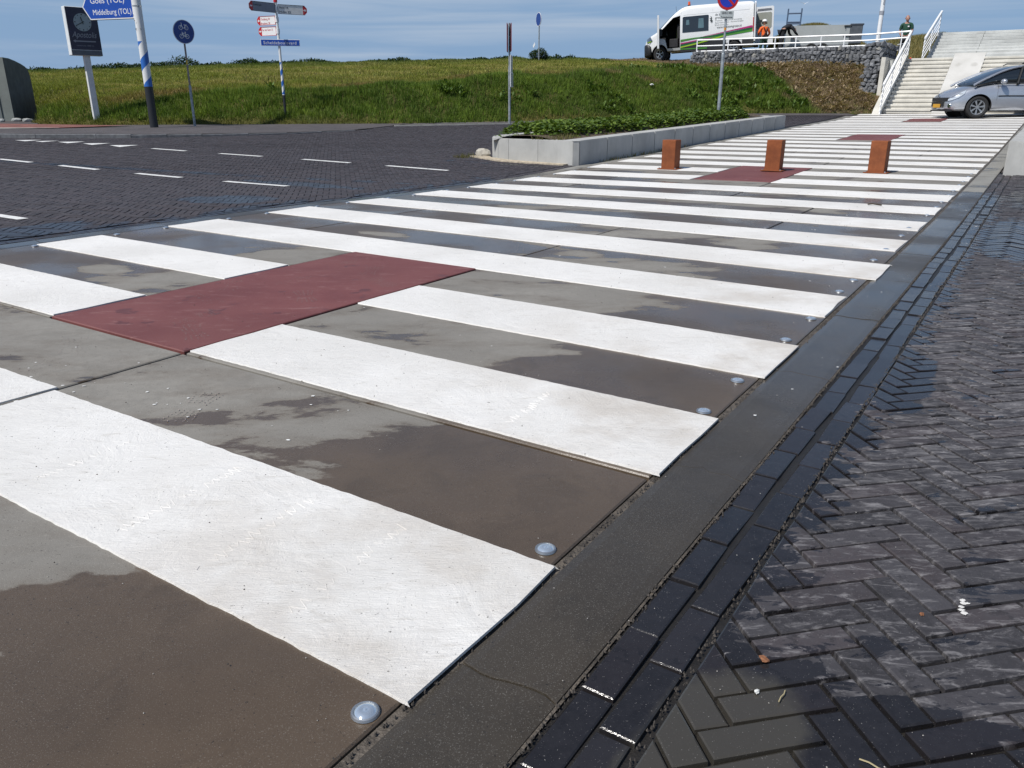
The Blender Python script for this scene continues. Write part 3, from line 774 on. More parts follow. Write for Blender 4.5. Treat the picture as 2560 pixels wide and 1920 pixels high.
# ------------------------------------------------------------------ left planter (raised bed) and right planter
def mk_cast(name, col=(.40, .40, .385)):
    g = G(name); c = g.mix(g.step(g.noise(1.4, 6, .6), .3, .7), tuple(x*.85 for x in col), tuple(x*1.12 for x in col))
    run = g.step(g.noise(7, 6, .7, stretch=((1, 1, .25), 0)), .5, .75, 0, .4); c = g.mix(run, c, tuple(x*.68 for x in col))
    pit = g.step(g.noise(70, 4, .6), .68, .73, 0, .6); c = g.mix(pit, c, (.12, .12, .11))
    return g.set(color=c, rough=.78, normal=g.bump(g.noise(150, 4), .25, .004), spec=.35)
M_CAST = mk_cast('cast concrete'); M_SOIL = plain('planting soil', (.085, .062, .042), .95, var=.5, vs=18, bump=.8, bs=30)
def PV(t, n, z): x, y = xy(t, n); return Vector((x, y, z))
def wall_piece(name, outer, inner, zt, parent, mat=M_CAST, h0=-.12, ch=.012):
    """wall segment between outer edge (two points tn) and inner edge; top heights zt per end"""
    (ta, na), (tb, nb) = outer; (tc_, nc_), (td, nd_) = inner       # a-b outer, c-d inner (c next to a)
    za, zb = zt
    P = [PV(ta, na, float(Htn(ta, na)) + h0), PV(tb, nb, float(Htn(tb, nb)) + h0), PV(td, nd_, float(Htn(td, nd_)) + h0), PV(tc_, nc_, float(Htn(tc_, nc_)) + h0)]
    T = [PV(ta, na, za), PV(tb, nb, zb), PV(td, nd_, zb), PV(tc_, nc_, za)]
    m = MB(); m.add(P + T, [(3, 2, 1, 0), (4, 5, 6, 7), (0, 1, 5, 4), (1, 2, 6, 5), (2, 3, 7, 6), (3, 0, 4, 7)])
    me = bpy.data.meshes.new(name); me.from_pydata(m.v, [], m.f); bm = bmesh.new(); bm.from_mesh(me)
    bmesh.ops.recalc_face_normals(bm, faces=bm.faces[:]); bmesh.ops.bevel(bm, geom=bm.edges[:], offset=ch, segments=2, affect='EDGES'); bm.to_mesh(me); bm.free()
    return link(name, me, parent, mat)
def ztop(t): return float(np.interp(t, [10.6, 22.7], [.43, .685]))
pl = empty('planter', label='long low concrete planter filled with ivy, between the road and the striped crossing', cat='planter')
n_in = 5.90
for i in range(12):
    a = 10.80 + i*(22.62-10.80)/12; b = 10.80 + (i+1)*(22.62-10.80)/12
    wall_piece('wall_block', ((a+.003, 5.56), (b-.003, 5.56)), ((a+.003, n_in), (b-.003, n_in)), (ztop(a), ztop(b)), pl)
endp = [((10.80, 5.56), (10.80, n_in)), ((10.72, 5.63), (11.0, n_in)), ((10.74, 6.30), (11.1, 6.28)), ((10.80, 6.92), (11.15, 6.88)), ((10.93, 7.22), (11.25, 7.0)), ((11.13, 7.48), (11.38, 7.16)), ((11.42, 7.66), (11.60, 7.32)), ((11.8, 7.74), (11.9, 7.4))]
for (o1, i1), (o2, i2) in zip(endp[:-1], endp[1:]): wall_piece('wall_block', (o1, o2), (i1, i2), (ztop(o1[0]), ztop(o2[0])), pl, ch=.006)
for i in range(11):
    a = 11.8 + i*(22.62-11.8)/11; b = 11.8 + (i+1)*(22.62-11.8)/11
    wall_piece('wall_block', ((a+.003, 7.74), (b-.003, 7.74)), ((a+.003, 7.4), (b-.003, 7.4)), (ztop(a), ztop(b)), pl)
wall_piece('wall_block', ((22.623, 5.56), (22.623, 7.74)), ((20.9, 5.9), (20.9, 7.4)), (ztop(22.4), ztop(22.4)-.004), pl) if False else None
wall_piece('wall_block', ((22.28, 5.905), (22.28, 7.395)), ((22.62, 5.905), (22.62, 7.395)), (ztop(22.4), ztop(22.4)), pl)
m = MB()
def bedz(t, n): return ztop(t) - .05 + .10*float(smooth(5.9, 6.4, n)*smooth(7.42, 6.9, n))
ts = np.linspace(10.9, 22.3, 50); ns = np.linspace(5.88, 7.42, 10); vv = [tuple(PV(t, n, bedz(t, n) + random.uniform(-.01, .01))) for t in ts for n in ns]
m.add(vv, [(i*10+j, (i+1)*10+j, (i+1)*10+j+1, i*10+j+1) for i in range(49) for j in range(9)]); m.build('soil', M_SOIL, pl)
# pale footing in front of its rounded end, and a rough lump of concrete
m = MB(); fo = [(10.62, 5.75), (10.55, 6.4), (10.60, 7.0), (10.85, 7.55), (11.1, 7.95), (11.3, 7.7), (11.0, 7.4), (10.9, 6.9), (10.82, 6.2), (10.80, 5.7)]
vs = [tuple(PV(t, n, float(Htn(t, n)) + .018)) for t, n in fo] + [tuple(PV(t, n, float(Htn(t, n)) - .03)) for t, n in fo]; k = len(fo)
m.add(vs, [(i, i+1, k-2-i, k-1-i) for i in range(k//2 - 1)] + [(i, (i+1) % k, k+(i+1) % k, k+i) for i in range(k)]); m.build('footing', plain('sandy footing', (.42, .36, .27), .9, var=.25, vs=14, bump=.5, bs=60), pl)
def rock(name, loc, size, mat, parent=None, seed=0, sub=2):
    bm = bmesh.new(); bmesh.ops.create_icosphere(bm, subdivisions=sub, radius=1)
    for v in bm.verts:
        q = v.co.normalized(); d = 1 + .22*mnoise.noise(q*1.7 + Vector((seed*3.1, seed, 0))) + .1*mnoise.noise(q*4 + Vector((seed, 0, 5)))
        q = Vector([math.copysign(abs(c)**.75, c) for c in q]); v.co = Vector((q.x*d*size[0], q.y*d*size[1], q.z*d*size[2]))
    me = bpy.data.meshes.new(name); bm.to_mesh(me); bm.free(); return link(name, me, parent, mat, loc)
lump = rock('stone', PV(11.18, 7.72, float(Htn(11.2, 7.7)) + .05), (.13, .10, .09), plain('pale rubble', (.45, .42, .36), .9, var=.2, vs=9, bump=.4, bs=30), seed=3)
tag(lump, 'pale rough stone lump at the rounded end of the low planter', 'stone')

pr = empty('concrete_planter', label='pale concrete block wall cut off by the right edge of the picture', cat='planter')
def zt2(t): return float(np.interp(t, [11.6, 17.8, 24], [.535, .635, .80]))
for i in range(10):
    a = 11.66 + i*1.1; b = a + 1.1
    wall_piece('wall_block', ((a+.003, -.285), (b-.003, -.285)), ((a+.003, -.95), (b-.003, -.95)), (zt2(a), zt2(b)), pr)
wall_piece('wall_block', ((11.66, -.953), (11.66, -3.2)), ((12.3, -.953), (12.3, -3.2)), (zt2(11.66), zt2(11.66)), pr)
wall_piece('wall_block', ((12.303, -2.6), (22.6, -2.6)), ((12.303, -3.2), (22.6, -3.2)), (zt2(12.3), zt2(22.6)), pr)
strip('soil', 12.3, 22.6, -.95, -2.6, .36, M_SOIL, parent=pr, kind=None)
# surface at the right beyond the paving, for other viewpoints
strip('road_surface', 12.2, 33, -12, -.24, -.02, M_PAVER); strip('side_pavement', -8, 12.2, -14, -3.0, -.02, M_PAVER)
strip('near_pavement', -9, -3, -3, 20, -.02, M_PAVER)

# ------------------------------------------------------------------ stairs
M_STEP = mk_cast('stair concrete', (.58, .56, .505)); M_STEP2 = mk_cast('upper stair concrete', (.46, .47, .455))
stairs = empty('staircase', loc=(0, 0, 0), label='wide pale concrete stairs climbing the dike behind the silver car', cat='stairs')
TS0, ZS0, RI, GO = 31.40, .665, .1500, .2985
def step_seg(t, z, n0, n1, rise, going, mat, parent, name='step', nose=.07, over=.03, th=None):
    """one tread with overhanging nose in front of a set-back riser; runs n0..n1"""
    prof = [(t, z + rise - nose), (t, z + rise - .012), (t + .012, z + rise), (t + going + .06, z + rise), (t + going + .06, z), (t + over, z - .01), (t + over, z + rise - nose - .004), ]
    m = MB(); a = [PV(tt, n0, zz) for tt, zz in prof]; b = [PV(tt, n1, zz) for tt, zz in prof]; k = len(prof)
    m.add(a + b, [tuple(range(k)), tuple(range(2*k-1, k-1, -1))] + [(i, (i+1) % k, k+(i+1) % k, k+i) for i in range(k)])
    return m.build(name, mat, parent)
for i in range(13):
    t = TS0 + i*GO; z = ZS0 + i*RI
    step_seg(t, z, 4.55, 2.98, RI, GO, M_STEP, stairs)
    for n0 in (1.94, -.4, -2.8, -5.2): step_seg(t, z, n0, n0 - (2.335 if n0 < 1.9 else 2.335), RI, GO, M_STEP, stairs)
# ramp slab between the two flights
m = MB(); tA, tB = TS0 - .15, TS0 + 13*GO + .1
def rz(t): return ZS0 + (t - TS0)/GO*RI + .10
def rampbox(n0, n1, up, dn, mm):
    pts = [(tA, rz(tA)+up-.04), (tB, rz(tB)+up-.04), (tB, rz(tB)-dn), (tA, rz(tA)-dn)]
    a = [PV(t, n0, z) for t, z in pts]; b = [PV(t, n1, z) for t, z in pts]
    mm.add(a+b, [(0, 1, 2, 3), (7, 6, 5, 4)] + [(i, (i+1) % 4, 4+(i+1) % 4, 4+i) for i in range(4)])
def mk_ramp():
    g = G('ramp slab'); t, n = g.tn(); c = g.mix(g.step(g.noise(1.1, 6), .3, .7), (.47, .46, .43), (.56, .55, .52))
    e = ell(g, t, n, [(34.5, 2.72, .22, .17, 1.6), (34.5, 2.2, .22, .17, 1.6)]); f = g.math('MULTIPLY', e, g.noise(9, 4)); c = g.mix(g.step(f, .15, .8, 0, .5), c, (.33, .32, .29))
    return g.set(color=c, rough=.8)
rampbox(2.975, 1.945, .05, .4, m); m.build('ramp', mk_ramp(), stairs)
# landing, upper flight of wide slabs, top platform
ZL_ = ZS0 + 13*RI
m = MB()
def bxtn(mm, t0, t1, n0, n1, z0, z1, mi=0):
    a = [PV(t, n, z) for z in (z0, z1) for t, n in ((t0, n0), (t1, n0), (t1, n1), (t0, n1))]
    mm.add(a, [(3, 2, 1, 0), (4, 5, 6, 7), (0, 1, 5, 4), (1, 2, 6, 5), (2, 3, 7, 6), (3, 0, 4, 7)], mi); return mm
bxtn(m, TS0 + 13*GO + .05, 38.8, 4.55, -8, ZL_-.3, ZL_-.001); m.build('landing', M_STEP2, stairs)
NU = 8; TU, ZU, RU, GU = 36.0, ZL_, .1375, .335
for i in range(NU):
    t = TU + i*GU; z = ZU + i*RU; cuts = [4.02, 2.35 - .13*i*.0, .35, -1.65, -3.65, -5.65, -8]
    for a_, b_ in zip(cuts[:-1], cuts[1:]):
        step_seg(t, z, a_, b_ + .012, RU, GU + (3.5 if i == NU-1 else 0), M_STEP2, stairs, 'slab_step', nose=.10, over=.008)
m = MB(); pts = [(TU + .06, ZL_ - .1), (TU + .06, ZL_ + .10), (TU + NU*GU, ZL_ + NU*RU - .04), (TU + NU*GU + 3.2, ZL_ + NU*RU - .04), (TU + NU*GU + 3.2, ZL_ - .1)]
a = [PV(t, 3.99, z) for t, z in pts]; b = [PV(t, -7.9, z) for t, z in pts]; k = len(pts)
m.add(a+b, [tuple(range(k)), tuple(range(2*k-1, k-1, -1))] + [(i, (i+1) % k, k+(i+1) % k, k+i) for i in range(k)]); m.build('stair_core', M_STEP2, stairs)
# sloping stringer and cheek wall on the left of the stairs
m = MB(); pts = [(31.22, .62), (35.25, 2.62), (35.25, 2.0), (33.0, .6)]
pts = [(31.05, .60), (31.35, .82), (35.2, 2.76), (35.2, 1.5), (33.5, .6)]
a = [PV(t, 4.56, z) for t, z in pts]; b = [PV(t, 4.86, z) for t, z in pts]; k = len(pts)
m.add(a+b, [tuple(range(k)), tuple(range(2*k-1, k-1, -1))] + [(i, (i+1) % k, k+(i+1) % k, k+i) for i in range(k)]); m.build('stringer', M_STEP, stairs)
pier = empty('retaining_wall', label='pale concrete retaining wall end standing between the stone gabions and the stairs', cat='wall')
m = MB(); bxtn(m, 33.12, 35.6, 5.00, 5.145, .7, 2.60); m.build('wall_block', M_STEP, pier)
m = MB(); bxtn(m, 33.9, 37.0, 4.875, 4.99, 1.0, 2.52); m.build('wall_block', M_STEP2, pier)

# ------------------------------------------------------------------ white railings
M_WHITE = plain('white coated steel', (.78, .79, .80), .35, var=.05, vs=5, spec=.5)
def stair_rail(name, n, pts, h, label, nb=5, posts=4, ext=.0):
    """railing in the plane n; pts = (t0,z0),(t1,z1) along the nosings"""
    (t0, z0), (t1, z1) = pts; r = empty(name, label=label, cat='railing')
    P = lambda f, dz: PV(t0 + (t1-t0)*f, n, z0 + (z1-z0)*f + dz)
    d = (P(1, 0) - P(0, 0)).normalized(); side = PV(0, 1, 0) - PV(0, 0, 0); up = Vector((0, 0, 1))
    def bar(p, q, hw, hh, nm):
        m = MB(); u = (q-p).normalized(); v_ = side.normalized(); w_ = u.cross(v_)
        c = [(-hw, -hh), (hw, -hh), (hw, hh), (-hw, hh)]
        a = [p + v_*x + w_*y for x, y in c]; b = [q + v_*x + w_*y for x, y in c]
        m.add(a+b, [(3, 2, 1, 0), (4, 5, 6, 7)] + [(i, (i+1) % 4, 4+(i+1) % 4, 4+i) for i in range(4)]); return m.build(nm, M_WHITE, r)
    bar(P(0, h) - d*.05, P(1, h) + d*.05, .035, .030, 'handrail')
    for k in range(nb): bar(P(0, h*(k+.6)/(nb+.35)) - d*.18, P(1, h*(k+.6)/(nb+.35)), .012, .014, 'rail')
    for k in range(posts):
        f = k/(posts-1); bar(P(f, -.12), P(f, h-.03), .02, .02, 'post')
    return r
stair_rail('stair_railing', 4.60, ((31.12, .70), (35.30, 2.66)), .92, 'white sloping handrail on the left side of the lower stair flight')
stair_rail('stair_railing', 4.06, ((35.2, 2.47), (38.6, 3.67)), .86, 'white sloping handrail on the left side of the upper stair flight', posts=3)
wr = empty('wall_railing', label='long white three-bar railing on top of the dark stone gabion wall', cat='railing')
def hbar(pts, r, nm, parent): m = MB(); m.path(pts, r, 8); return m.build(nm, M_WHITE, parent, True)
TG = 35.0
def rl(n, dz): return PV(TG + .25, n, float(np.interp(n, [4.6, 6, 13.2], [3.60, 3.545, 3.60])) + dz)
hbar([rl(13.15, 0), rl(9.5, 0), rl(6.0, 0), rl(4.62, .0)], .032, 'rail', wr); hbar([rl(13.15, -.24), rl(9.5, -.23), rl(6.0, -.215), rl(4.66, -.215)], .027, 'rail', wr)
hbar([rl(13.15, -.455), rl(9.5, -.43), rl(6.12, -.40)], .027, 'rail', wr)
for k, nn in enumerate([13.15, 11.75, 9.75, 8.9, 7.9, 7.0, 5.75]):
    hbar([rl(nn, -.46 if nn > 6 else -.25), rl(nn, 0)], .027, 'post', wr)
for dz in (-.41, -.62, -.83): hbar([rl(5.1, dz) + (PV(2, 0, 0)-PV(0, 0, 0))*.3, rl(4.66, dz)], .016, 'rail', wr)
hbar([rl(4.9, -.95), rl(4.9, 0)], .022, 'post', wr)

# ------------------------------------------------------------------ gabion wall
def mk_stone():
    g = G('basalt gabion stone'); rnd = g.n('ObjectInfo').outputs['Random']
    c = g.mix(rnd, (.085, .090, .098), (.185, .192, .205)); c = g.mix(g.step(g.noise(9, 6, .65), .45, .7, 0, .5), c, (.26, .265, .28))
    wn = g.n('TexWhiteNoise'); wn.noise_dimensions = '1D'; g.l(rnd, wn.inputs['W']); c = g.mix(g.step(wn.outputs['Value'], .95, .97, 0, .8), c, (.36, .35, .32))
    return g.set(color=c, rough=.8, normal=g.bump(g.noise(25, 5), .5, .02))
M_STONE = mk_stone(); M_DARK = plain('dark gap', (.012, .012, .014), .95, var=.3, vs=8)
gb = empty('gabion_wall', label='dark wall of wire baskets filled with grey basalt stones below the white railing', cat='wall')
shapes = []
for k in range(9):
    bm = bmesh.new(); bmesh.ops.create_icosphere(bm, subdivisions=1, radius=1)
    for v in bm.verts:
        q = v.co.normalized(); d = 1 + .5*mnoise.noise(q*1.6 + Vector((k*3.3, 0, k))); q = Vector([math.copysign(abs(c)**.38, c) for c in q]); v.co = q*d*.92 + Vector([random.uniform(-.09, .09) for _ in range(3)])
    me = bpy.data.meshes.new('stone'); bm.to_mesh(me); bm.free(); me.materials.append(M_STONE); shapes.append(me)
def gtop(n): return float(np.interp(n, [5.98, 13.3], [3.165, 3.11]))
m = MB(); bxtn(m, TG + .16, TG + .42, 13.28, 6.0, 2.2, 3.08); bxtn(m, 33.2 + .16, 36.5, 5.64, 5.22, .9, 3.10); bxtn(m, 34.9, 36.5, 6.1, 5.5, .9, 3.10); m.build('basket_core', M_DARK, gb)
stones = []
def fill(n0, n1, z0, z1, sz, topf=None):
    n = n0
    rows = max(1, int(round((z1-z0)/sz)));
    for r in range(rows):
        z = z0 + (r+.5)*(z1-z0)/rows; n = n0 + random.uniform(0, .1)
        while n < n1:
            w_ = sz*random.uniform(.75, 1.75); stones.append((n + w_/2, z + random.uniform(-.02, .02), w_, (z1-z0)/rows)); n += w_
fill(6.00, 13.25, 2.42, 3.13, .132); nmain = len(stones); fill(5.17, 5.68, 1.05, 3.12, .135)
stones = [(q[0], q[1], q[2], q[3], TG if i < nmain else 33.2) for i, q in enumerate(stones)]
print('gabion stones', len(stones))
side_st = []
for k in range(5*8): side_st.append((33.42 + (k % 8)*.40, 2.25 + (k//8)*.20))
stones = sorted(stones, key=lambda q: random.random())
extra = stones[296 - len(side_st):]; stones = stones[:296 - len(side_st)]
for nn, z, w_, h_, tg in stones:
    o = bpy.data.objects.new('stone', random.choice(shapes)); COL.objects.link(o); o.parent = gb
    o.location = PV(tg + .12 + random.uniform(-.02, .02), nn, z); o.scale = (w_*.58, .11, h_*.60); o.rotation_euler = (random.uniform(-.25, .25), random.uniform(-.35, .35), -(pi/2 - AZ) + pi/2 + random.uniform(-.3, .3))
for t_, z in side_st:
    o = bpy.data.objects.new('stone', random.choice(shapes)); COL.objects.link(o); o.parent = gb
    o.location = PV(t_, 5.225, z); o.scale = (.21, .09, .11); o.rotation_euler = (random.uniform(-.2, .2), random.uniform(-.3, .3), pi/2 - AZ + random.uniform(-.2, .2))
if extra:
    V = []; F = []
    for nn, z, w_, h_, tg in extra:
        me = random.choice(shapes); M_ = Matrix.Translation(PV(tg + .12, nn, z)) @ Matrix.Rotation(-(pi/2-AZ)+pi/2, 4, 'Z') @ Matrix.Rotation(random.uniform(-.35, .35), 4, 'Y') @ Matrix.Diagonal((w_*.52, .10, h_*.53, 1)); o0 = len(V)
        V += [tuple(M_ @ v.co) for v in me.vertices]; F += [[o0+i for i in p.vertices] for p in me.polygons]
    me = bpy.data.meshes.new('small_stones'); me.from_pydata(V, [], F); o = link('small_stones', me, gb, M_STONE); o['kind'] = 'stuff'
m = MB(); M_WIRE = plain('basket wire', (.25, .26, .27), .5, .7, var=.1)
for k in range(50):
    nn = 6.0 + k*.15
    if nn < 13.3: m.tube(PV(TG - .01, nn, 2.4), PV(TG - .01, nn, gtop(nn)), .0025, seg=4, cap=False)
for k in range(6): m.tube(PV(TG - .01, 6.0, 2.45 + k*.14), PV(TG - .01, 13.3, 2.42 + k*.138), .0025, seg=4, cap=False)
o = m.build('wire_mesh', M_WIRE, gb)
# ground of the terrace behind the gabions
sheetT = strip('terrace', 35.3, 44, 4.0, 13, 0, M_PAVER)
for v in sheetT.data.vertices:
    t_, n_ = tn(v.co.x, v.co.y); v.co.z = max(2.62 + .04*max(0, n_-6), 0)
# ------------------------------------------------------------------ lettering and sign helpers
def text_mesh(txt, size, spacing=1.0, shear=0.0, extrude=.001):
    cu = bpy.data.curves.new('lettering', 'FONT'); cu.body = txt; cu.size = size; cu.align_x = 'LEFT'; cu.align_y = 'BOTTOM_BASELINE'; cu.extrude = extrude
    cu.space_character = spacing; cu.shear = shear; cu.resolution_u = 3
    ob = bpy.data.objects.new('lettering', cu); COL.objects.link(ob); bpy.context.view_layer.update()
    me = bpy.data.meshes.new_from_object(ob.evaluated_get(bpy.context.evaluated_depsgraph_get()))
    bpy.data.objects.remove(ob); bpy.data.curves.remove(cu); return me
def lettering(txt, size, mat, parent, x, z, y, width=None, M=None, bold=0.0, spacing=1.0, shear=0.0, name='lettering'):
    """text lying in the local x/z plane at local y (front faces -y), left end at x, baseline z"""
    me = text_mesh(txt, size, spacing, shear); xs = [v.co.x for v in me.vertices]
    k = (width/(max(xs)-min(xs))) if width else 1; x_ = min(xs)
    for v in me.vertices: v.co = Vector(((v.co.x - x_)*k + x, y - v.co.z, v.co.y + z))
    me.update(); o = link(name, me, parent, mat)
    if M is not None: o.matrix_local = M
    return o
M_BLUE = plain('sign blue', (.012, .065, .36), .35, var=.05, spec=.5); M_BLUE2 = plain('dark sign blue', (.010, .045, .23), .35, var=.05)
M_SWHITE = plain('sign white', (.72, .73, .74), .45, var=.04); M_SRED = plain('sign red', (.45, .015, .02), .4, var=.08); M_SDARK = plain('dark sign back', (.05, .05, .055), .5, var=.2)
M_BLACK = plain('black paint', (.018, .019, .021), .45, var=.3, vs=12, dirt=((.09, .09, .08), 6, .5)); M_ALU = plain('aluminium', (.50, .51, .53), .45, .7, var=.1)
M_GALV = plain('galvanised post', (.33, .36, .38), .5, .55, var=.25, vs=12)
def spiral_mat(name, z0, z1, period, frac=.5, blackto=1.0, turn=1.0, blue=(.025, .13, .45)):
    g = G(name); o = g.obj(); sp = g.n('SeparateXYZ'); g.l(o, sp.inputs[0]); x, y, z = sp.outputs
    an = g.math('DIVIDE', g.math('ARCTAN2', y, x), 2*pi)
    ph = g.math('FRACT', g.math('ADD', g.math('DIVIDE', g.math('SUBTRACT', z, z0), period), g.math('MULTIPLY', an, turn)))
    isb = g.math('LESS_THAN', ph, frac); inr = g.math('MULTIPLY', g.math('GREATER_THAN', z, z0), g.math('LESS_THAN', z, z1))
    wh = g.mix(g.step(g.noise(5, 5, vec=o), .4, .75, 0, .25), (.70, .71, .71), (.50, .50, .47))
    c = g.mix(g.math('MULTIPLY', isb, inr), wh, blue); c = g.mix(g.math('LESS_THAN', z, blackto), c, (.02, .021, .024))
    return g.set(color=c, rough=.4)
def facing(az):      # rotation about z so that local -y (the front) looks towards azimuth az (degrees, from +Y clockwise)
    return radians(180 - az)
# 1. striped mast with the blue direction board
x, y = -9.87, 23.0; z = float(H(x, y)) + .06
mast = empty('signpost', (x, y, z), label='tall white mast with blue spiral bands and black foot carrying the blue arrow board', cat='signpost')
m = MB(); m.tube((0, 0, -.1), (0, 0, 5.2), .108, seg=32); m.build('pole', spiral_mat('mast paint', 1.03, 2.16, .62, .46, 1.03, -1.0), mast, True)
bd = empty('board', (0, 0, 0)); bd.parent = mast
dirn = Vector((sin(radians(-72)), cos(radians(-72)), 0)); ang = math.atan2(-dirn.y, -dirn.x)      # local +x runs from the tip to the pole
bd.rotation_euler = (0, 0, ang); BX = -1.86
def boardpoly(e): return [(-.13 - e, 2.725 + e), (-.13 - e, 3.37 - e), (-1.58 + e*.4, 3.37 - e), (-1.80 + e*1.3, 3.0475), (-1.58 + e*.4, 2.725 + e)]
bpoly = boardpoly(0)
m = MB(); m.prism([(x_, z_) for x_, z_ in boardpoly(0)], -.012, .012, 'y'); bp = m.build('board_plate', M_SWHITE, mast, rot=(0, 0, ang), loc=(0, 0, 0)); bd_children = bp
bpy.data.objects.remove(bd)
m = MB(); m.prism(boardpoly(.028), -.0145, -.0122, 'y'); m.build('blue_face', M_BLUE, bp)
m = MB()
for a_, b_ in zip(bpoly, bpoly[1:] + bpoly[:1]): m.tube((a_[0], .005, a_[1]), (b_[0], .005, b_[1]), .014, seg=6)
m.build('frame', M_SDARK, bp)
lettering('Goes (TOL)', .20, M_SWHITE, bp, -1.50, 3.12, -.0155, width=1.12); lettering('Middelburg (TOL)', .19, M_SWHITE, bp, -1.46, 2.84, -.0155, width=1.26)
m = MB(); m.box(-.14, -.03, 2.78, .0, .03, 2.82); m.box(-.14, -.03, 3.26, .0, .03, 3.30); m.tube((-.12, -.02, 2.72), (-.06, -.1, 2.66), .012, seg=6); m.build('bracket', M_GALV, bp)
m = MB(); m.tube((0, 0, 3.0), (0, 0, 3.03), .113, seg=24); m.box(.05, -.12, 2.99, .07, -.10, 3.05); m.box(.10, -.07, 2.99, .14, -.05, 3.03); m.build('clamp', M_GALV, mast)
lettering('EWB', .07, M_BLACK, mast, -.085, 2.43, -.098, width=.15); lettering('08', .06, M_BLACK, mast, -.05, 2.58, -.1005, width=.06)

# 2. clock pillar
x, y = -12.33, 24.83; z = float(H(x, y)) + .02
ck = empty('clock_pillar', (x, y, z), facing(136), 'dark double-sided advertising box with a round clock, on a square post', 'clock sign')
m = MB(); m.box(-.085, -.06, -.1, .085, .06, 1.95, c=.008); m.build('post', plain('pillar post', (.60, .62, .62), .5, var=.08), ck)
bxp = MB(); bxp.box(-.42, -.125, 1.89, .42, .125, 3.17, c=.012); cb = bxp.build('sign_box', plain('box white', (.66, .69, .70), .45, var=.06), ck)
m = MB(); m.box(-.405, -.133, 2.045, .415, -.1265, 3.155); m.build('face_panel', plain('dark violet panel', (.020, .018, .045), .3, var=.25, vs=3), cb)
m = MB(); m.box(-.41, -.131, 1.898, .415, -.1265, 2.03); m.build('lower_panel', plain('shaded lower panel', (.10, .115, .135), .5), cb)  # dark grey includes the shade on this front side, painted in
M_CLK = plain('clock face', (.30, .36, .37), .5, var=.05)
m = MB(); m.tube((0, -.134, 2.77), (0, -.142, 2.77), .235, seg=40); cf = m.build('clock_face', M_CLK, cb)
m = MB()
for k in range(12):
    a = k*pi/6; r = .018 if k % 3 == 0 else .013; m.tube((sin(a)*.20, -.1425, 2.77 + cos(a)*.20), (sin(a)*.20, -.145, 2.77 + cos(a)*.20), r, seg=10)
m.build('hour_dots', M_BLACK, cf)
def hand(a, L_, w_, nm):
    m = MB(); c, s_ = cos(a), sin(a); P = lambda u, v: (u*c + v*s_, -.147, 2.77 + v*c - u*s_)
    m.add([P(-w_, -.05), P(w_, -.05), P(w_, L_), P(-w_, L_)] + [(p[0], -.150, p[2]) for p in (P(-w_, -.05), P(w_, -.05), P(w_, L_), P(-w_, L_))], [(0, 1, 2, 3), (7, 6, 5, 4), (0, 4, 5, 1), (1, 5, 6, 2), (2, 6, 7, 3), (3, 7, 4, 0)]); m.build(nm, M_BLACK, cf)
hand(radians(-14), .14, .011, 'clock_hand'); hand(radians(-118), .20, .009, 'clock_hand')
M_DIM = plain('dim lettering', (.27, .28, .31), .5, var=.05)
lettering('Apostolis', .22, M_DIM, cb, -.33, 2.37, -.1335, width=.66, shear=.35); lettering('centrum 200 m', .05, M_DIM, cb, -.25, 2.14, -.1335, width=.46)
m = MB(); m.prism([(-.33, 2.27), (-.26, 2.31), (-.26, 2.285), (.28, 2.285), (.28, 2.255), (-.26, 2.255), (-.26, 2.23)], -.136, -.1335, 'y'); m.build('arrow', M_DIM, cb)

# 3. round blue cycle sign
x, y = -9.03, 23.75; z = float(H(x, y)) + .03
cs = empty('cycle_path_sign', (x, y, z), facing(132), 'round blue sign showing a moped above a bicycle, on a thin grey post', 'road sign')
m = MB(); m.tube((0, 0, -.1), (0, 0, 1.06), .036, seg=14); m.tube((0, 0, 1.05), (0, 0, 1.09), .036, .026, seg=14); m.build('lower_post', M_GALV, cs, True)
m = MB(); m.tube((0, 0, 1.05), (0, 0, 2.75), .025, seg=12); m.build('upper_post', plain('brownish post', (.24, .20, .19), .5, .3, var=.2), cs, True)
m = MB(); m.tube((0, 0, 1.62), (0, 0, 1.74), .0265, seg=12); m.build('yellow_band', plain('yellow tape', (.55, .38, .03), .5), cs)
m = MB(); m.tube((0, -.03, 2.46), (0, -.045, 2.46), .305, seg=44); dp = m.build('disc', M_SWHITE, cs, True)
m = MB(); m.tube((0, -.0452, 2.46), (0, -.0475, 2.46), .290, seg=44); m.build('blue_face', M_BLUE2, dp)  # darker blue carries the shade lying on this face
def bike(nm, cx, cz, s_, moped, parent, mat, yy=-.050):
    m = MB()
    def ring(ax, az_, r):
        pts = [(ax + r*cos(2*pi*k/16), yy, az_ + r*sin(2*pi*k/16)) for k in range(17)]; m.path(pts, .0075, 5)
    P = lambda u, v: (cx + u*s_, yy, cz + v*s_)
    ring(cx - .30*s_, cz - .05*s_, .19*s_); ring(cx + .30*s_, cz - .05*s_, .19*s_)
    if moped: L_ = [[(-.30, -.05), (-.16, .33), (-.26, .40)], [(-.20, .25), (-.08, -.08), (.14, -.08), (.30, -.05)], [(.06, .22), (.40, .22)], [(.14, -.08), (.20, .20)]]
    else: L_ = [[(-.30, -.05), (-.16, .30), (-.26, .34)], [(-.18, .22), (.14, .22), (.02, -.08), (-.18, .22)], [(.14, .22), (.30, -.05), (.02, -.08)], [(.10, .33), (.14, .22)], [(.04, .34), (.20, .34)]]
    for l_ in L_: m.path([P(*q) for q in l_], .0085, 5)
    m.build(nm, mat, parent)
bike('moped_symbol', 0, 2.575, .27, True, dp, M_SWHITE); bike('bicycle_symbol', 0, 2.36, .27, False, dp, M_SWHITE)

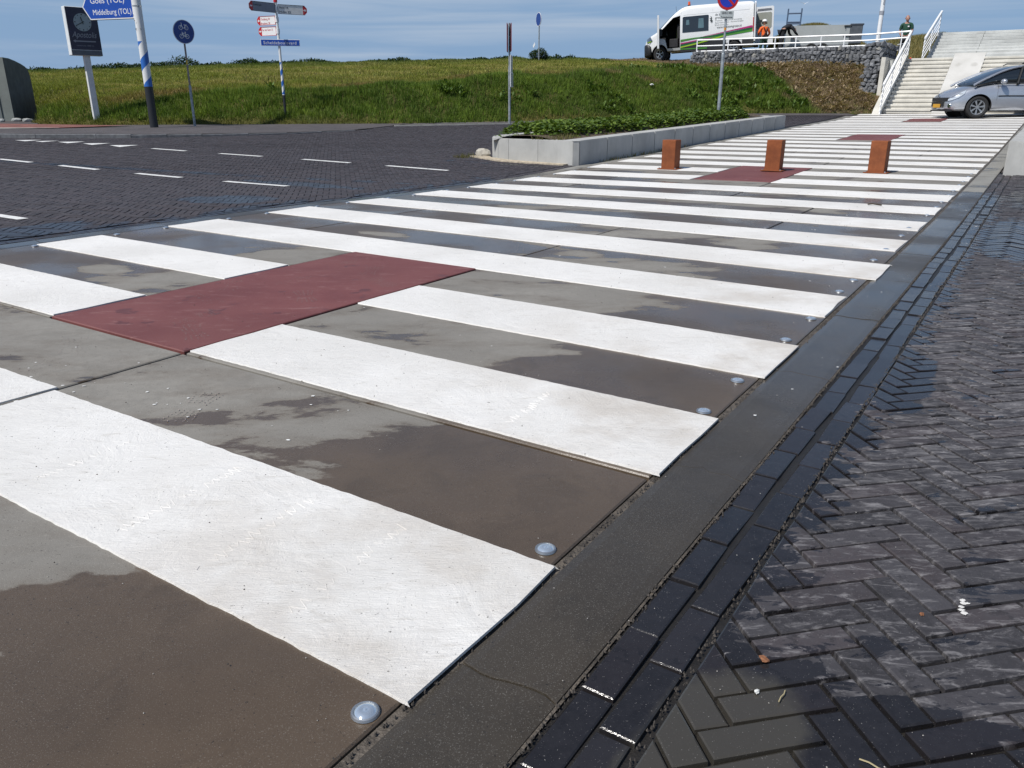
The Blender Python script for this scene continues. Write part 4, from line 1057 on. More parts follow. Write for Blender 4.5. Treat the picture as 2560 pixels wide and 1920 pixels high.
# 4. guidepost with fingers on the slope
def ray_to(u, v, zf, y0=5, y1=80):
    """where the sight line through photo pixel (u,v) meets the surface; used only to find places on the ground"""
    a = radians(0); f_ = Vector((0, cos(.3403), -sin(.3403))); u_ = Vector((0, sin(.3403), cos(.3403))); d_ = f_ + Vector((1, 0, 0))*((u-1280)/1983) + u_*((960-v)/1983)
    d_ /= d_.y; yy = y0
    while yy < y1:
        if 1 + d_.z*yy < float(zf(d_.x*yy, yy)): break
        yy += .02
    return d_.x*yy, yy, float(zf(d_.x*yy, yy))
gx0, gy0, gz0 = ray_to(714, 289, terr, 24)
print('guidepost', gx0, gy0, gz0)
KS = gy0*.963/24.6
gp = empty('guidepost', (gx0, gy0, gz0), label='slim white cycling guidepost with red tipped finger boards and a blue street name plate', cat='signpost'); gp.scale = (KS, KS, KS)
m = MB(); m.tube((0, 0, -.15), (0, 0, 3.22), .040, .036, seg=18); m.build('pole', spiral_mat('guidepost paint', .60, 1.50, .31, .5, .58, -1.0), gp, True)
m = MB(); m.tube((0, 0, 3.12), (0, 0, 3.24), .055, seg=16); m.build('cap', M_SRED, gp)
def finger(azf, z0, L_, hh, mat, rows, tipleft, y=-.01, name='finger_board', txtm=None, redm=None):
    """board running from the pole; azf = azimuth the face looks to"""
    r = facing(azf); s_ = -1 if tipleft else 1; m = MB()
    m.prism([(s_*.05, z0), (s_*.05, z0 + hh), (s_*L_, z0 + hh), (s_*(L_ + .07), z0 + hh*.72), (s_*(L_ + .07), z0 + hh*.28), (s_*L_, z0)], -.022, .0, 'y')
    b_ = m.build(name, mat, gp, rot=(0, 0, r)); m = MB()
    m.prism([(s_*(L_-.05), z0 + .004), (s_*(L_-.05), z0 + hh - .004), (s_*L_, z0 + hh - .004), (s_*(L_ + .066), z0 + hh*.72), (s_*(L_ + .066), z0 + hh*.28), (s_*L_, z0 + .004)], -.025, -.0225, 'y'); m.build('red_tip', M_SRED, b_)
    m = MB(); cx = s_*(L_ + .0); zc = z0 + hh/2
    m.prism([(cx + s_*.045, zc), (cx, zc + .04), (cx, zc + .012), (cx - s_*.035, zc + .012), (cx - s_*.035, zc - .012), (cx, zc - .012), (cx, zc - .04)], -.028, -.0255, 'y'); m.build('arrow', M_SWHITE, b_)
    m = MB(); fr = [(s_*.05, z0), (s_*.05, z0+hh), (s_*L_, z0+hh)]; m.tube((s_*.05, -.024, z0), (s_*L_, -.024, z0), .007, seg=4); m.tube((s_*.05, -.024, z0+hh), (s_*L_, -.024, z0+hh), .007, seg=4); m.tube((s_*.05, -.024, z0), (s_*.05, -.024, z0+hh), .007, seg=4); m.build('rim', M_SRED if mat is M_SWHITE2 else M_SDARK, b_)
    for i, (tx, wd) in enumerate(rows):
        xl = (-L_ + .07) if tipleft else .09
        lettering(tx, .085, M_SRED if mat is M_SWHITE2 else M_BLACK, b_, xl, z0 + hh - .105 - i*.115, -.0235, width=wd)
    return b_
M_SWHITE2 = plain('finger board white', (.74, .74, .74), .5, var=.04); M_SSHADE = plain('shaded finger board', (.22, .235, .28), .5, var=.08)  # the Centrum board's shade is painted in as a dark grey
M_SWARM = plain('finger board off-white', (.72, .72, .70), .5, var=.06)
finger(128, 2.84, .86, .25, M_SSHADE, [('Centrum', .27)], True); finger(150, 2.82, .84, .25, M_SWARM, [('Axel 14', .26), ('Hulst 25', .33)], False)
finger(205, 2.53, .66, .235, M_SWHITE2, [('Oostburg 30', .34), ('Breskens 28', .34)], True); finger(205, 2.24, .64, .235, M_SWHITE2, [('Sas van Gent 13', .40)], True)
m = MB(); m.box(-.52, -.06, 1.945, .60, -.05, 2.125, c=.003); sn = m.build('street_name_plate', M_SWHITE, gp, rot=(0, 0, facing(168)))
m = MB(); m.box(-.508, -.0625, 1.957, .588, -.0603, 2.113); m.build('blue_face', M_BLUE, sn); lettering('Scheldeboulevard', .12, M_SWHITE, sn, -.44, 1.99, -.0635, width=.94, spacing=1.1)
m = MB()
for zc in (2.35, 2.66, 2.03, 2.95): m.tube((0, 0, zc - .07), (0, 0, zc + .07), .052, seg=14)
m.build('clamp', M_SWHITE, gp)

# 5. sign post seen edge-on
x, y = -.075, 25.3; z = float(H(x, y))
es = empty('road_sign', (x, y, z), 0, 'grey post carrying narrow red edged signs seen from the side, beside the footway', 'road sign')
m = MB(); m.tube((0, 0, -.1), (0, 0, 1.62), .038, seg=14); m.tube((0, 0, 1.6), (0, 0, 2.8), .028, seg=12); m.build('post', M_GALV, es, True)
def edge_plate(azf, x_, z0, z1, wd, mat, rim, nm='sign_plate', rr=.012):
    m = MB(); m.box(-wd/2, -.02, z0, wd/2, .0, z1, c=.003); b_ = m.build(nm, mat, es, rot=(0, 0, facing(azf)), loc=(x_, 0, 0)); m = MB()
    for a_, b2 in (((-wd/2, z0), (-wd/2, z1)), ((wd/2, z0), (wd/2, z1)), ((-wd/2, z0), (wd/2, z0)), ((-wd/2, z1), (wd/2, z1))): m.tube((a_[0], -.012, a_[1]), (b2[0], -.012, b2[1]), rr, seg=5)
    m.build('rim', rim, b_)
edge_plate(92, -.070, 2.02, 2.78, .55, M_SDARK, M_SRED, rr=.006); edge_plate(268, .055, 2.04, 2.78, .55, M_SDARK, M_SRED, rr=.006)
edge_plate(98, .055, 1.06, 1.44, .45, M_ALU, M_SWHITE); edge_plate(96, .045, 1.46, 1.92, .45, M_ALU, M_SWHITE)

# 6. far round blue sign on the crest
x, y, z = ray_to(1347, 152, terr, 30); print('far sign', x, y, z)
fs_ = empty('road_sign', (x, y, z), facing(248), 'round blue sign standing far off on the crest of the dike, seen obliquely', 'road sign')
m = MB(); m.tube((0, 0, -.3), (0, 0, 2.25), .035, seg=10); m.build('post', M_GALV, fs_, True)
m = MB(); m.tube((0, -.03, 2.02), (0, -.045, 2.02), .34, seg=32); dp = m.build('disc', M_SWHITE, fs_, True); m = MB(); m.tube((0, -.0455, 2.02), (0, -.048, 2.02), .315, seg=32); m.build('blue_face', M_BLUE2, dp); m = MB(); m.tube((0, -.03, 2.02), (0, -.02, 2.02), .335, seg=32); m.build('blue_back', M_BLUE2, dp)
m = MB(); m.box(-.05, .0, .95, .22, .01, 1.10); m.build('white_tag', M_SWHITE, fs_, rot=(0, .6, pi))

# 7. no-parking sign in the planter
x, y = xy(20.1, 6.6); z = ztop(20.1)
npk = empty('no_parking_sign', (x, y, z), facing(178), 'red and blue no parking sign with a small text plate, rising from the ivy planter', 'road sign')
m = MB(); m.tube((0, 0, -.3), (0, 0, 1.53), .043, .041, seg=16); m.tube((0, 0, 1.52), (0, 0, 1.56), .041, .030, seg=16); m.build('lower_post', M_GALV, npk, True)
m = MB(); m.tube((0, 0, 1.53), (0, 0, 3.1), .028, seg=14); m.build('upper_post', M_GALV, npk, True)
m = MB(); m.tube((0, 0, 2.08), (0, 0, 2.14), .0295, seg=12); m.build('yellow_band', plain('orange tape', (.6, .25, .03), .5), npk)
DZ = 2.80
m = MB(); m.tube((0, -.03, DZ), (0, -.045, DZ), .265, seg=44); dp = m.build('disc', M_SRED, npk, True); m = MB(); m.tube((0, -.0455, DZ), (0, -.0475, DZ), .205, seg=44); m.build('blue_face', plain('bright sign blue', (.018, .04, .42), .35, var=.05), dp)
m = MB(); a_ = radians(45); ux, uz = -cos(a_), sin(a_); vx, vz = sin(a_), cos(a_)
P = [(ux*s1*.215 + vx*s2*.026, DZ + uz*s1*.215 + vz*s2*.026) for s1, s2 in ((-1, -1), (1, -1), (1, 1), (-1, 1))]; m.prism(P, -.0500, -.0478, 'y'); m.build('red_bar', M_SRED, dp)
m = MB(); m.box(-.17, -.042, 2.335, .17, -.032, 2.52, c=.004); up_ = m.build('text_plate', plain('grey text plate', (.46, .50, .50), .5, var=.06), npk)
lettering('GEHELE WEG', .075, M_BLACK, up_, -.13, 2.445, -.0435, width=.26); lettering('Tussenbermen', .06, M_BLACK, up_, -.145, 2.355, -.0435, width=.29)

# 8. lamp mast behind the gabions
x, y = xy(38.3, 6.3)
lm_ = empty('lamp_post', (x, y, 2.6), label='slender white lamp mast behind the stone wall, its top out of the picture', cat='lamp post')
m = MB(); m.tube((0, 0, 0), (0, 0, 6.4), .095, .07, seg=18); m.build('pole', M_WHITE, lm_, True); m = MB(); m.tube((0, 0, 1.9), (0, 0, 2.05), .0965, seg=18); m.box(-.03, -.10, 2.3, .03, -.085, 2.5); m.build('sticker', plain('worn sticker', (.3, .32, .36), .6), lm_)
m = MB(); m.box(-.14, -.55, 6.35, .14, .1, 6.45, c=.02); m.build('lamp_head', M_ALU, lm_)

# ------------------------------------------------------------------ rusty bollards
def mk_rust():
    g = G('corten steel'); o = g.obj(); c = g.mix(g.step(g.noise(5, 6, .6, vec=o), .3, .7), (.17, .050, .018), (.28, .086, .030))
    c = g.mix(g.step(g.noise(3, 5, .6, vec=o, stretch=((1, 1, .4), 0)), .5, .7, 0, .5), c, (.15, .045, .018)); c = g.mix(g.step(g.noise(60, 4, .6, vec=o), .55, .8, 0, .3), c, (.42, .16, .06))
    return g.set(color=c, rough=.75, normal=g.bump(g.noise(90, 4, vec=o), .4, .003), spec=.3)
M_RUST = mk_rust()
bl = [(10.76, 3.98, 'rust brown steel bollard nearest the low planter'), (11.02, 2.52, 'rust brown steel bollard standing on the dark red slab'), (11.27, 1.18, 'rust brown steel bollard nearest the right edge of the crossing')]
b0 = None
for i, (t, n, lab) in enumerate(bl):
    x, y = xy(t, n); z = float(Htn(t, n)) + (.008 if i != 1 else .012)
    if i == 0:
        b0 = empty('bollard', (x, y, z)); m = MB(); m.box(-.105, -.105, 0, .105, .105, .415, c=.005); m.build('body', M_RUST, b0)
        m = MB(); m.box(-.15, -.15, -.004, .15, .15, .008, c=.002); m.build('base_plate', M_RUST, b0); m = MB()
        for sx in (-.125, .125):
            for sy in (-.125, .125): m.tube((sx, sy, .008), (sx, sy, .022), .011, seg=6)
        m.build('bolts', M_STEEL, b0); o = b0
    else:
        o = b0.copy(); COL.objects.link(o)
        for c_ in b0.children: q = c_.copy(); COL.objects.link(q); q.parent = o
        o.location = (x, y, z)
    o.rotation_euler = (random.uniform(-.01, .01), random.uniform(-.01, .01), -AZ + (0, .04, -.05)[i])
    tag(o, lab, 'bollard', 'rusty bollards across the crossing')

# ------------------------------------------------------------------ concrete shelter at the left edge
xa, ya = -15.72, 26.42
sh = empty('utility_building', label='grey cabin with a curved end wall in shade, cut off by the left edge', cat='cabin')
M_GS = mk_cast('cabin grey green', (.185, .205, .19)); M_DK = plain('cabin shaded side', (.075, .085, .088), .7, var=.2, vs=5)  # shade on the end wall is painted into its darker colour
zb = .36
prof = [(0, zb), (0, 2.335), (.5, 2.33), (1.0, 2.28), (1.5, 2.21), (1.85, 2.14), (2.05, 2.05), (2.13, 1.92), (2.16, 1.75), (2.17, zb + .08)]
sdir = Vector((-.21, .98, 0)).normalized(); left = Vector((-1, -.04, 0)).normalized()
Q = lambda u, zz, k: Vector((xa, ya, 0)) + sdir*u + left*k + Vector((0, 0, zz))
k = len(prof); m = MB(); a = [Q(u, zz, 0) for u, zz in prof]; b = [Q(u, zz, 4.2) for u, zz in prof]
m.add(a + b, [tuple(range(k)), tuple(range(2*k-1, k-1, -1))] + [(i, (i+1) % k, k+(i+1) % k, k+i) for i in range(k)]); m.build('shell', M_GS, sh)
m = MB(); pr2 = [(u*.985 + .02, zz - .03 if zz > 1 else zz + .01) for u, zz in prof]; a = [Q(u, zz, -.012) for u, zz in pr2]; b = [Q(u, zz, .0) for u, zz in pr2]
m.add(a + b, [tuple(range(k)), tuple(range(2*k-1, k-1, -1))] + [(i, (i+1) % k, k+(i+1) % k, k+i) for i in range(k)]); m.build('shaded_end_panel', M_DK, sh)
m = MB(); a = [Q(-.03, zz, kk) for zz, kk in ((.45, .35), (2.22, .35), (2.22, .95), (.45, .95))]; b = [Q(0, zz, kk) for zz, kk in ((.45, .35), (2.22, .35), (2.22, .95), (.45, .95))]
m.add(a+b, [(0, 1, 2, 3), (7, 6, 5, 4)] + [(i, (i+1) % 4, 4+(i+1) % 4, 4+i) for i in range(4)]); m.build('front_panel', plain('front panel', (.13, .15, .145), .6, var=.15), sh)
for i, (u_, v_) in enumerate(((.0, -.15), (-.28, .25), (-.2, -.55))):
    p = Q(u_ - .1, 0, v_); st_ = rock('stone', (p.x, p.y - .1, float(H(p.x, p.y)) + .08), (.15, .11, .06), plain('block stone', (.30, .31, .30), .85, var=.2) if i == 0 else bpy.data.materials['block stone'], seed=i+11)
    tag(st_, ['low grey stone under the corner of the dark cabin', 'low grey stone in front of the cabin, nearest the left edge', 'low grey stone to the right of the cabin corner'][i], 'stone', 'stones at the foot of the cabin')
# ------------------------------------------------------------------ vehicles
def loft(name, secs, mat, parent, closed=False, caps=True, sub=1, sharp=None, smooth_=True, mirror=True):
    """secs: list of (x, [(y,z)...]) from the sill outwards to the centre line; mirrored in y"""
    rings = []
    for x, pts in secs:
        r = [(x, y, z) for y, z in pts] if not isinstance(x, (list, tuple)) else [(xx, y, z) for xx, (y, z) in zip(x, pts)]
        if mirror: r = r + [(a, -b, c) for a, b, c in r[::-1] if abs(b) > 1e-4]
        rings.append(r)
    k = len(rings[0]); V = [p for r in rings for p in r]; F = []
    for i in range(len(rings)-1):
        for j in range(k if closed else k-1): F.append((i*k+j, i*k+(j+1) % k, (i+1)*k+(j+1) % k, (i+1)*k+j))
    if caps: F.append(tuple(range(k))); F.append(tuple(range(len(V)-1, len(V)-k-1, -1)))
    me = bpy.data.meshes.new(name); me.from_pydata(V, [], F); bm = bmesh.new(); bm.from_mesh(me); bmesh.ops.recalc_face_normals(bm, faces=bm.faces[:]); bm.to_mesh(me); bm.free()
    me.polygons.foreach_set('use_smooth', [smooth_]*len(me.polygons)); o = link(name, me, parent, mat)
    if sub:
        md = o.modifiers.new('s', 'SUBSURF'); md.levels = sub; md.render_levels = sub
    return o
def bake(o):
    dg = bpy.context.evaluated_depsgraph_get(); bpy.context.view_layer.update(); me = bpy.data.meshes.new_from_object(o.evaluated_get(dg)); o.modifiers.clear(); o.data = me
def cut(o, cutters):
    for (mesh_b) in cutters:
        mesh_b.materials.clear(); mesh_b.materials.append(bpy.data.materials.get('inner gloom') or plain('inner gloom', (.02, .02, .022), .85, var=.2))
        c = bpy.data.objects.new('cutter', mesh_b); COL.objects.link(c); c.parent = o.parent
        md = o.modifiers.new('b', 'BOOLEAN'); md.object = c; md.operation = 'DIFFERENCE'; md.solver = 'EXACT'
        if hasattr(md, 'material_mode'): md.material_mode = 'TRANSFER'
    bake(o)
    for c in [q for q in bpy.data.objects if q.name.startswith('cutter')]: bpy.data.objects.remove(c)
def cyl_mesh(p, q, r, seg=32):
    m = MB(); m.tube(p, q, r, seg=seg); me = bpy.data.meshes.new('cyl'); me.from_pydata(m.v, [], m.f); bm = bmesh.new(); bm.from_mesh(me); bmesh.ops.recalc_face_normals(bm, faces=bm.faces[:]); bm.to_mesh(me); bm.free(); return me
def mk_metalpaint():
    g = G('silver blue car paint'); c = g.mix(g.step(g.noise(3, 4, vec=g.obj()), .3, .7), (.46, .485, .53), (.50, .525, .57))
    return g.set(color=c, rough=.27, metal=.6, coat=1.0, coatr=.04, spec=.5)
M_SILVER = mk_metalpaint()
def mk_glassdark(name='car glass', col=(.012, .016, .020)):
    g = G(name); return g.set(color=col, rough=.05, spec=.8, coat=.6)
M_CGLASS = mk_glassdark(); M_PLAST = plain('black plastic', (.018, .019, .021), .55, var=.2); M_TYRE = plain('tyre rubber', (.022, .022, .023), .85, var=.2, vs=30)
M_RIM = plain('wheel silver', (.42, .43, .44), .35, .7, var=.05); M_LAMP = mk_glassdark('headlamp glass', (.45, .50, .55)); M_CHROME = plain('chrome', (.75, .77, .8), .15, 1.0, var=0); M_ORANGE = plain('number plate', (.62, .33, .03), .5, var=.05)
M_TAIL = plain('tail lamp red', (.35, .012, .012), .2, var=.1, coat=.5)
def wheel(loc, R_, wd, side, parent, spokes=7, rimr=.66):
    prof = [(R_*rimr, -wd/2*.8), (R_*.80, -wd/2), (R_*.95, -wd/2*.9), (R_, -wd/2*.6), (R_, wd/2*.6), (R_*.95, wd/2*.9), (R_*.80, wd/2), (R_*rimr, wd/2*.75)]; seg = 36; V = []; F = []
    for j, (r, y) in enumerate(prof):
        for i in range(seg): V.append((r*cos(2*pi*i/seg), y*side, r*sin(2*pi*i/seg)))
    for j in range(len(prof)-1):
        for i in range(seg): F.append((j*seg+i, j*seg+(i+1) % seg, (j+1)*seg+(i+1) % seg, (j+1)*seg+i))
    m = MB(); m.add(V, F); t_ = m.build('wheel', M_TYRE, parent, True, loc=loc)
    m = MB(); V = []; F = []; yo = wd/2*.72*side
    for j, (r, y) in enumerate(((R_*rimr*1.01, yo), (R_*rimr*.93, yo*.98), (R_*rimr*.88, yo*.5), (R_*rimr*.86, -yo*.4))):
        for i in range(seg): V.append((r*cos(2*pi*i/seg), y, r*sin(2*pi*i/seg)))
    for j in range(3):
        for i in range(seg): F.append((j*seg+i, j*seg+(i+1) % seg, (j+1)*seg+(i+1) % seg, (j+1)*seg+i))
    m.add(V, F)
    for k in range(spokes):
        a = 2*pi*k/spokes + .3
        for da in (-.13, .13) if spokes > 5 else (0,):
            P = lambda r, aa, y: (r*cos(aa), y, r*sin(aa)); w1, w2 = .055, .11; ro, ri = R_*rimr*.93, R_*rimr*.16
            c = [P(ri, a-.35, yo*.8), P(ri, a+.35, yo*.8), P(ro, a + w2*1.3, yo*.9), P(ro, a - w2*1.3, yo*.9)]
        m.add(c + [(p[0], p[1] - .02*side, p[2]) for p in c], [(0, 1, 2, 3), (7, 6, 5, 4), (0, 4, 5, 1), (1, 5, 6, 2), (2, 6, 7, 3), (3, 7, 4, 0)])
    m.tube((0, yo*.75, 0), (0, yo*.95, 0), R_*rimr*.24, seg=16); m.build('rim', M_RIM, t_, False)
    m = MB(); m.tube((0, -yo*.2, 0), (0, yo*.1, 0), R_*rimr*.88, seg=28); m.build('brake_disc', M_PLAST, t_)
    return t_

def interp_rows(xs, table):
    return [float(np.interp(xs, table[0], table[1]))]
def build_car():
    cx, cy = 14.32, 26.52; z = float(H(14.24, 25.75))
    car = empty('car', (cx, cy, z + .0), radians(174), 'silver blue estate car standing on the far end of the striped crossing', 'car'); K = 1.04; car.scale = (K, K, K)
    # local: +x forward, origin on the ground below the front axle; front bumper x=+.83, rear x=-3.2
    body = empty('body', (0, 0, 0)); bpy.data.objects.remove(body)
    hood = ([-3.22, -3.15, -2.9, -2.2, -1.2, -.62, -.35, .1, .45, .66, .78, .83], [.80, .93, .97, .99, .985, .985, .965, .90, .80, .70, .60, .50])   # belt/bonnet height
    wid = ([-3.22, -3.05, -2.6, -1.3, -.2, .3, .55, .70, .79, .83], [.62, .78, .845, .872, .868, .85, .79, .70, .58, .46])
    bot = ([-3.22, -2.9, -2.4, .3, .6, .83], [.42, .25, .20, .20, .20, .24])
    secs = []
    for x in (-3.22, -3.18, -3.0, -2.75, -2.45, -2.1, -1.7, -1.3, -.95, -.65, -.38, -.1, .18, .42, .60, .72, .80, .835):
        h = float(np.interp(x, *hood)); w_ = float(np.interp(x, *wid)); b_ = float(np.interp(x, *bot))
        f = (h - b_); crown = .035 if x > -.5 else .0
        secs.append((x, [(0.0, b_), (w_*.80, b_), (w_*.965, b_ + .03), (w_*.99, b_ + f*.25), (w_, b_ + f*.50), (w_*.985, b_ + f*.72), (w_*.94, b_ + f*.90), (w_*.86, b_ + f*.985), (w_*.60, h + crown*.6), (w_*.3, h + crown), (0, h + crown*1.15)]))
    body = loft('body', secs, M_SILVER, car, sub=2)
    RW = .315
    cut(body, [cyl_mesh((xw, s_*.58, RW), (xw, s_*1.1, RW), .365, 40) for xw in (0, -2.54) for s_ in (1, -1)])
    body.data.polygons.foreach_set('use_smooth', [True]*len(body.data.polygons))
    try: body.data.set_sharp_from_angle(angle=radians(40))
    except Exception: pass
    # cabin of dark glass
    top = ([-3.15, -2.95, -2.6, -2.0, -1.4, -.95, -.62, -.3, .02, .22], [1.05, 1.38, 1.47, 1.505, 1.50, 1.45, 1.35, 1.21, 1.05, .93])
    secs = []
    for x in (-3.15, -3.05, -2.85, -2.5, -2.0, -1.5, -1.1, -.75, -.45, -.2, .02, .2):
        h = float(np.interp(x, *top)); w_ = float(np.interp(x, *wid)) * .985; b_ = .90 if x < -.5 else float(np.interp(x, *hood)) - .05; wt = .60 if x < -.4 else .60 + (x+.4)*.18
        h = max(h, b_ + .02); f = (h-b_)/(.6)
        wtop = w_ - (w_ - wt)*min(1, f); secs.append((x, [(0, b_), (w_*.97, b_), (w_*.945 - (w_*.945-wtop)*.5, (b_+h)/2), (wtop, h - .05*min(1, f)), (wtop*.86, h - .006), (wtop*.4, h + .012), (0, h + .016)]))
    gl = loft('cabin_glass', secs, M_CGLASS, car, sub=1)
    # silver frames along roof edge, pillars
    def rim_pts(side, ins=0.0):
        pts = []
        for x in np.linspace(.22, -3.05, 22):
            h = float(np.interp(x, *top)); w_ = float(np.interp(x, *wid))*.985; b_ = .90 if x < -.5 else float(np.interp(x, *hood)) - .05; h = max(h, b_+.02); wt = .60 if x < -.4 else .60 + (x+.4)*.18; f = (h-b_)/.6
            pts.append((x, side*(w_ - (w_-wt)*min(1, f) + .012), h - .035*min(1, f)))
        return pts
    for s_ in (1, -1): m = MB(); m.path(rim_pts(s_), .033, 8); m.build('roof_frame', M_SILVER, car, True)
    m = MB()
    for s_ in (1, -1):
        for xb, xt in ((-.98, -1.12), (-1.98, -1.95), (-2.72, -2.58)):
            wb = float(np.interp(xb, *wid))*.985; m.tube((xb, s_*wb*.955, .93), (xt, s_*.655, 1.44), .030 if xb > -2.5 else .055, seg=6)
    m.build('pillar', M_PLAST, car)
    m = MB()                                        # window line trims
    for s_ in (1, -1): m.path([(x, s_*(float(np.interp(x, *wid))*.965), float(np.interp(x, *hood)) - .012) for x in np.linspace(-.42, -3.0, 12)], .011, 6)
    m.build('window_trim', M_PLAST, car)
    m = MB(); m.prism([(-.75, -.50), (-.75, .50), (-2.4, .52), (-2.4, -.52)], 1.0, 1.0, 'z') if False else None
    # windscreen interior hints: a paler lower band and wipers
    m = MB(); m.path([(.10, .45, 1.005), (-.20, -.25, 1.14)], .008, 5); m.path([(.12, -.1, 1.005), (-.18, -.6, 1.11)], .008, 5); m.build('wiper', M_PLAST, car)
    def onbody(x, side, fz):
        h = float(np.interp(x, *hood)); w_ = float(np.interp(x, *wid)); b_ = float(np.interp(x, *bot)); z_ = b_ + (h-b_)*fz
        ws = float(np.interp(fz, [0, .06, .25, .5, .72, .9, 1], [.90, .95, .985, .995, .98, .935, .84])); return (x, side*w_*ws, z_)
    for s_ in (1, -1):
        m = MB(); m.path([onbody(x, s_, .545 + .0*x) for x in np.linspace(-.50, -2.25, 9)], .019, 8); m.build('side_strip', M_PLAST, car, True)
        m = MB(); L_ = [onbody(.36, s_, .93), onbody(.52, s_, .90), onbody(.66, s_, .86), onbody(.765, s_, .80), onbody(.775, s_, .66), onbody(.70, s_, .64), onbody(.56, s_, .68), onbody(.42, s_, .78)]
        L2 = [(p[0]+.012, p[1]*1.012 + .004*s_, p[2]+.010) for p in L_]; L1 = [(p[0]-.05, p[1]*.93, p[2]-.02) for p in L_]; k = 8
        m.add(L2 + L1, [tuple(range(k)), tuple(range(2*k-1, k-1, -1))] + [(i, (i+1) % k, k+(i+1) % k, k+i) for i in range(k)]); hl = m.build('headlight', M_LAMP, car)
        m = MB(); cpt = onbody(.70, s_, .30); m.tube((cpt[0]-.04, cpt[1]*.90, cpt[2]), (cpt[0]+.055, cpt[1]*.95, cpt[2]), .055, seg=16); m.build('fog_lamp', M_CHROME, car)
        m = MB()                                    # mirror
        bm_ = (-.52, s_*.90, .995); m.tube((-.56, s_*.82, .955), bm_, .022, seg=8); mo = m.build('wing_mirror', M_PLAST, car)
        bm = bmesh.new(); bmesh.ops.create_uvsphere(bm, u_segments=16, v_segments=10, radius=1)
        for v in bm.verts: v.co = Vector((-.54 + v.co.x*.085 + (.05*v.co.y*s_ if False else 0), s_*.955 + v.co.y*.115, 1.02 + v.co.z*.075))
        me = bpy.data.meshes.new('mirror_shell'); bm.to_mesh(me); bm.free(); me.polygons.foreach_set('use_smooth', [True]*len(me.polygons)); link('mirror_shell', me, mo, M_SILVER)
        # door shut lines and handles
        m = MB()
        m.path([onbody(-.47, s_, f) for f in (.12, .3, .5, .7, .88, .97)], .0045, 4); m.path([onbody(-1.42, s_, f) for f in (.10, .3, .5, .7, .9)], .0045, 4); m.path([onbody(-2.22, s_, f) for f in (.55, .7, .9)], .0045, 4); m.path([onbody(x, s_, .13) for x in np.linspace(-.47, -2.1, 8)], .0045, 4)
        m.build('door_gap', M_PLAST, car)
        for xh in (-1.28, -2.12):
            m = MB(); p = onbody(xh, s_, .80); m.box(p[0]-.09, p[1]-.012, p[2]-.014, p[0]+.09, p[1]+.02*s_ if s_ > 0 else p[1]+.012, p[2]+.014, c=.004); m.build('door_handle', M_CHROME, car)
        # dark wheel arch linings
        for xw in (0, -2.54): m = MB(); m.tube((xw, s_*.50, RW), (xw, s_*.56, RW), .36, seg=30); m.build('wheel_arch', M_PLAST, car)
    # grille, lower intake, plate, badge
    def frontpatch(name, z0, z1, wy, mat, bulge=.012, zc=None):
        V = []; ny = 12
        for i in range(ny+1):
            y = -wy + 2*wy*i/ny
            for zz in (z0, z1):
                x = max([xx for xx in np.linspace(.4, .835, 60) if float(np.interp(xx, *wid)) * .97 >= abs(y)] or [.4]); zlim = float(np.interp(x, *hood)); V.append((x + bulge - (0.02 if zz > .62 else 0), y, zz))
        V += [(a-.08, b_, c) for a, b_, c in V]; n_ = 2*(ny+1); F = []
        for i in range(ny): a = 2*i; F += [(a, a+2, a+3, a+1), (n_+a, n_+a+1, n_+a+3, n_+a+2), (a, n_+a, n_+a+2, a+2), (a+1, a+3, n_+a+3, n_+a+1)]
        F += [(0, 1, n_+1, n_), (2*ny, n_+2*ny, n_+2*ny+1, 2*ny+1)]; m = MB(); m.add(V, F); return m.build(name, mat, car)
    frontpatch('grille', .475, .585, .60, M_PLAST, .012); frontpatch('grille', .330, .462, .46, M_PLAST, .012); frontpatch('bumper_lip', .20, .235, .66, M_PLAST, .01)
    m = MB(); m.box(.845, -.26, .30, .862, .26, .405, c=.004); m.build('number_plate', M_ORANGE, car)
    m = MB(); m.box(.80, -.035, .60, .835, .035, .68, c=.01); m.build('badge', M_CHROME, car)
    m = MB(); m.path([onbody(-.62, 1, -.02), onbody(-2.1, 1, -.02)], .01, 5); m.build('sill_shadow_trim', M_PLAST, car)
    for s_ in (1, -1):
        for xw in (0, -2.54): wheel((xw, s_*.735, RW), RW, .19, s_, car)
    for s_ in (1, -1): m = MB(); m.box(-3.20, s_*.62-.08, .95, -3.02, s_*.62+.08, 1.30, c=.02); m.build('tail_light', M_TAIL, car)
    m = MB(); 
    for s_ in (1, -1): m.path([(-1.1, s_*.56, 1.50), (-1.2, s_*.56, 1.55), (-2.6, s_*.56, 1.54), (-2.75, s_*.56, 1.50)], .014, 6)
    m.build('roof_rail', M_PLAST, car)
build_car()

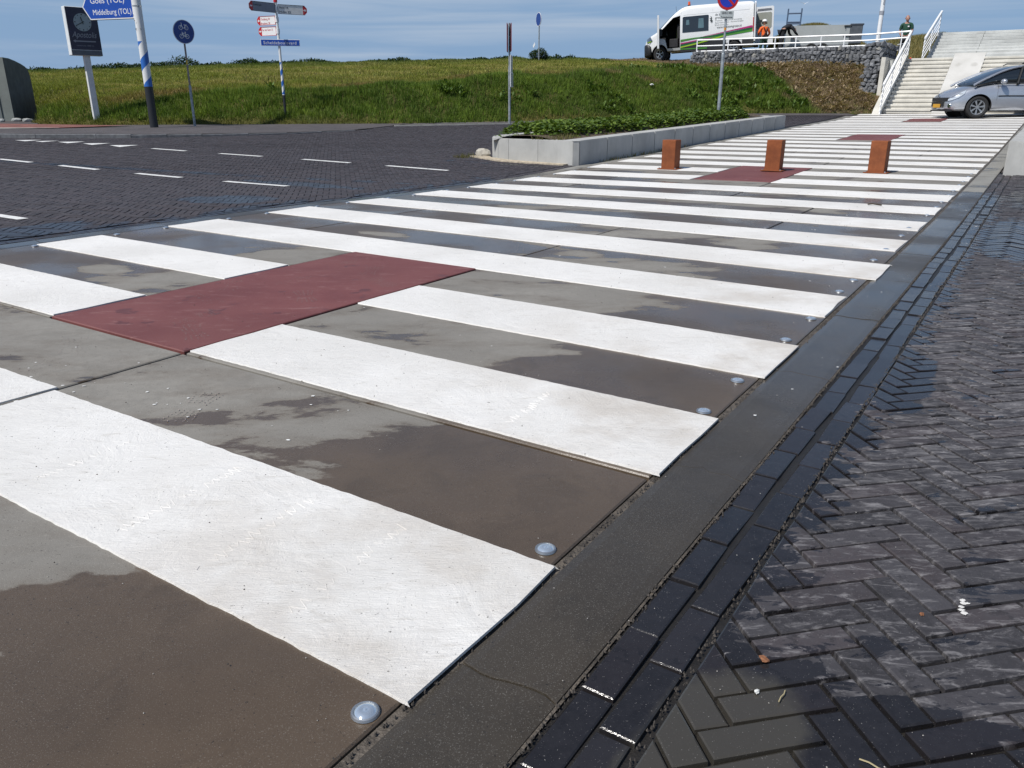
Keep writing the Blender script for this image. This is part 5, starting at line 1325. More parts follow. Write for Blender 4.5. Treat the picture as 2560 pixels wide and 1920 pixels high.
# ---- white panel van on the dike, driver's door and rear doors open
def build_van():
    wx, wy, wz = ray_to(1650, 153.5, terr, 38, 60)
    print('van wheel', wx, wy, wz)
    yaw = radians(180 - 17); pitch = radians(3.4)
    van = empty('van', label='white high-roofed van with green and magenta swooshes, front and rear doors open', cat='van')
    # local +x forward (to the left in view), local +y is its left side = towards the viewer
    R_ = Matrix.Rotation(yaw, 4, 'Z') @ Matrix.Rotation(pitch, 4, 'Y')
    ref = Vector((0, .90, 0)); loc = Vector((wx, wy, wz)) - (R_ @ ref); van.location = loc; van.rotation_euler = R_.to_euler(); S = wy/46.5; van.scale = (S*.957, S, S*1.035)
    WH = plain('van white', (.76, .77, .78), .28, var=.02, coat=.6); BK = plain('van black', (.020, .021, .024), .5, var=.2)
    W2 = 1.02; z0 = .42
    # side profile of the shell (x,z); front axle x=0, nose x=.95, rear x=-5.050
    shell = [(-5.050, z0), (-5.050, 2.38), (-4.950, 2.50), (-1.55, 2.55), (-1.25, 2.50), (-.75, 2.22), (.12, 1.42), (.55, 1.24), (.78, 1.08), (.86, .86), (.86, z0)]
    def section(x):
        top = float(np.interp(-x, [-.86, -.78, -.55, -.12, .75, 1.25, 1.55, 4.95, 5.05], [.86, 1.08, 1.24, 1.42, 2.22, 2.50, 2.55, 2.50, 2.40])); return top
    secs = []
    for x in (-5.050, -5.040, -4.980, -4.800, -4.2, -3.4, -2.6, -1.9, -1.5, -1.2, -.9, -.6, -.2, .12, .35, .58, .74, .84, .88):
        h = section(x); w_ = float(np.interp(x, [-5.050, -.3, .3, .6, .8, .88], [W2, W2, .98, .90, .74, .60])); f = min(1, (h - z0)/2.1); wt = w_ - .13*max(0, (h-1.1)/1.4)
        b_ = z0 if x < .5 else z0 - .0
        secs.append((x, [(0, b_), (w_*.9, b_), (w_, b_+.05), (w_, b_ + .45*(h-b_)), (w_ - .25*(w_-wt), b_ + .66*(h-b_)), (wt + .03, h - .13*f), (wt - .03, h - .02), (wt*.85, h + .0), (0, h + .015)]))
    body = loft('body', secs, WH, van, sub=1)
    cutters = [cyl_mesh((xw, s_*.62, .36), (xw, s_*1.3, .36), .44, 36) for xw in (0, -4.03) for s_ in (1, -1)]
    def boxm(x0, y0, z0_, x1, y1, z1, poly=None):
        m = MB()
        if poly: m.prism(poly, y0, y1, 'y')
        else: m.box(x0, y0, z0_, x1, y1, z1)
        me = bpy.data.meshes.new('c'); me.from_pydata(m.v, [], m.f); bm = bmesh.new(); bm.from_mesh(me); bmesh.ops.recalc_face_normals(bm, faces=bm.faces[:]); bm.to_mesh(me); bm.free(); return me
    door = [(-1.12, .58), (-.42, .58), (-.30, 1.02), (.10, 1.12), (.02, 1.38), (-.72, 2.02), (-1.12, 2.10)]
    cutters += [boxm(0, -.75, 0, 0, 1.4, 0, poly=door), boxm(-5.300, -.86, .62, -2.9, .86, 2.25)]
    cut(body, cutters); body.data.polygons.foreach_set('use_smooth', [True]*len(body.data.polygons))
    try: body.data.set_sharp_from_angle(angle=radians(35))
    except Exception: pass
    def sidey(x, z): h = section(x); w_ = W2; wt = w_ - .13*max(0, (h-1.1)/1.4); f = (z - z0)/(h - z0); return float(np.interp(f, [0, .45, .66, .90, 1], [w_, w_, w_-.25*(w_-wt), wt+.03, wt-.03]))
    def panel(name, poly, mat, off=.012, par=None, th=.014, s_=1, nsub=1):
        k = len(poly); a = [(x, s_*(sidey(x, z) + off), z) for x, z in poly]; b = [(x, s_*(sidey(x, z) + off - th), z) for x, z in poly]; m = MB()
        m.add(a+b, [tuple(range(k)), tuple(range(2*k-1, k-1, -1))] + [(i, (i+1) % k, k+(i+1) % k, k+i) for i in range(k)]); return m.build(name, mat, par or van)
    # cab interior
    INT = plain('cab interior', (.022, .022, .026), .8, var=.3); m = MB(); m.box(-1.0, .1, .62, -.5, .7, 1.05, c=.04); m.box(-1.10, .15, 1.0, -.92, .68, 1.75, c=.05); m.box(-.30, -.7, .9, -.02, .8, 1.12); m.build('cab_interior', INT, van)
    m = MB(); m.tube((-.28, .12, 1.32), (-.34, .12, 1.34), .19, seg=20); m.build('steering_wheel', BK, van)
    m = MB(); m.box(-.95, .33, 1.0, -.88, .37, 1.5, c=.01); m.build('hi_vis_strip', plain('hi-vis yellow', (.45, .62, .05), .6), van)
    m = MB(); m.box(-1.1, .33, .85, -.98, .40, 1.35, c=.02); m.build('orange_jacket', plain('hi-vis orange', (.75, .13, .02), .6, var=.15), van)
    # windscreen, side window, black lower skirts
    m = MB(); a = [(.16, y, 1.40) for y in (-.86, .86)] + [(-.78, y, 2.20) for y in (.70, -.70)]; a = [(x + .03, y, z + .03) for x, y, z in a]; m.add(a + [(x - .03, y, z - .03) for x, y, z in a], [(0, 1, 2, 3), (7, 6, 5, 4), (0, 4, 5, 1), (1, 5, 6, 2), (2, 6, 7, 3), (3, 7, 4, 0)]); m.build('windscreen', mk_glassdark('van windscreen', (.10, .14, .17)), van)
    win = [(-1.25, 1.28), (-1.25, 1.98), (-1.30, 2.02), (-2.62, 2.02), (-2.66, 1.98), (-2.66, 1.28)]; wn_ = panel('side_window', win, M_CGLASS, .012)
    for xa_, xb_, za_, zb_ in ((-1.44, -1.60, 1.62, 1.86), (-2.10, -2.38, 1.42, 1.88)): panel('window_reflection', [(xa_, za_), (xa_ - .02, zb_), (xb_, zb_), (xb_ - .03, za_)], plain('painted pane reflection', (.10, .17, .20), .2, var=.1), .020, wn_)  # pale patches painted onto the dark glass as reflections
    panel('skirt', [(-4.4+.80, z0-.06), (-3.62, .66), (-1.15, .66), (-1.15, z0-.06)], BK, .016); panel('skirt', [(-5.060, z0-.02), (-5.060, .72), (-4.46, .72), (-4.46, z0-.02)], BK, .016); panel('side_strip', [(-1.16, .60), (-3.60, .60), (-3.60, .80), (-1.16, .80)], BK, .010)
    # front bumper
    secs = []
    for x, w_, lo, hi in ((.38, 1.03, .24, .72), (.60, .99, .22, .86), (.80, .88, .22, .90), (.92, .66, .26, .84), (.95, .30, .28, .80)): secs.append((x, [(0, lo), (w_*.9, lo), (w_, lo+.06), (w_, hi-.08), (w_*.95, hi), (0, hi)]))
    loft('front_bumper', secs, BK, van, sub=1)
    m = MB(); P = [(.42, .96, 1.02), (.62, .90, .98), (.72, .82, .92), (.70, .82, 1.10), (.52, .92, 1.20)]; m.add([(x+.02, y+.03, z) for x, y, z in P] + [(x-.05, y-.05, z) for x, y, z in P], [(0, 1, 2, 3, 4), (9, 8, 7, 6, 5)] + [(i, (i+1) % 5, 5+(i+1) % 5, 5+i) for i in range(5)]); m.build('headlight', mk_glassdark('van lamp', (.10, .14, .2)), van)
    # open driver's door, hinged at the front
    dd = empty('hinge', (.02, 1.02, 0)); bpy.data.objects.remove(dd)
    ang = radians(-84); Md = Matrix.Translation((.06, 1.00, 0)) @ Matrix.Rotation(ang, 4, 'Z')
    dpoly = [(-1.10, .55), (-.40, .50), (-.02, .56), (.02, 1.12), (-.06, 1.36), (-.80, 2.06), (-1.10, 2.10)]
    m = MB(); m.prism(dpoly, -.05, .05, 'y'); dr = m.build('front_door', WH, van); dr.matrix_local = Md
    m = MB(); m.prism([(-.14, 1.38), (-.80, 1.98), (-1.02, 2.0), (-1.02, 1.30), (-.14, 1.25)], -.056, .056, 'y'); m.build('door_window', M_CGLASS, dr)
    m = MB(); m.prism([(-1.0, .65), (-.1, .65), (-.08, 1.15), (-1.0, 1.2)], .045, .062, 'y'); m.prism([(-1.0, .65), (-.1, .65), (-.08, 1.15), (-1.0, 1.2)], -.062, -.045, 'y') if False else None; m.build('door_lining', BK, dr)
    m = MB(); m.box(-.30, -.20, 1.18, -.12, -.05, 1.52, c=.03); m.build('wing_mirror', BK, dr)
    # far side mirror
    m = MB(); m.box(.0, -1.22, 1.25, .12, -1.02, 1.62, c=.03); m.build('wing_mirror', BK, van)
    # rear doors: near one folded open along the view, far one wide open
    m = MB(); m.box(-5.160, .86, .62, -5.070, .98, 2.36, c=.01); m.build('rear_door_edge', WH, van)
    dpo = [(0, .55), (0, 2.28), (.06, 2.34), (.94, 2.34), (1.0, 2.28), (1.0, .55)]
    for hy, a_, nm in ((.98, radians(186), 'rear_door'), (-.98, radians(176), 'rear_door')):
        Mr = Matrix.Translation((-5.070, hy, 0)) @ Matrix.Rotation(a_, 4, 'Z'); mm = MB(); mm.prism(dpo, -.035, .035, 'y'); d_ = mm.build(nm, WH, van)
        if hy > 0: Mr = Matrix.Translation((-5.090, .99, 0)) @ Matrix.Rotation(radians(92), 4, 'Z')
        d_.matrix_local = Mr
        wm = MB(); wp = [(.10, 1.36), (.10, 2.0), (.16, 2.06), (.84, 2.06), (.90, 2.0), (.90, 1.36), (.82, 1.28), (.18, 1.28)]; wm.prism(wp, -.05, .05, 'y'); wm.build('door_window', plain('frosted pane', (.30, .31, .27), .4, var=.05) if hy < 0 else M_CGLASS, d_)
        wm = MB(); wm.prism([(.10, 2.14), (.14, 2.24), (.86, 2.24), (.90, 2.14)], .03, .048, 'y'); wm.prism([(.10, 2.14), (.14, 2.24), (.86, 2.24), (.90, 2.14)], -.048, -.03, 'y'); wm.build('vent_panel', plain('grey vent', (.14, .15, .17), .6), d_)
        wm = MB(); wm.prism([(.55, .70), (.55, 1.12), (.80, 1.12), (.80, .70)], .034, .046, 'y'); wm.build('orange_reflector', plain('door warning orange', (.55, .10, .02), .5), d_)
    # cargo area contents: dark box with shelving
    CG = plain('cargo gloom', (.03, .028, .03), .8, var=.5, vs=6); m = MB(); m.box(-3.0, -.85, .62, -2.95, .85, 2.2); m.box(-4.950, -.84, .62, -3.0, -.80, 2.2); m.box(-4.900, .3, .66, -3.6, .83, 1.25, c=.02); m.box(-4.900, .45, 1.3, -3.8, .83, 1.34); m.box(-4.800, .5, 1.36, -4.2, .8, 1.7, c=.02); m.build('cargo', CG, van)
    m = MB(); m.box(-5.100, .80, 1.05, -5.000, 1.045, 1.72, c=.02); m.build('tail_light', M_TAIL, van)
    m = MB(); m.box(-5.080, .84, 1.76, -5.020, 1.02, 2.33, c=.01); m.build('dark_jamb', plain('grey jamb', (.16, .17, .19), .5, var=.4), van)
    # roof beacon and aerial
    m = MB(); m.tube((-1.55, .45, 2.52), (-1.55, .45, 2.60), .085, seg=14, mi=0); m.tube((-1.55, .45, 2.60), (-1.55, .45, 2.76), .075, .06, seg=14, mi=1); m.build('beacon', [BK, plain('beacon orange', (.70, .10, .01), .25, coat=.8)], van)
    m = MB(); m.tube((-.85, .2, 2.25), (-.80, .2, 2.62), .008, seg=5); m.build('aerial', BK, van)
    # swooshes, panels lines, lettering
    GR = plain('swoosh green', (.06, .24, .03), .35, var=.05); DG = plain('swoosh dark green', (.012, .10, .035), .35, var=.05); LG = plain('swoosh lime', (.30, .50, .03), .35, var=.05); MG = plain('swoosh magenta', (.42, .03, .18), .35, var=.05)
    def swoosh(name, ctrl, mat, off):
        """ctrl: (x, z centre, half thickness)"""
        xs = np.linspace(ctrl[0][0], ctrl[-1][0], 24); cx = [c[0] for c in ctrl]; order = np.argsort(cx); cx = np.array(cx)[order]; cz = np.array([c[1] for c in ctrl])[order]; ch = np.array([c[2] for c in ctrl])[order]
        def sm(v, arr): return float(np.interp(v, cx, arr))
        up = [(x, sm(x, cz) + sm(x, ch)) for x in xs]; dn = [(x, sm(x, cz) - sm(x, ch)) for x in xs]; V = []; F = []
        for (a_, b_) in zip(up, dn): V += [(a_[0], sidey(*a_) + off, a_[1]), (b_[0], sidey(*b_) + off, b_[1])]
        k = len(xs); V += [(x, y - .006, z) for x, y, z in V]
        for i in range(k-1): F += [(2*i, 2*i+1, 2*i+3, 2*i+2), (2*k+2*i, 2*k+2*i+2, 2*k+2*i+3, 2*k+2*i+1)]
        m = MB(); m.add(V, F); m.build(name, mat, van)
    swoosh('swoosh', [(-4.980, 1.15, .09), (-3.9, 1.05, .075), (-3.0, .96, .04), (-2.0, .97, .03), (-1.15, .90, .05)], GR, .012); swoosh('swoosh', [(-4.980, 1.22, .05), (-4.2, 1.12, .03), (-3.2, 1.02, .04), (-2.2, .98, .02)], DG, .0165)
    swoosh('swoosh', [(-4.980, 1.30, .05), (-4.0, 1.20, .022), (-3.0, 1.08, .014), (-2.4, 1.02, .006)], MG, .021); swoosh('swoosh', [(-3.2, .92, .010), (-2.2, .87, .02), (-1.15, .76, .03)], MG, .0175)
    swoosh('swoosh', [(-3.5, .96, .02), (-2.6, .82, .05), (-1.8, .72, .055), (-1.15, .66, .05)], DG, .022); swoosh('swoosh', [(-3.6, .98, .03), (-2.8, .84, .03), (-2.0, .70, .03), (-1.15, .585, .03)], LG, .0265)
    swoosh('swoosh', [(.45, 1.00, .03), (.70, .93, .02)], LG, -.06); swoosh('swoosh', [(-1.15, .50, .025), (-2.6, .46, .03)], GR, .026)
    for xl in (-1.16, -2.85): panel('panel_gap', [(xl, .72), (xl, 2.24), (xl - .012, 2.24), (xl - .012, .72)], plain('panel gap', (.25, .26, .28), .6) if xl == -1.16 else bpy.data.materials['panel gap'], .006)
    panel('crease', [(-1.3, 2.10), (-4.800, 2.10), (-4.800, 2.088), (-1.3, 2.088)], bpy.data.materials['panel gap'], .006)
    def vtext(tx, size, x_, z_, wd, mat):
        me = text_mesh(tx, size); xs = [v.co.x for v in me.vertices]; k = wd/(max(xs)-min(xs)); x0_ = min(xs)
        for v in me.vertices:
            xx = x_ - (v.co.x - x0_)*k; zz = z_ + v.co.y; v.co = Vector((xx, sidey(xx, zz) + .014 + v.co.z*.5, zz))
        me.flip_normals(); link('lettering', me, van, mat)
    DK2 = plain('dark lettering', (.04, .05, .05), .5)
    vtext('www.deboomgroen.nl', .15, -3.10, 1.34, 1.30, DK2); vtext('de boom', .15, -3.0, 1.94, .55, DK2); vtext('groen bv', .14, -3.0, 1.80, .55, DK2)
    for i, tx in enumerate(('Tuinen  Boomverzorging', 'Sportterreinen  Aannemingen', 'Boomverzorging')): vtext(tx, .085, -3.0, 1.68 - i*.10, (1.4, 1.5, .7)[i], plain('grey lettering', (.28, .30, .30), .5) if i == 0 else bpy.data.materials['grey lettering'])
    m = MB()
    for k, a in enumerate((-70, -45, -20, 10, 40)):                       # leaf fan emblem
        a = radians(a); c, s_ = cos(a), sin(a); P = [(.05, 0), (.13, .03), (.22, 0), (.13, -.03)]; pts = [(-2.88 + (u*c - v*s_)*.8, 1.80 + (u*s_ + v*c)) for u, v in P]
        V = [(x, sidey(x, z) + .014, z) for x, z in pts]; m.add(V + [(x, y-.006, z) for x, y, z in V], [(0, 1, 2, 3), (7, 6, 5, 4)])
    m.build('leaf_emblem', DK2, van)
    for s_ in (1, -1):
        for xw in (0, -4.03): wheel((xw, s_*.90, .345), .345, .22, s_, van, spokes=5, rimr=.60); m = MB(); m.tube((xw, s_*.52, .36), (xw, s_*.60, .36), .43, seg=30); m.build('wheel_arch', BK, van)
    m = MB(); m.box(-5.300, -.9, .40, -5.050, .9, .50, c=.02); m.build('rear_step', BK, van)
    return van
van = build_van()
# ------------------------------------------------------------------ vegetation
def mk_leaf(name, rough=.6, trans=.25):
    g = G(name); a = g.n('Attribute'); a.attribute_name = 'col'
    tr = g.n('BsdfTranslucent'); mx = g.n('MixShader'); mx.inputs[0].default_value = trans
    br = g.n('Mix', data_type='RGBA', blend_type='MULTIPLY'); br.inputs['Factor'].default_value = 1; g.l(a.outputs['Color'], br.inputs['A']); br.inputs['B'].default_value = (1.5, 1.6, .7, 1)
    g.l(br.outputs['Result'], tr.inputs['Color']); g.set(color=a.outputs['Color'], rough=rough, spec=.25)
    o = [n_ for n_ in g.t.nodes if n_.type == 'OUTPUT_MATERIAL'][0]; g.l(g.b.outputs[0], mx.inputs[1]); g.l(tr.outputs[0], mx.inputs[2]); g.l(mx.outputs[0], o.inputs['Surface']); return g.m
M_GRASS = mk_leaf('grass blades', .6, .22); M_LEAF = mk_leaf('leaves', .5, .2)
def nz2(x, y, s_, seed=0, oct_=3):
    """cheap smooth value noise, arrays in 0..1"""
    out_ = np.zeros_like(x, float); amp = 1; tot = 0; f = s_
    for o_ in range(oct_):
        gx_, gy_ = x*f + seed*17.3 + o_*5.1, y*f + seed*7.7 + o_*3.3; ix, iy = np.floor(gx_).astype(int), np.floor(gy_).astype(int); fx, fy = gx_-ix, gy_-iy
        fx = fx*fx*(3-2*fx); fy = fy*fy*(3-2*fy)
        def h(a, b): 
            v = np.sin(a*127.1 + b*311.7 + seed*74.7)*43758.5453; return v - np.floor(v)
        out_ += amp*((h(ix, iy)*(1-fx) + h(ix+1, iy)*fx)*(1-fy) + (h(ix, iy+1)*(1-fx) + h(ix+1, iy+1)*fx)*fy); tot += amp; amp *= .5; f *= 2.1
    return out_/tot
def leaf_object(name, P, Q, R_, colr, mat, parent=None, T=None):
    """triangles P,Q,R (n,3) with colours (n,3); T gives a fourth corner"""
    n_ = len(P); k = 3 if T is None else 4
    V = np.stack([P, Q, R_] if T is None else [P, Q, R_, T], 1).reshape(-1, 3); F = np.arange(n_*k).reshape(n_, k)
    me = bpy.data.meshes.new(name); me.vertices.add(len(V)); me.vertices.foreach_set('co', V.astype(np.float32).ravel())
    me.loops.add(F.size); me.loops.foreach_set('vertex_index', F.astype(np.int32).ravel()); me.polygons.add(n_); me.polygons.foreach_set('loop_start', np.arange(0, n_*k, k, dtype=np.int32)); me.update(calc_edges=True)
    at = me.color_attributes.new('col', 'FLOAT_COLOR', 'POINT'); c = np.concatenate([np.repeat(colr, k, 0), np.ones((n_*k, 1))], 1); at.data.foreach_set('color', c.astype(np.float32).ravel())
    o = link(name, me, parent, mat); o['kind'] = 'stuff'; return o
def blades(x, y, z, h, wd, lean, nb):
    """nb blades per root; returns P,Q,R arrays and root index"""
    idx = np.repeat(np.arange(len(x)), nb); m = len(idx)
    a = RNG.uniform(0, 2*pi, m); sp = RNG.uniform(0, .05, m); bx = x[idx] + np.cos(a)*sp*2; by = y[idx] + np.sin(a)*sp*2; bz = z[idx]
    hh = h[idx]*RNG.uniform(.55, 1.15, m); ln = lean[idx]*RNG.uniform(.2, 1.2, m)*hh; b = RNG.uniform(0, 2*pi, m); w_ = wd[idx]*RNG.uniform(.6, 1.3, m)
    dx, dy = np.cos(b)*w_/2, np.sin(b)*w_/2
    return np.stack([bx-dx, by-dy, bz-.02], 1), np.stack([bx+dx, by+dy, bz-.02], 1), np.stack([bx + np.cos(a)*ln, by + np.sin(a)*ln, bz + hh], 1), idx
def mixc(a, b, f): f = np.clip(f, 0, 1)[:, None]; return np.array(a)*(1-f) + np.array(b)*f
def gcol(x, y):
    """turf colour and height on the dike"""
    s = y - np.interp(x, *TOE); n_ = nz2(x, y, .35, 1); n2_ = nz2(x, y, 1.3, 2); n3_ = nz2(x, y, .12, 3)
    bnd = np.interp(x, [-18, -14, -11, -9, -5, -1, 3, 6, 9, 12], [.4, .9, 1.5, 2.2, 3.0, 4.1, 5.0, 6.5, 12, 12]) + (n_-.5)*1.6
    low = smooth(-.35, .35, bnd - s)
    green = mixc((.070, .120, .015), (.160, .225, .032), n2_); green = mixc(green, (.085, .10, .022), smooth(.45, .8, n_)*.7) if False else green*(1) + (smooth(.55, .8, n_)*.5)[:, None]*np.array([.05, .04, .004])
    olive = np.array([.205, .225, .040])*np.ones((len(x), 1)); straw = np.array([.38, .32, .11]); olive = olive + (straw - olive)*(smooth(.38, .72, nz2(x, y*2.2, .5, 5))*.65)[:, None]
    brownish = np.array([.24, .155, .075]); band = np.exp(-((s - bnd - .7)/.8)**2)*smooth(.35, .65, nz2(x, y, .5, 8)); olive = olive + (brownish - olive)*(band*.75)[:, None]
    top = smooth(.72, 1.0, (y - np.interp(x, *TOE))/(np.interp(x, [-25, 0, 8, 40], [44, 47, 52, 52]) - np.interp(x, *TOE))); olive = olive + (np.array([.075, .125, .025]) - olive)*(top*.8)[:, None]
    c = olive*(1-low[:, None]) + green*low[:, None]
    # dry foot of the bank and the bare dead patch below the stone wall
    dry = smooth(.45, .1, s)*smooth(.35, .6, n_); c = c + (np.array([.20, .17, .05]) - c)*(dry*.8)[:, None]
    xb = 11.4 - .30*s + (n_-.5)*1.6; br = smooth(-.25, .25, x - xb); strip_ = smooth(.8, 1.6, s - 4.2 - (x-8)*-.3)*smooth(7.3, 8.3, x); br = np.maximum(br, strip_*smooth(.3, .5, n2_ + .2))
    dead = mixc((.15, .10, .068), (.42, .32, .205), nz2(x, y, 1.1, 6)); c = c*(1-br[:, None]) + dead*br[:, None]
    spot = smooth(.70, .80, nz2(x, y, .8, 12))*low*(1-br)*smooth(1, 4, x); c = c + (np.array([.27, .19, .10]) - c)*(spot*.8)[:, None]
    clump = nz2(x, y, 2.3, 44); green_dk = (smooth(.62, .42, clump)*.42*low*(1-br))[:, None]; c = c*(1-green_dk) + c*np.array([.45, .55, .6])*green_dk
    hgt = (.085 + .05*n2_)*(1-low) + (.07 + .13*n2_ + .12*smooth(.55, .8, nz2(x, y, 2.6, 19)))*low; hgt = hgt*(1-br) + (.07 + .06*n2_)*br; hgt = hgt*(1 - .5*dry)
    return c, hgt, low, br
def inview(x, y, z, mrg=1.06):
    d = np.stack([x, y, z-1.0], 1); f_ = d@np.array([0, cos(.3403), -sin(.3403)]); u_ = d@np.array([0, sin(.3403), cos(.3403)])
    return (np.abs(d[:, 0]/f_*1983/1280) < mrg + .08) & (u_/f_*1983/960 < mrg) & (f_ > 0)
def scatter(x0, x1, s0, s1, dens):
    n_ = int((x1-x0)*(s1-s0)*dens); x = RNG.uniform(x0, x1, n_); s = RNG.uniform(s0, s1, n_); y = np.interp(x, *TOE) + s; return x, y
def clear(x, y):      # keep off the stone wall, terrace and stairs
    t, n = tn(x, y); return ~(((t > 34.9) & (n < 13.3)) | ((n < 4.95) & (t > 30)) | ((t > 33.05) & (n < 5.75)))
obs = []
for (x0, x1, s0, s1, dens, nb, wd) in ((-24, 17, .02, 6.0, 260, 5, .026), (-34, 16, 5.5, 24, 85, 5, .030), (-50, -24, 0, 8, 30, 5, .04), (17, 40, 0, 10, 6, 4, .05)):
    x, y = scatter(x0, x1, s0, s1, dens); z = dike(x, y); k = clear(x, y) & (inview(x, y, z, 1.15) | (RNG.uniform(0, 1, len(x)) < .12)); x, y, z = x[k], y[k], z[k]
    c, h, low, br = gcol(x, y); P, Q, R_, idx = blades(x, y, z, h, np.full(len(x), wd), .55 + .4*(1-low) + .6*br, nb)
    cc = c[idx]*RNG.uniform(.65, 1.4, (len(idx), 1))*RNG.uniform(.93, 1.07, (len(idx), 3)); obs.append((P, Q, R_, cc))
P, Q, R_, cc = [np.concatenate([o_[i] for o_ in obs]) for i in range(4)]
gr = leaf_object('grass', P, Q, R_, cc, M_GRASS); print('grass tris', len(P))
# taller seed stalks and straws along the lower edge of the mown part
x, y = scatter(-14, 12, .8, 7, 5); c, h, low, br = gcol(x, y); k = (nz2(x, y, .7, 9) > .5) & clear(x, y); x, y = x[k], y[k]; z = dike(x, y)
P, Q, R_, idx = blades(x, y, z, np.full(len(x), .42), np.full(len(x), .016), np.full(len(x), .25), 3); cc = mixc((.05, .05, .02), (.15, .10, .05), RNG.uniform(0, 1, len(idx))); leaf_object('dry_grass', P, Q, R_, cc, M_GRASS)
# broad-leaved weeds
def rosettes(xs, ys, zs, nl, L_, colA, colB, up=.5, wdt=.34):
    Ps, Qs, Rs, Ts, Cs = [], [], [], [], []
    for x_, y_, z_ in zip(xs, ys, zs):
        a = RNG.uniform(0, 2*pi, nl); l_ = L_*RNG.uniform(.5, 1.15, nl); el = RNG.uniform(.1, up + .6, nl); hz_ = RNG.uniform(0, .12, nl)
        d = np.stack([np.cos(a)*np.cos(el), np.sin(a)*np.cos(el), np.sin(el)], 1); sd = np.stack([-np.sin(a), np.cos(a), RNG.uniform(-.4, .4, nl)], 1)*(l_*wdt/2)[:, None]
        b0_ = np.stack([np.full(nl, x_) + RNG.uniform(-.08, .08, nl), np.full(nl, y_) + RNG.uniform(-.08, .08, nl), z_ + hz_], 1); tip = b0_ + d*l_[:, None]; mid = b0_ + d*(l_*.55)[:, None] + np.array([0, 0, .02])
        Ps.append(b0_); Qs.append(mid - sd); Rs.append(tip); Ts.append(mid + sd); Cs.append(mixc(colA, colB, RNG.uniform(0, 1, nl)))
    return [np.concatenate(q) for q in (Ps, Qs, Rs, Ts, Cs)]
x, y = scatter(-13, 14, .12, 7.5, 14); c, h, low, br = gcol(x, y); k = (low > .6) & (br < .3) & clear(x, y) & (nz2(x, y, .55, 14) > np.interp(x, [-12, 0, 3, 14], [.68, .62, .52, .38])); x, y = x[k], y[k]
A = rosettes(x, y, dike(x, y), 14, .21, (.045, .090, .016), (.125, .19, .036)); leaf_object('weeds', A[0], A[1], A[2], A[4], M_LEAF, T=A[3]); print('weeds', len(x))
# dead stalk litter in the brown patch
x, y = scatter(7, 16, .1, 9, 26); c, h, low, br = gcol(x, y); k = (br > .4) & clear(x, y); x, y = x[k], y[k]
A = rosettes(x, y, dike(x, y), 9, .22, (.12, .082, .055), (.42, .325, .21), .2, .22); leaf_object('dead_weeds', A[0], A[1], A[2], A[4], M_LEAF, T=A[3])
# scrub along the crest
def crest_y(x): return np.interp(x, [-25, 0, 8, 40], [44, 47, 52, 52]) + .4
def shrubs(x0, x1, n_, hf, name, thing_=None):
    x = RNG.uniform(x0, x1, n_); hmax = hf(x); f = RNG.uniform(0, 1, n_)**.8; y = crest_y(x) + RNG.uniform(-.5, 1.2, n_); z = dike(x, y) - .03 + f*hmax; k = hmax > .03; x, y, z, f = x[k], y[k], z[k], f[k]; m = len(x)
    a = RNG.uniform(0, 2*pi, m); e_ = RNG.uniform(-.3, 1.2, m); L_ = RNG.uniform(.07, .15, m); d = np.stack([np.cos(a)*np.cos(e_), np.sin(a)*np.cos(e_), np.sin(e_)], 1)*L_[:, None]; sd = np.stack([-np.sin(a), np.cos(a), RNG.uniform(-.5, .5, m)], 1)*(L_*.28)[:, None]; b_ = np.stack([x, y, z], 1)
    cc = mixc((.012, .030, .010), (.040, .070, .022), RNG.uniform(0, 1, m)); return leaf_object(name, b_, b_ + d*.5 - sd, b_ + d, cc, M_LEAF, T=b_ + d*.5 + sd)
def hcrest(x):
    base = np.interp(x, [-28, -24, -16, -14, -9, -7, -2.5, -1, 1.5, 3, 5, 8], [.08, .16, .30, .26, .16, .18, .18, .09, .09, .24, .06, .03]); a = nz2(x, x*0, .9, 21); b_ = nz2(x, x*0, 3.5, 22); return base*(.25 + 1.5*smooth(.35, .75, a)) * (.6 + .8*b_)
shrubs(-28, 7.5, 26000, hcrest, 'scrub')
bx_, by_, bz_ = ray_to(1345, 152, terr, 30)
def bush(name, cx, cy, cz, rx, ry, h, n_, label, cat='bush'):
    r = empty(name, (cx, cy, cz), label=label, cat=cat)
    m = MB()
    for k in range(7): a = k*.9; m.tube((0, 0, -.05), (cos(a)*rx*.5, sin(a)*ry*.5, h*.75), .012, .005, seg=5)
    m.build('stems', plain('bush stems', (.05, .035, .02), .9), r)
    u = RNG.normal(0, 1, (n_, 3)); u /= np.linalg.norm(u, axis=1)[:, None]; rr = RNG.uniform(.3, 1, n_)**.5; b_ = u*np.array([rx, ry, h*.55])*rr[:, None] + np.array([0, 0, h*.5]); b_[:, 2] = np.abs(b_[:, 2]); b_[:, 2] *= .7 + .6*nz2(b_[:, 0]*3, b_[:, 1]*3, 1, 4)
    a = RNG.uniform(0, 2*pi, n_); e_ = RNG.uniform(-.3, 1.2, n_); L_ = RNG.uniform(.06, .13, n_); d = np.stack([np.cos(a)*np.cos(e_), np.sin(a)*np.cos(e_), np.sin(e_)], 1)*L_[:, None]; sd = np.stack([-np.sin(a), np.cos(a), RNG.uniform(-.5, .5, n_)], 1)*(L_*.28)[:, None]
    o = leaf_object('foliage', b_, b_ + d*.5 - sd, b_ + d, mixc((.014, .032, .012), (.045, .075, .025), RNG.uniform(0, 1, n_)), M_LEAF, r, T=b_ + d*.5 + sd); return r
bush('bush', bx_ + .05, by_ + .5, bz_, .55, .5, .55, 1400, 'dark green bush around the foot of the far round blue sign')

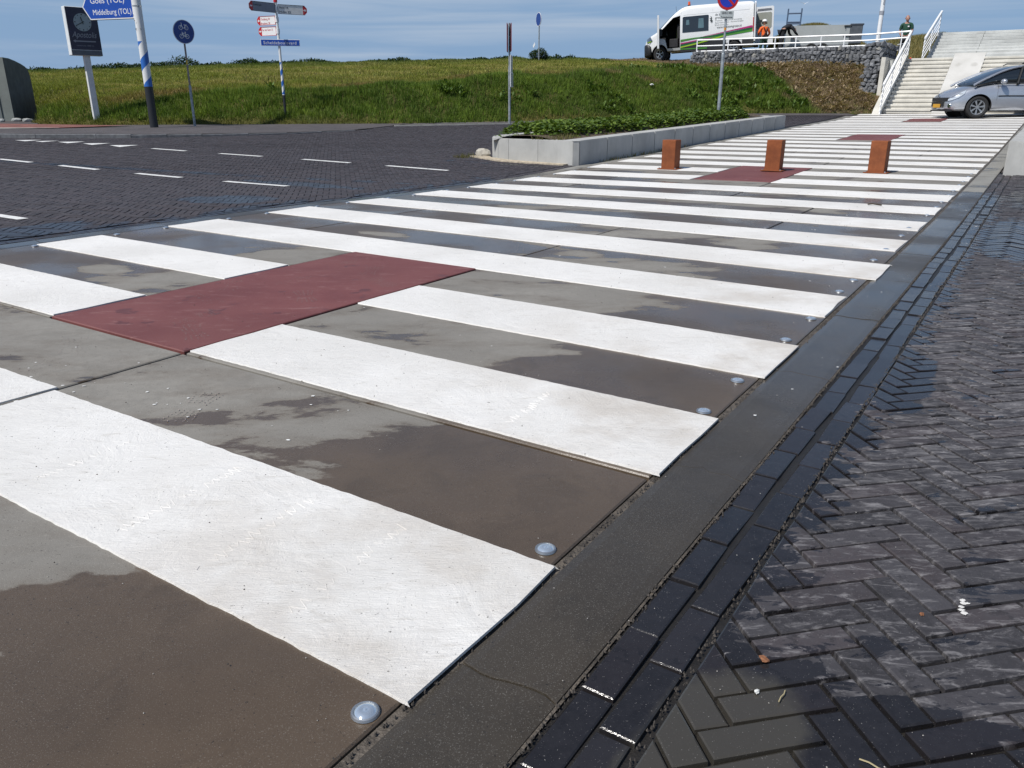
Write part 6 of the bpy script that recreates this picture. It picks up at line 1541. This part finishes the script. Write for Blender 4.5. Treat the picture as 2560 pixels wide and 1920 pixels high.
# ivy in the planter
def ivy():
    n_ = 26000; t = RNG.uniform(10.95, 21.6, n_); nn = RNG.uniform(5.86, 7.5, n_)
    x, y = xy(t, nn); front = 6.02 + .16*(nz2(t, t*0, 1.6, 31) - .5)*2 + np.interp(t, [10.9, 12.5, 14], [.10, .10, .02]); edge = smooth(front - .05, front + .18, nn)*smooth(7.5, 7.3, nn)*smooth(10.98, 11.35, t + .5*(nz2(nn, t, 2, 33)-.5))*smooth(21.6, 21.0, t)
    cov = RNG.uniform(0, 1, n_) < edge; t, nn, x, y, edge = t[cov], nn[cov], x[cov], y[cov], edge[cov]; m = len(t)
    h = (.05 + .17*nz2(x, y, 2.2, 35) + .08*nz2(x, y, 7, 36))*edge; z = np.interp(t, [10.6, 22.7], [.43, .685]) - .05 + .07*smooth(5.9, 6.4, nn) + h*RNG.uniform(.35, 1, m)
    a = RNG.uniform(0, 2*pi, m); e_ = RNG.uniform(-.5, .7, m); L_ = RNG.uniform(.045, .085, m); d = np.stack([np.cos(a)*np.cos(e_), np.sin(a)*np.cos(e_), np.sin(e_)], 1)*L_[:, None]; sd = np.stack([-np.sin(a), np.cos(a), RNG.uniform(-.5, .5, m)], 1)*(L_*.5)[:, None]; b_ = np.stack([x, y, z], 1)
    cc = mixc((.045, .085, .015), (.15, .21, .038), RNG.uniform(0, 1, m)**1.3)*RNG.uniform(.8, 1.2, (m, 1)); return leaf_object('ivy', b_, b_ + d*.45 - sd, b_ + d, cc, M_LEAF, T=b_ + d*.45 + sd)
ivy()
# grass tufts at the foot of the planter and around the sign feet
xs_, ys_ = [], []
for (t0, t1, n0, n1, k) in ((10.7, 11.3, 7.75, 8.1, 60), (11.5, 15.5, 5.50, 5.56, 90), (10.8, 11.6, 5.95, 6.4, 80)):
    for _ in range(k): a, b_ = xy(random.uniform(t0, t1), random.uniform(n0, n1)); xs_.append(a); ys_.append(b_)
xs_, ys_ = np.array(xs_), np.array(ys_); tt, nn = tn(xs_, ys_); zz = Htn(tt, nn) + np.where((nn > 5.7) & (nn < 7), .38, 0); P, Q, R_, idx = blades(xs_, ys_, zz, np.full(len(xs_), .07), np.full(len(xs_), .010), np.full(len(xs_), .8), 4)
leaf_object('weeds', P, Q, R_, mixc((.06, .08, .02), (.20, .16, .07), RNG.uniform(0, 1, len(idx))), M_GRASS)

# dunes behind the stairs and the trailer
def pix(u, v, yy):
    d_ = Vector((0, cos(.3403), -sin(.3403))) + Vector((1, 0, 0))*((u-1280)/1983) + Vector((0, sin(.3403), cos(.3403)))*((960-v)/1983); d_ /= d_.y; return d_.x*yy, yy, 1 + d_.z*yy
M_DUNE = plain('dune turf', (.085, .085, .030), .95, var=.4, vs=1.2)
def dune(name, ridge, base, front, back):
    """ridge: list of (x,y,z); slopes down to height base over `front` metres towards the viewer"""
    rx = [p[0] for p in ridge]; ry = [p[1] for p in ridge]; rz_ = [p[2] for p in ridge]; gx = np.linspace(rx[0], rx[-1], 60); gv = np.linspace(-1, 1, 24)
    def zz(x, v): r = np.interp(x, rx, rz_); return base + (r-base)*np.cos(np.clip(v, -1, 1)*pi/2)**.9
    XX, VV = np.meshgrid(gx, gv); YY = np.interp(XX, rx, ry) + np.where(VV < 0, VV*front, VV*back); ZZ = zz(XX, VV) + .08*(nz2(XX, YY, 1.2, 40)-.5)
    nx, ny = 60, 24; i = np.arange((nx-1)*(ny-1)); r, c = i//(nx-1), i % (nx-1); a = r*nx + c; me = npmesh(name, np.stack([XX.ravel(), YY.ravel(), ZZ.ravel()], 1), np.stack([a, a+1, a+nx+1, a+nx], 1)); o = link(name, me, None, M_DUNE); o['kind'] = 'structure'
    n_ = 9000; x = RNG.uniform(rx[0], rx[-1], n_); v = RNG.uniform(-1, .3, n_); y = np.interp(x, rx, ry) + np.where(v < 0, v*front, v*back); z = zz(x, v); P, Q, R_, idx = blades(x, y, z, np.full(n_, .22), np.full(n_, .04), np.full(n_, .5), 5)
    return P, Q, R_, mixc((.08, .10, .025), (.30, .24, .10), nz2(x[idx], y[idx], .9, 41)*.7 + RNG.uniform(0, .4, len(idx)))
A = dune('dune', [pix(1940, 98, 60), pix(1985, 74, 60), pix(2015, 66, 60), pix(2045, 64, 60), pix(2075, 73, 60), pix(2100, 92, 60), pix(2140, 108, 60)], 1.5, 6, 6)
B = dune('dune', [(14.5, 46, 2.66), (17.2, 46, 3.0), pix(2205, 122, 46), pix(2232, 104, 46), pix(2262, 101, 46), pix(2290, 96, 46), pix(2330, 92, 46), pix(2450, 96, 46), pix(2700, 110, 46)], 2.62, 8.2, 8)
leaf_object('grass', *[np.concatenate([A[i], B[i]]) for i in range(4)], M_GRASS)
# ------------------------------------------------------------------ people
M_SKIN = plain('skin', (.40, .22, .15), .55, var=.1); M_SKIN2 = plain('reddened skin', (.36, .19, .14), .55, var=.1); M_HAIR = plain('short grey hair', (.10, .08, .07), .9, var=.3)
def skin(name, joints, edges, mat, parent, root=0, sub=2):
    me = bpy.data.meshes.new(name); me.from_pydata([j[:3] for j in joints], edges, []); me.update(); o = link(name, me, parent, mat)
    md = o.modifiers.new('skin', 'SKIN'); md.use_smooth_shade = True
    for i, j in enumerate(joints): sv = me.skin_vertices[0].data[i]; r = j[3]; sv.radius = r if isinstance(r, tuple) else (r, r); sv.use_root = (i == root)
    s_ = o.modifiers.new('s', 'SUBSURF'); s_.levels = sub; s_.render_levels = sub; bake(o); o.data.polygons.foreach_set('use_smooth', [True]*len(o.data.polygons)); return o
def head(parent, c, r, skinm, face, hairm=None, bald=False, name='head'):
    """egg shaped head with nose, ears, eyes and mouth; face = unit direction it looks"""
    bm = bmesh.new(); bmesh.ops.create_uvsphere(bm, u_segments=20, v_segments=14, radius=1); F_ = Vector(face).normalized(); U = Vector((0, 0, 1)); S_ = F_.cross(U).normalized()
    for v in bm.verts:
        p = v.co.copy(); w_ = .76 - (.16 if p.z < 0 else 0)*(-p.z); f = .92; zz = p.z*1.18
        nose = .20*math.exp(-((p.x)**2*30 + (p.z + .10)**2*22))*(1 if p.y > 0 else 0); v.co = Vector(c) + (S_*(p.x*w_) + F_*(p.y*(f if p.z > -.3 else f*(1 + .25*(p.z+.3))) + nose) + U*zz)*r
    me = bpy.data.meshes.new(name); bm.to_mesh(me); bm.free(); me.polygons.foreach_set('use_smooth', [True]*len(me.polygons)); h = link(name, me, parent, skinm)
    for s_ in (1, -1):
        m = MB(); p = Vector(c) + S_*s_*r*.76 + U*(-.02*r); m.tube(p - F_*.01, p + S_*s_*.012, r*.24, seg=10); m.build('ear', skinm, h)
        m = MB(); p = Vector(c) + S_*s_*r*.30 + F_*r*.84 + U*r*.08; m.tube(p, p + F_*.006, r*.10, seg=8); m.build('eye', M_BLACK, h)
    m = MB(); p = Vector(c) + F_*r*.82 - U*r*.55; m.tube(p - S_*r*.22, p + S_*r*.22, r*.05, seg=6); m.build('mouth', plain('lips', (.25, .09, .07), .6) if 'lips' not in bpy.data.materials else bpy.data.materials['lips'], h)
    if hairm:
        bm = bmesh.new(); bmesh.ops.create_uvsphere(bm, u_segments=20, v_segments=12, radius=1.04)
        kill = [v for v in bm.verts if (v.co.z < (.10 if v.co.y < .2 else .55)) or (bald and v.co.z > .62)]; bmesh.ops.delete(bm, geom=kill, context='VERTS')
        for v in bm.verts: p = v.co.copy(); v.co = Vector(c) + (S_*(p.x*.77) + F_*(p.y*.93 - .02) + U*(p.z*1.17))*r
        me = bpy.data.meshes.new('hair'); bm.to_mesh(me); bm.free(); link('hair', me, h, hairm)
    return h
def hand(parent, wrist, d, pn, skinm):
    """palm and five bent fingers; d = direction of the fingers, pn = palm normal"""
    d = Vector(d).normalized(); pn = Vector(pn).normalized(); s_ = d.cross(pn).normalized(); w_ = Vector(wrist); J = [(*w_, .026), (*(w_ + d*.04), (.030, .020)), (*(w_ + d*.085), (.034, .016))]; E = [(0, 1), (1, 2)]
    for k, (off, L_) in enumerate(((-.030, .066), (-.010, .078), (.010, .072), (.029, .056))):
        b_ = w_ + d*.088 + s_*off; i = len(J); J += [(*b_, .0095), (*(b_ + d*L_*.5 + pn*.008), .0085), (*(b_ + d*L_*.85 + pn*.028), .0075)]; E += [(2, i), (i, i+1), (i+1, i+2)]
    b_ = w_ + d*.03 - s_*.028; i = len(J); J += [(*b_, .013), (*(b_ - s_*.022 + d*.03 + pn*.01), .010), (*(b_ - s_*.028 + d*.058 + pn*.018), .0085)]; E += [(1, i), (i, i+1), (i+1, i+2)]
    return skin('hand', J, E, skinm, parent, 0, 1)
def person(loc, rz, label, P, mats, hd, extra=None):
    """P: dict of joint positions in local space (x right, y forward, z up)"""
    r = empty('person', loc, rz, label, 'person'); sk, top, leg, shoe = mats
    B = P; J = [(*B['hip'], (.15, .11)), (*B['waist'], (.135, .10)), (*B['chest'], (.165, .115)), (*B['neck0'], (.09, .08)), (*B['neck'], .052), (*B['headb'], .060)]
    E = [(0, 1), (1, 2), (2, 3), (3, 4), (4, 5)]
    def limb(a, pts, start):
        i0 = start
        for p_, r_ in pts: J.append((*p_, r_)); E.append((i0, len(J)-1)); i0 = len(J)-1
    for s_ in ('L', 'R'):
        limb(s_, [(B['sh'+s_], .062), (B['el'+s_], .045), (B['wr'+s_], .028)], 3); limb(s_, [(B['hp'+s_], .092), (B['kn'+s_], .060), (B['an'+s_], .042)], 0)
    body = skin('body', J, E, sk, r)
    g_ = 1.13; JT = [(*B['hip'], (.165, .125)), (*B['waist'], (.155, .118)), (*B['chest'], (.185, .132)), (*B['neck0'], (.10, .09))]; ET = [(0, 1), (1, 2), (2, 3)]
    for s_ in ('L', 'R'):
        sl = P.get('sleeve', 1.0); e_ = Vector(B['sh'+s_]).lerp(Vector(B['el'+s_]), min(1, sl*1.0)); i = len(JT); JT.append((*B['sh'+s_], .078)); ET.append((3, i)); JT.append((*e_, .062)); ET.append((i, i+1))
        if sl > 1: w2 = Vector(B['el'+s_]).lerp(Vector(B['wr'+s_]), .92); JT.append((*w2, .043)); ET.append((i+1, i+2))
    skin('shirt' if P.get('sleeve', 1) <= 1 else 'jacket', JT, ET, top, body)
    JL = [(*B['hip'], (.168, .128))]; EL = []
    for s_ in ('L', 'R'):
        i = len(JL); JL += [(*B['hp'+s_], .108), (*B['kn'+s_], .078), (*(Vector(B['an'+s_]) + Vector((0, 0, .03))), .062)]; EL += [(0, i), (i, i+1), (i+1, i+2)]
    skin('trousers', JL, EL, leg, body)
    for s_ in ('L', 'R'):
        a_ = Vector(B['an'+s_]); fd = Vector(P.get('toe', (0, 1, 0))); skin('shoe', [(*(a_ - fd*.05 - Vector((0, 0, .045))), .045), (*(a_ + fd*.06 - Vector((0, 0, .05))), .045), (*(a_ + fd*.17 - Vector((0, 0, .06))), .035)], [(0, 1), (1, 2)], shoe, body, 0, 1)
        d = Vector(B['wr'+s_]) - Vector(B['el'+s_]); hand(body, B['wr'+s_], d, Vector((1 if s_ == 'L' else -1, .2, 0)), sk)
    head(body, hd['c'], .105, sk, hd['face'], hd.get('hair'), hd.get('bald', False))
    return r, body
stand = dict(hip=(0, 0, .95), waist=(0, 0, 1.12), chest=(0, .01, 1.32), neck0=(0, 0, 1.46), neck=(0, .0, 1.53), headb=(0, .01, 1.60), shL=(-.19, 0, 1.43), shR=(.19, 0, 1.43), elL=(-.25, -.02, 1.15), elR=(.25, -.02, 1.15),
             wrL=(-.24, .10, .91), wrR=(.24, .10, .91), hpL=(-.10, 0, .90), hpR=(.10, 0, .90), knL=(-.11, .02, .50), knR=(.11, .01, .50), anL=(-.12, 0, .09), anR=(.12, -.02, .09))
# man in green on the landing, looking down to the left
M_GREEN = plain('dark green shirt', (.012, .060, .035), .8, var=.2, vs=12); M_NAVY = plain('dark trousers', (.015, .018, .028), .85, var=.2, vs=12); M_SHOE = plain('dark shoes', (.02, .018, .016), .6)
P = dict(stand); P['sleeve'] = .75; P['wrL'] = (-.20, .20, .98); P['elL'] = (-.24, .0, 1.16); P['wrR'] = (.16, .22, 1.02); P['neck'] = (.0, .03, 1.53); P['headb'] = (0, .05, 1.60)
px_, py_, _ = pix(2268, 60, 36.2); face = Vector((-.35, .9, -.35))
pg, _b = person((px_, py_, 2.655), radians(150), 'balding man in a dark green shirt standing at the top of the lower stairs', P, (M_SKIN2, M_GREEN, M_NAVY, M_SHOE), dict(c=(0, .06, 1.665), face=face, hair=M_HAIR, bald=True))
m = MB(); m.box(-.11, .125, 1.33, -.05, .135, 1.38); m.build('shirt_badge', M_SWHITE, _b)
# worker in orange with white helmet at the rear doors of the van, seen from behind
M_OR = plain('orange work jacket', (.80, .13, .015), .7, var=.12, vs=10); M_HARN = plain('dark harness', (.03, .02, .02), .7); M_TR = plain('dark green trousers', (.015, .045, .03), .85, var=.2)
P = dict(stand); P['sleeve'] = 2; P.update(elL=(-.30, .06, 1.20), wrL=(-.18, .26, 1.12), elR=(.30, .02, 1.18), wrR=(.26, .20, 1.02), neck=(0, .05, 1.53), headb=(0, .09, 1.58), knL=(-.14, .05, .50), chest=(0, .05, 1.32), neck0=(0, .05, 1.46), shL=(-.20, .05, 1.42), shR=(.20, .05, 1.42))
hx, hy, hz_ = pix(1915, 47, 44.6); zf = hz_ - 1.86
po, ob_ = person((hx, hy, zf), radians(12), 'worker in orange jacket and white helmet, back turned, at the open rear of the van', P, (M_SKIN, M_OR, M_TR, M_SHOE), dict(c=(0, .10, 1.69), face=(0, .97, -.2), hair=M_HAIR))
bm = bmesh.new(); bmesh.ops.create_uvsphere(bm, u_segments=20, v_segments=12, radius=1); bmesh.ops.delete(bm, geom=[v for v in bm.verts if v.co.z < -.15], context='VERTS')
for v in bm.verts: v.co = Vector((v.co.x*.125, .10 + v.co.y*.145 + (.03 if v.co.z < 0 and v.co.y > .3 else 0), 1.745 + v.co.z*.115))
me = bpy.data.meshes.new('helmet'); bm.to_mesh(me); bm.free(); me.polygons.foreach_set('use_smooth', [True]*len(me.polygons)); link('helmet', me, ob_, plain('helmet white', (.78, .78, .76), .3, coat=.5))
for s_ in (1, -1): m = MB(); m.tube((s_*.095, .10, 1.67), (s_*.135, .10, 1.67), .045, seg=14); m.build('ear_defender', plain('ear defender', (.45, .30, .05), .5) if s_ > 0 else M_BLACK, ob_)
m = MB(); m.tube((-.12, .22, 1.76), (-.20, .14, 1.80), .02, seg=6); m.box(-.22, .12, 1.70, -.14, .26, 1.82, c=.01); m.build('visor', M_BLACK, ob_)
m = MB(); m.path([(-.13, -.10, 1.46), (-.03, -.135, 1.28), (.10, -.14, 1.05)], .028, 6); m.path([(.13, -.10, 1.46), (.03, -.135, 1.28), (-.10, -.14, 1.05)], .028, 6); m.path([(-.16, -.08, 1.06), (0, -.145, 1.04), (.16, -.08, 1.06)], .03, 6); m.build('harness', M_HARN, ob_)
# person in black bending over the trailer
M_BK2 = plain('black work clothes', (.014, .015, .020), .85, var=.3, vs=10)
P = dict(hip=(0, 0, .98), waist=(0, .14, 1.10), chest=(0, .34, 1.16), neck0=(0, .47, 1.10), neck=(0, .54, 1.05), headb=(0, .60, 1.00), shL=(-.19, .43, 1.10), shR=(.19, .43, 1.10), elL=(-.22, .52, .84), elR=(.22, .60, .86), wrL=(-.18, .68, .70), wrR=(.18, .78, .74),
         hpL=(-.10, 0, .92), hpR=(.10, 0, .92), knL=(-.12, .03, .50), knR=(.12, -.02, .50), anL=(-.13, -.02, .09), anR=(.13, -.06, .09), sleeve=2)
bx2, by2, bz2 = pix(1957, 62, 42.6)
pb, _b2 = person((bx2, by2, bz2 - 1.22), radians(-78), 'person in black clothes bending over the pale trailer beside the ladder rack', P, (M_SKIN, M_BK2, M_BK2, M_SHOE), dict(c=(0, .70, .95), face=(0, .5, -.85), hair=M_HAIR))
# terrace platform these people and the trailer stand on
# ------------------------------------------------------------------ trailer
tx0, ty0, tz0 = pix(1962, 114, 43.2); tx1, ty1, tz1 = pix(2120, 112, 42.4)
L_ = math.hypot(tx1-tx0, ty1-ty0); trl = empty('trailer', (tx0, ty0, tz0), math.atan2(ty1-ty0, tx1-tx0), 'pale aluminium sided trailer with a dark tail box parked behind the white railing', 'trailer')
print('trailer', L_, tx0, ty0, tz0)
M_AL = plain('aluminium boards', (.44, .46, .45), .45, .25, var=.06, vs=2); M_AL2 = plain('aluminium edge', (.25, .26, .27), .5, .4)
m = MB(); m.box(0, 0, .02, L_, .03, .44); m.build('side_board', M_AL, trl); m = MB(); m.box(.0, 0, .455, L_, .03, .90); m.build('side_board', M_AL, trl)
m = MB(); m.box(0, -.004, .437, L_, .02, .457); m.box(0, -.008, -.06, L_, .04, .02); m.build('frame', M_AL2, trl)
m = MB(); m.box(0, 1.5, .02, L_, 1.53, .90); m.build('side_board', M_AL, trl); m = MB(); m.box(0, .03, .02, .03, 1.5, .90); m.build('front_board', M_AL, trl); m = MB(); m.box(0, .03, -.04, L_, 1.5, .02); m.build('floor', M_AL2, trl)
m = MB(); m.box(L_ + .02, -.02, .03, L_ + .58, 1.2, .93, c=.02); tb = m.build('tail_box', plain('dark plastic box', (.085, .095, .11), .5, var=.15), trl); m = MB(); m.box(L_ + .0, -.04, .86, L_ + .62, 1.22, .94, c=.015); m.box(L_ + .01, -.03, .44, L_ + .60, .0, .47); m.build('lid', plain('dark lid', (.06, .07, .09), .45), tb)
for k, zc in enumerate((.84, .40)): m = MB(); m.box(L_ - .28, -.05, zc - .03, L_ + .06, -.01, zc + .03, c=.008); m.tube((L_ - .22, -.05, zc), (L_ - .22, -.05, zc - .14), .012, seg=6); m.build('latch', M_BLACK, trl)
for xw in (L_*.42, L_*.60): wheel((xw, -.08, -.22), .30, .2, -1, trl, spokes=5)
rk = MB()
M_BG = plain('blue grey rack', (.07, .11, .18), .5, var=.1)
for xx in (-.02, .62): rk.tube((xx, .4, -.1), (xx + .03, .4, 1.72), .035, seg=8)
for zz in (1.03, 1.10, 1.50): rk.tube((-.02, .4, zz), (.64, .4, zz), .035, seg=8)
rk.build('ladder_rack', M_BG, trl)
# ------------------------------------------------------------------ small things lying about
def crumple(name, x, y, z, s_, mat, lab, cat='litter', grp=None, flat=.4, seed=0):
    bm = bmesh.new(); bmesh.ops.create_icosphere(bm, subdivisions=2, radius=1)
    for v in bm.verts: q = v.co.normalized(); d = 1 + .55*mnoise.noise(q*2.3 + Vector((seed, seed*2.1, 0))); v.co = Vector((q.x*d*s_, q.y*d*s_*.7, max(0, q.z*d*s_*flat + s_*.2)))
    me = bpy.data.meshes.new(name); bm.to_mesh(me); bm.free(); o = link(name, me, None, mat, (x, y, z), (0, 0, seed)); return tag(o, lab, cat, grp)
M_PAPER = plain('white paper', (.70, .70, .66), .8, var=.1)
x, y, z = ray_to(1629, 222, terr, 24); crumple('litter', x, y, z + .12, .10, M_PAPER, 'scrap of white paper lying in the green weeds of the bank', seed=1)
x, y, z = ray_to(2080, 205, terr, 24); crumple('litter', x, y, z + .06, .07, M_PAPER, 'small white scrap on the brown bank below the stone wall', seed=2)
x, y, z = ray_to(1998, 192, terr, 24); crumple('litter', x, y, z + .06, .05, M_PAPER, 'tiny white scrap high on the brown bank', seed=3)
x, y, z = pix(2276, 143, 35.0); crumple('marker', x, y, 2.65, .09, plain('orange red plastic', (.65, .06, .02), .5), 'small orange red plastic marker on the top stair beside the railing', 'marker', seed=5, flat=.9)
def on(t, n, dz=0): a, b_ = xy(t, n); return a, b_, float(Htn(t, n)) + dz
def twig(t, n, L_, ang, r, mat, lab, cat='twig', name='twig', dz=.004):
    x, y, z = on(t, n, dz); m = MB(); pts = [(0, 0, 0), (L_*.35, L_*.03, r), (L_*.7, -.01*L_, r*.5), (L_, L_*.05, 0)]; m.path(pts, r, 5); o = m.build(name, mat, None, True, (x, y, z + r), (0, 0, ang)); return tag(o, lab, cat)
M_STRAW = plain('straw', (.38, .32, .18), .8); M_TWIG = plain('dark twig', (.05, .04, .03), .9)
twig(7.79, .66, .13, -.6, .008, M_TWIG, 'short dark stick lying on a white stripe near the bollards', dz=.010)
twig(.36, -.555, .035, .9, .0012, M_STRAW, 'thin straw across the dark bricks below the pebble', 'straw', 'straw'); twig(.30, -.70, .042, -.7, .0014, M_STRAW, 'pale straw on the brick nearest the bottom right corner', 'straw', 'straw')
M_LEAFD = plain('dry brown leaf', (.24, .10, .045), .8, var=.3, vs=60)
for (t, n, lab, sd) in ((.46, -.50, 'crumpled brown leaf on the wet herringbone bricks', 2), (.78, -.73, 'tiny brown leaf scrap on the drier herringbone bricks', 4)):
    x, y, z = on(t, n, .003); crumple('leaf', x, y, z, .011 if sd == 2 else .006, M_LEAFD, lab, 'leaf', seed=sd, flat=.35)
x, y, z = on(.365, -.515, .003); crumple('pebble', x, y, z, .006, M_PAPER, 'small white pebble on a wet brick beside the brown leaf', 'pebble', seed=7, flat=.8)
# grit, paint splashes: countless
V = []; F = []
def speck(x, y, z, r, h):
    o0 = len(V); k = 5; a0 = random.uniform(0, 6)
    for i in range(k): V.append((x + r*cos(a0 + 2*pi*i/k)*random.uniform(.7, 1.2), y + r*sin(a0 + 2*pi*i/k)*random.uniform(.7, 1.2), z))
    V.append((x, y, z + h)); F.extend([(o0+i, o0+(i+1) % k, o0+k) for i in range(k)])
def nearest(n_, f): 
    for _ in range(n_): f()
def g1():
    t = abs(random.gauss(0, 1))**1.5*2.5 - .3; n = random.uniform(-1.2, 3.5); x, y = xy(t, n); speck(x, y, float(Htn(t, n)) + (.0015 if n < 0 else .0005), random.uniform(.0006, .0016)*(1 + t*.2), .0015)
nearest(500, g1)
me = bpy.data.meshes.new('pale_grit'); me.from_pydata(V, [], F); o = link('grit', me, None, plain('pale grit', (.38, .36, .33), .8, var=.3, vs=300)); o['kind'] = 'stuff'
V = []; F = []
def g2():
    t = random.uniform(-.4, 9); n = random.uniform(0, 5); x, y = xy(t, n); speck(x, y, float(Htn(t, n)) + .0045, random.uniform(.001, .003)*(1 + t*.15), .003)
nearest(420, g2)
for _ in range(2600):                                              # dirt gathered in the joints beside the band
    t = random.uniform(-.5, 9)*random.uniform(.2, 1); n = random.choice((-.008, -.232, CW + .01, -.39)) + random.gauss(0, .004); x, y = xy(t, n); speck(x, y, float(Htn(t, n)) - .006, random.uniform(.001, .0035)*(1 + t*.12), .006)
me = bpy.data.meshes.new('dark_grit'); me.from_pydata(V, [], F); o = link('dark_grit', me, None, plain('dark grit', (.06, .052, .045), .9, var=.4, vs=300)); o['kind'] = 'stuff'
V = []; F = []
def blob(t, n, r, dz=.0012):
    x, y = xy(t, n); o0 = len(V); k = 11; z = float(Htn(t, n)) + dz; a0 = random.uniform(0, 6); ex = random.uniform(.6, 1.1)
    for i in range(k): a = a0 + 2*pi*i/k; rr = r*random.uniform(.6, 1.25); V.append((x + rr*cos(a), y + rr*sin(a)*ex, z))
    V.append((x, y, z + .0008)); F.extend([(o0+i, o0+(i+1) % k, o0+k) for i in range(k)])
for (tc_, nc_, st, sn, k, r) in ((.62, 2.32, .10, .35, 26, .010), (.66, 1.62, .06, .35, 22, .008), (1.0, 1.5, .05, .4, 10, .006), (2.0, 1.8, .12, .8, 10, .007), (6.0, .6, .2, .6, 16, .010), (3.9, .9, .15, .8, 12, .010), (.3, .3, .2, .4, 3, .004), (7.2, .3, .3, .4, 14, .012), (8.3, .3, .3, .4, 10, .014), (3.0, -.12, 1.8, .05, 10, .007)):
    for _ in range(int(k*.6)): blob(random.gauss(tc_, st), random.gauss(nc_, sn), r*random.uniform(.25, 1.0))
me = bpy.data.meshes.new('paint_splashes'); me.from_pydata(V, [], F); o = link('paint_splashes', me, None, M_PAINT2); o['kind'] = 'stuff'
# paint run over the band at the fifth stripe, and a white splash on the bricks
for (t, n, r, nm, lab) in ((.86, -.80, .018, 'paint_spot', 'white paint spot on the herringbone bricks near the right edge'),):
    V = []; F = []
    for k in range(9 if r < .03 else 26):
        if r < .03: blob(t + random.gauss(0, r*.8), n + random.gauss(0, r*.35), r*random.uniform(.15, .4), .0025)
        else: blob(random.uniform(4.26, 4.74), random.uniform(-.040, .012), random.uniform(.012, .024), .0085 - k*.00005)
    me = bpy.data.meshes.new(nm); me.from_pydata(V, [], F); o = link(nm, me, None, M_PAINT); tag(o, lab, 'paint spot'); o['kind'] = 'stuff' if r < 0 else 'thing'
# a gull far off over the dike
x, y, z = pix(2011, 9, 60); m = MB(); m.add([(0, 0, 0), (.06, .02, .02), (.05, -.04, .0), (-.35, .05, .12), (.35, .05, .14), (0, -.02, -.04)], [(0, 1, 4), (0, 3, 1), (1, 2, 5), (0, 5, 2), (0, 2, 4), (0, 3, 2), (2, 1, 4)]); o = m.build('bird', M_SWHITE, None, loc=(x, y, z)); tag(o, 'small pale bird flying in the blue sky above the trailer', 'bird')

# shoe prints in pale dust, raised trowel ridges in the thick paint
V = []; F = []
def dashq(t, n, a, L_, w_, dz):
    x, y = xy(t, n); c_, s_ = cos(a), sin(a); o0 = len(V); z = float(Htn(t, n)) + dz
    for u, v in ((-L_/2, -w_/2), (L_/2, -w_/2), (L_/2, w_/2), (-L_/2, w_/2)): V.append((x + u*c_ - v*s_, y + u*s_ + v*c_, z))
    F.append((o0, o0+1, o0+2, o0+3))
def shoe(t, n, a, dz, keep=.5):
    for i in range(15):
        for j in range(5):
            u = (i/14-.5)*.27; hw = .045*(1 - .25*math.cos(u*18)) ; v = (j/4-.5)*2*hw
            if (abs(u) > .12 and abs(v) > hw*.6) or random.random() > keep*(1.3 if abs(u) > .03 else .5): continue
            dt_, dn_ = u*cos(a) - v*sin(a), u*sin(a) + v*cos(a); dashq(t + dt_ + random.gauss(0, .001), n + dn_, AZ*-1 + pi/2 + a + random.choice((.6, -.6)), random.uniform(.006, .014), random.uniform(.0015, .0035), dz)
for (t, n, a, on_red, kp) in ((1.45, 2.55, .3, 1, .5), (1.72, 2.85, 1.4, 1, .3), (2.05, 2.45, .9, 1, .75), (2.3, 2.8, .2, 1, .35), (2.55, 2.35, 1.2, 1, .8), (2.75, 2.62, .5, 1, .5), (1.28, 2.35, 1.1, 1, .55), (2.95, 2.95, .3, 1, .4), (2.0, 3.0, .8, 1, .3),
                          (.70, 1.55, .5, 0, .7), (.86, 2.6, 1.0, 0, .4), (.62, 2.45, .2, 0, .3), (3.95, 2.3, .4, 0, .5), (4.0, 2.0, 1.3, 0, .5), (1.86, 1.5, .6, 0, .3)): shoe(t, n, a, .0052 if on_red else .0022, kp)
me = bpy.data.meshes.new('shoe_prints'); me.from_pydata(V, [], F); o = link('shoe_prints', me, None, plain('pale dust', (.25, .21, .195), .9, var=.3, vs=60)); o['kind'] = 'stuff'
V = []; F = []
for n0, t0, t1 in ((.36, .07, .46), (.66, .06, .47), (.97, .06, .47), (1.42, .10, .42), (.55, 1.16, 1.5)):
    t = t0; s_ = 1; p = (t, n0)
    while t < t1:
        t2 = t + random.uniform(.006, .016); q = (t2, n0 + s_*random.uniform(.004, .022) + (t2-t0)*.10); s_ = -s_
        if random.random() < .75:
            for (a_, b_) in ((p, q),):
                d_ = Vector((b_[0]-a_[0], b_[1]-a_[1])); 
                if d_.length < 1e-4: continue
                nn_ = Vector((-d_.y, d_.x)).normalized()*random.uniform(.0008, .0016); o0 = len(V)
                for (tt, n_, zz) in ((a_[0]-nn_.x, a_[1]-nn_.y, .0044), (a_[0], a_[1], .0060), (a_[0]+nn_.x, a_[1]+nn_.y, .0044), (b_[0]-nn_.x, b_[1]-nn_.y, .0044), (b_[0], b_[1], .0058), (b_[0]+nn_.x, b_[1]+nn_.y, .0044)):
                    x, y = xy(tt, n_); V.append((x, y, float(Htn(tt, n_)) + zz))
                F += [(o0, o0+1, o0+4, o0+3), (o0+1, o0+2, o0+5, o0+4)]
        p = q; t = t2
me = bpy.data.meshes.new('paint_ridges'); me.from_pydata(V, [], F); o = link('paint_ridges', me, crossing, M_PAINT); o['kind'] = 'stuff'
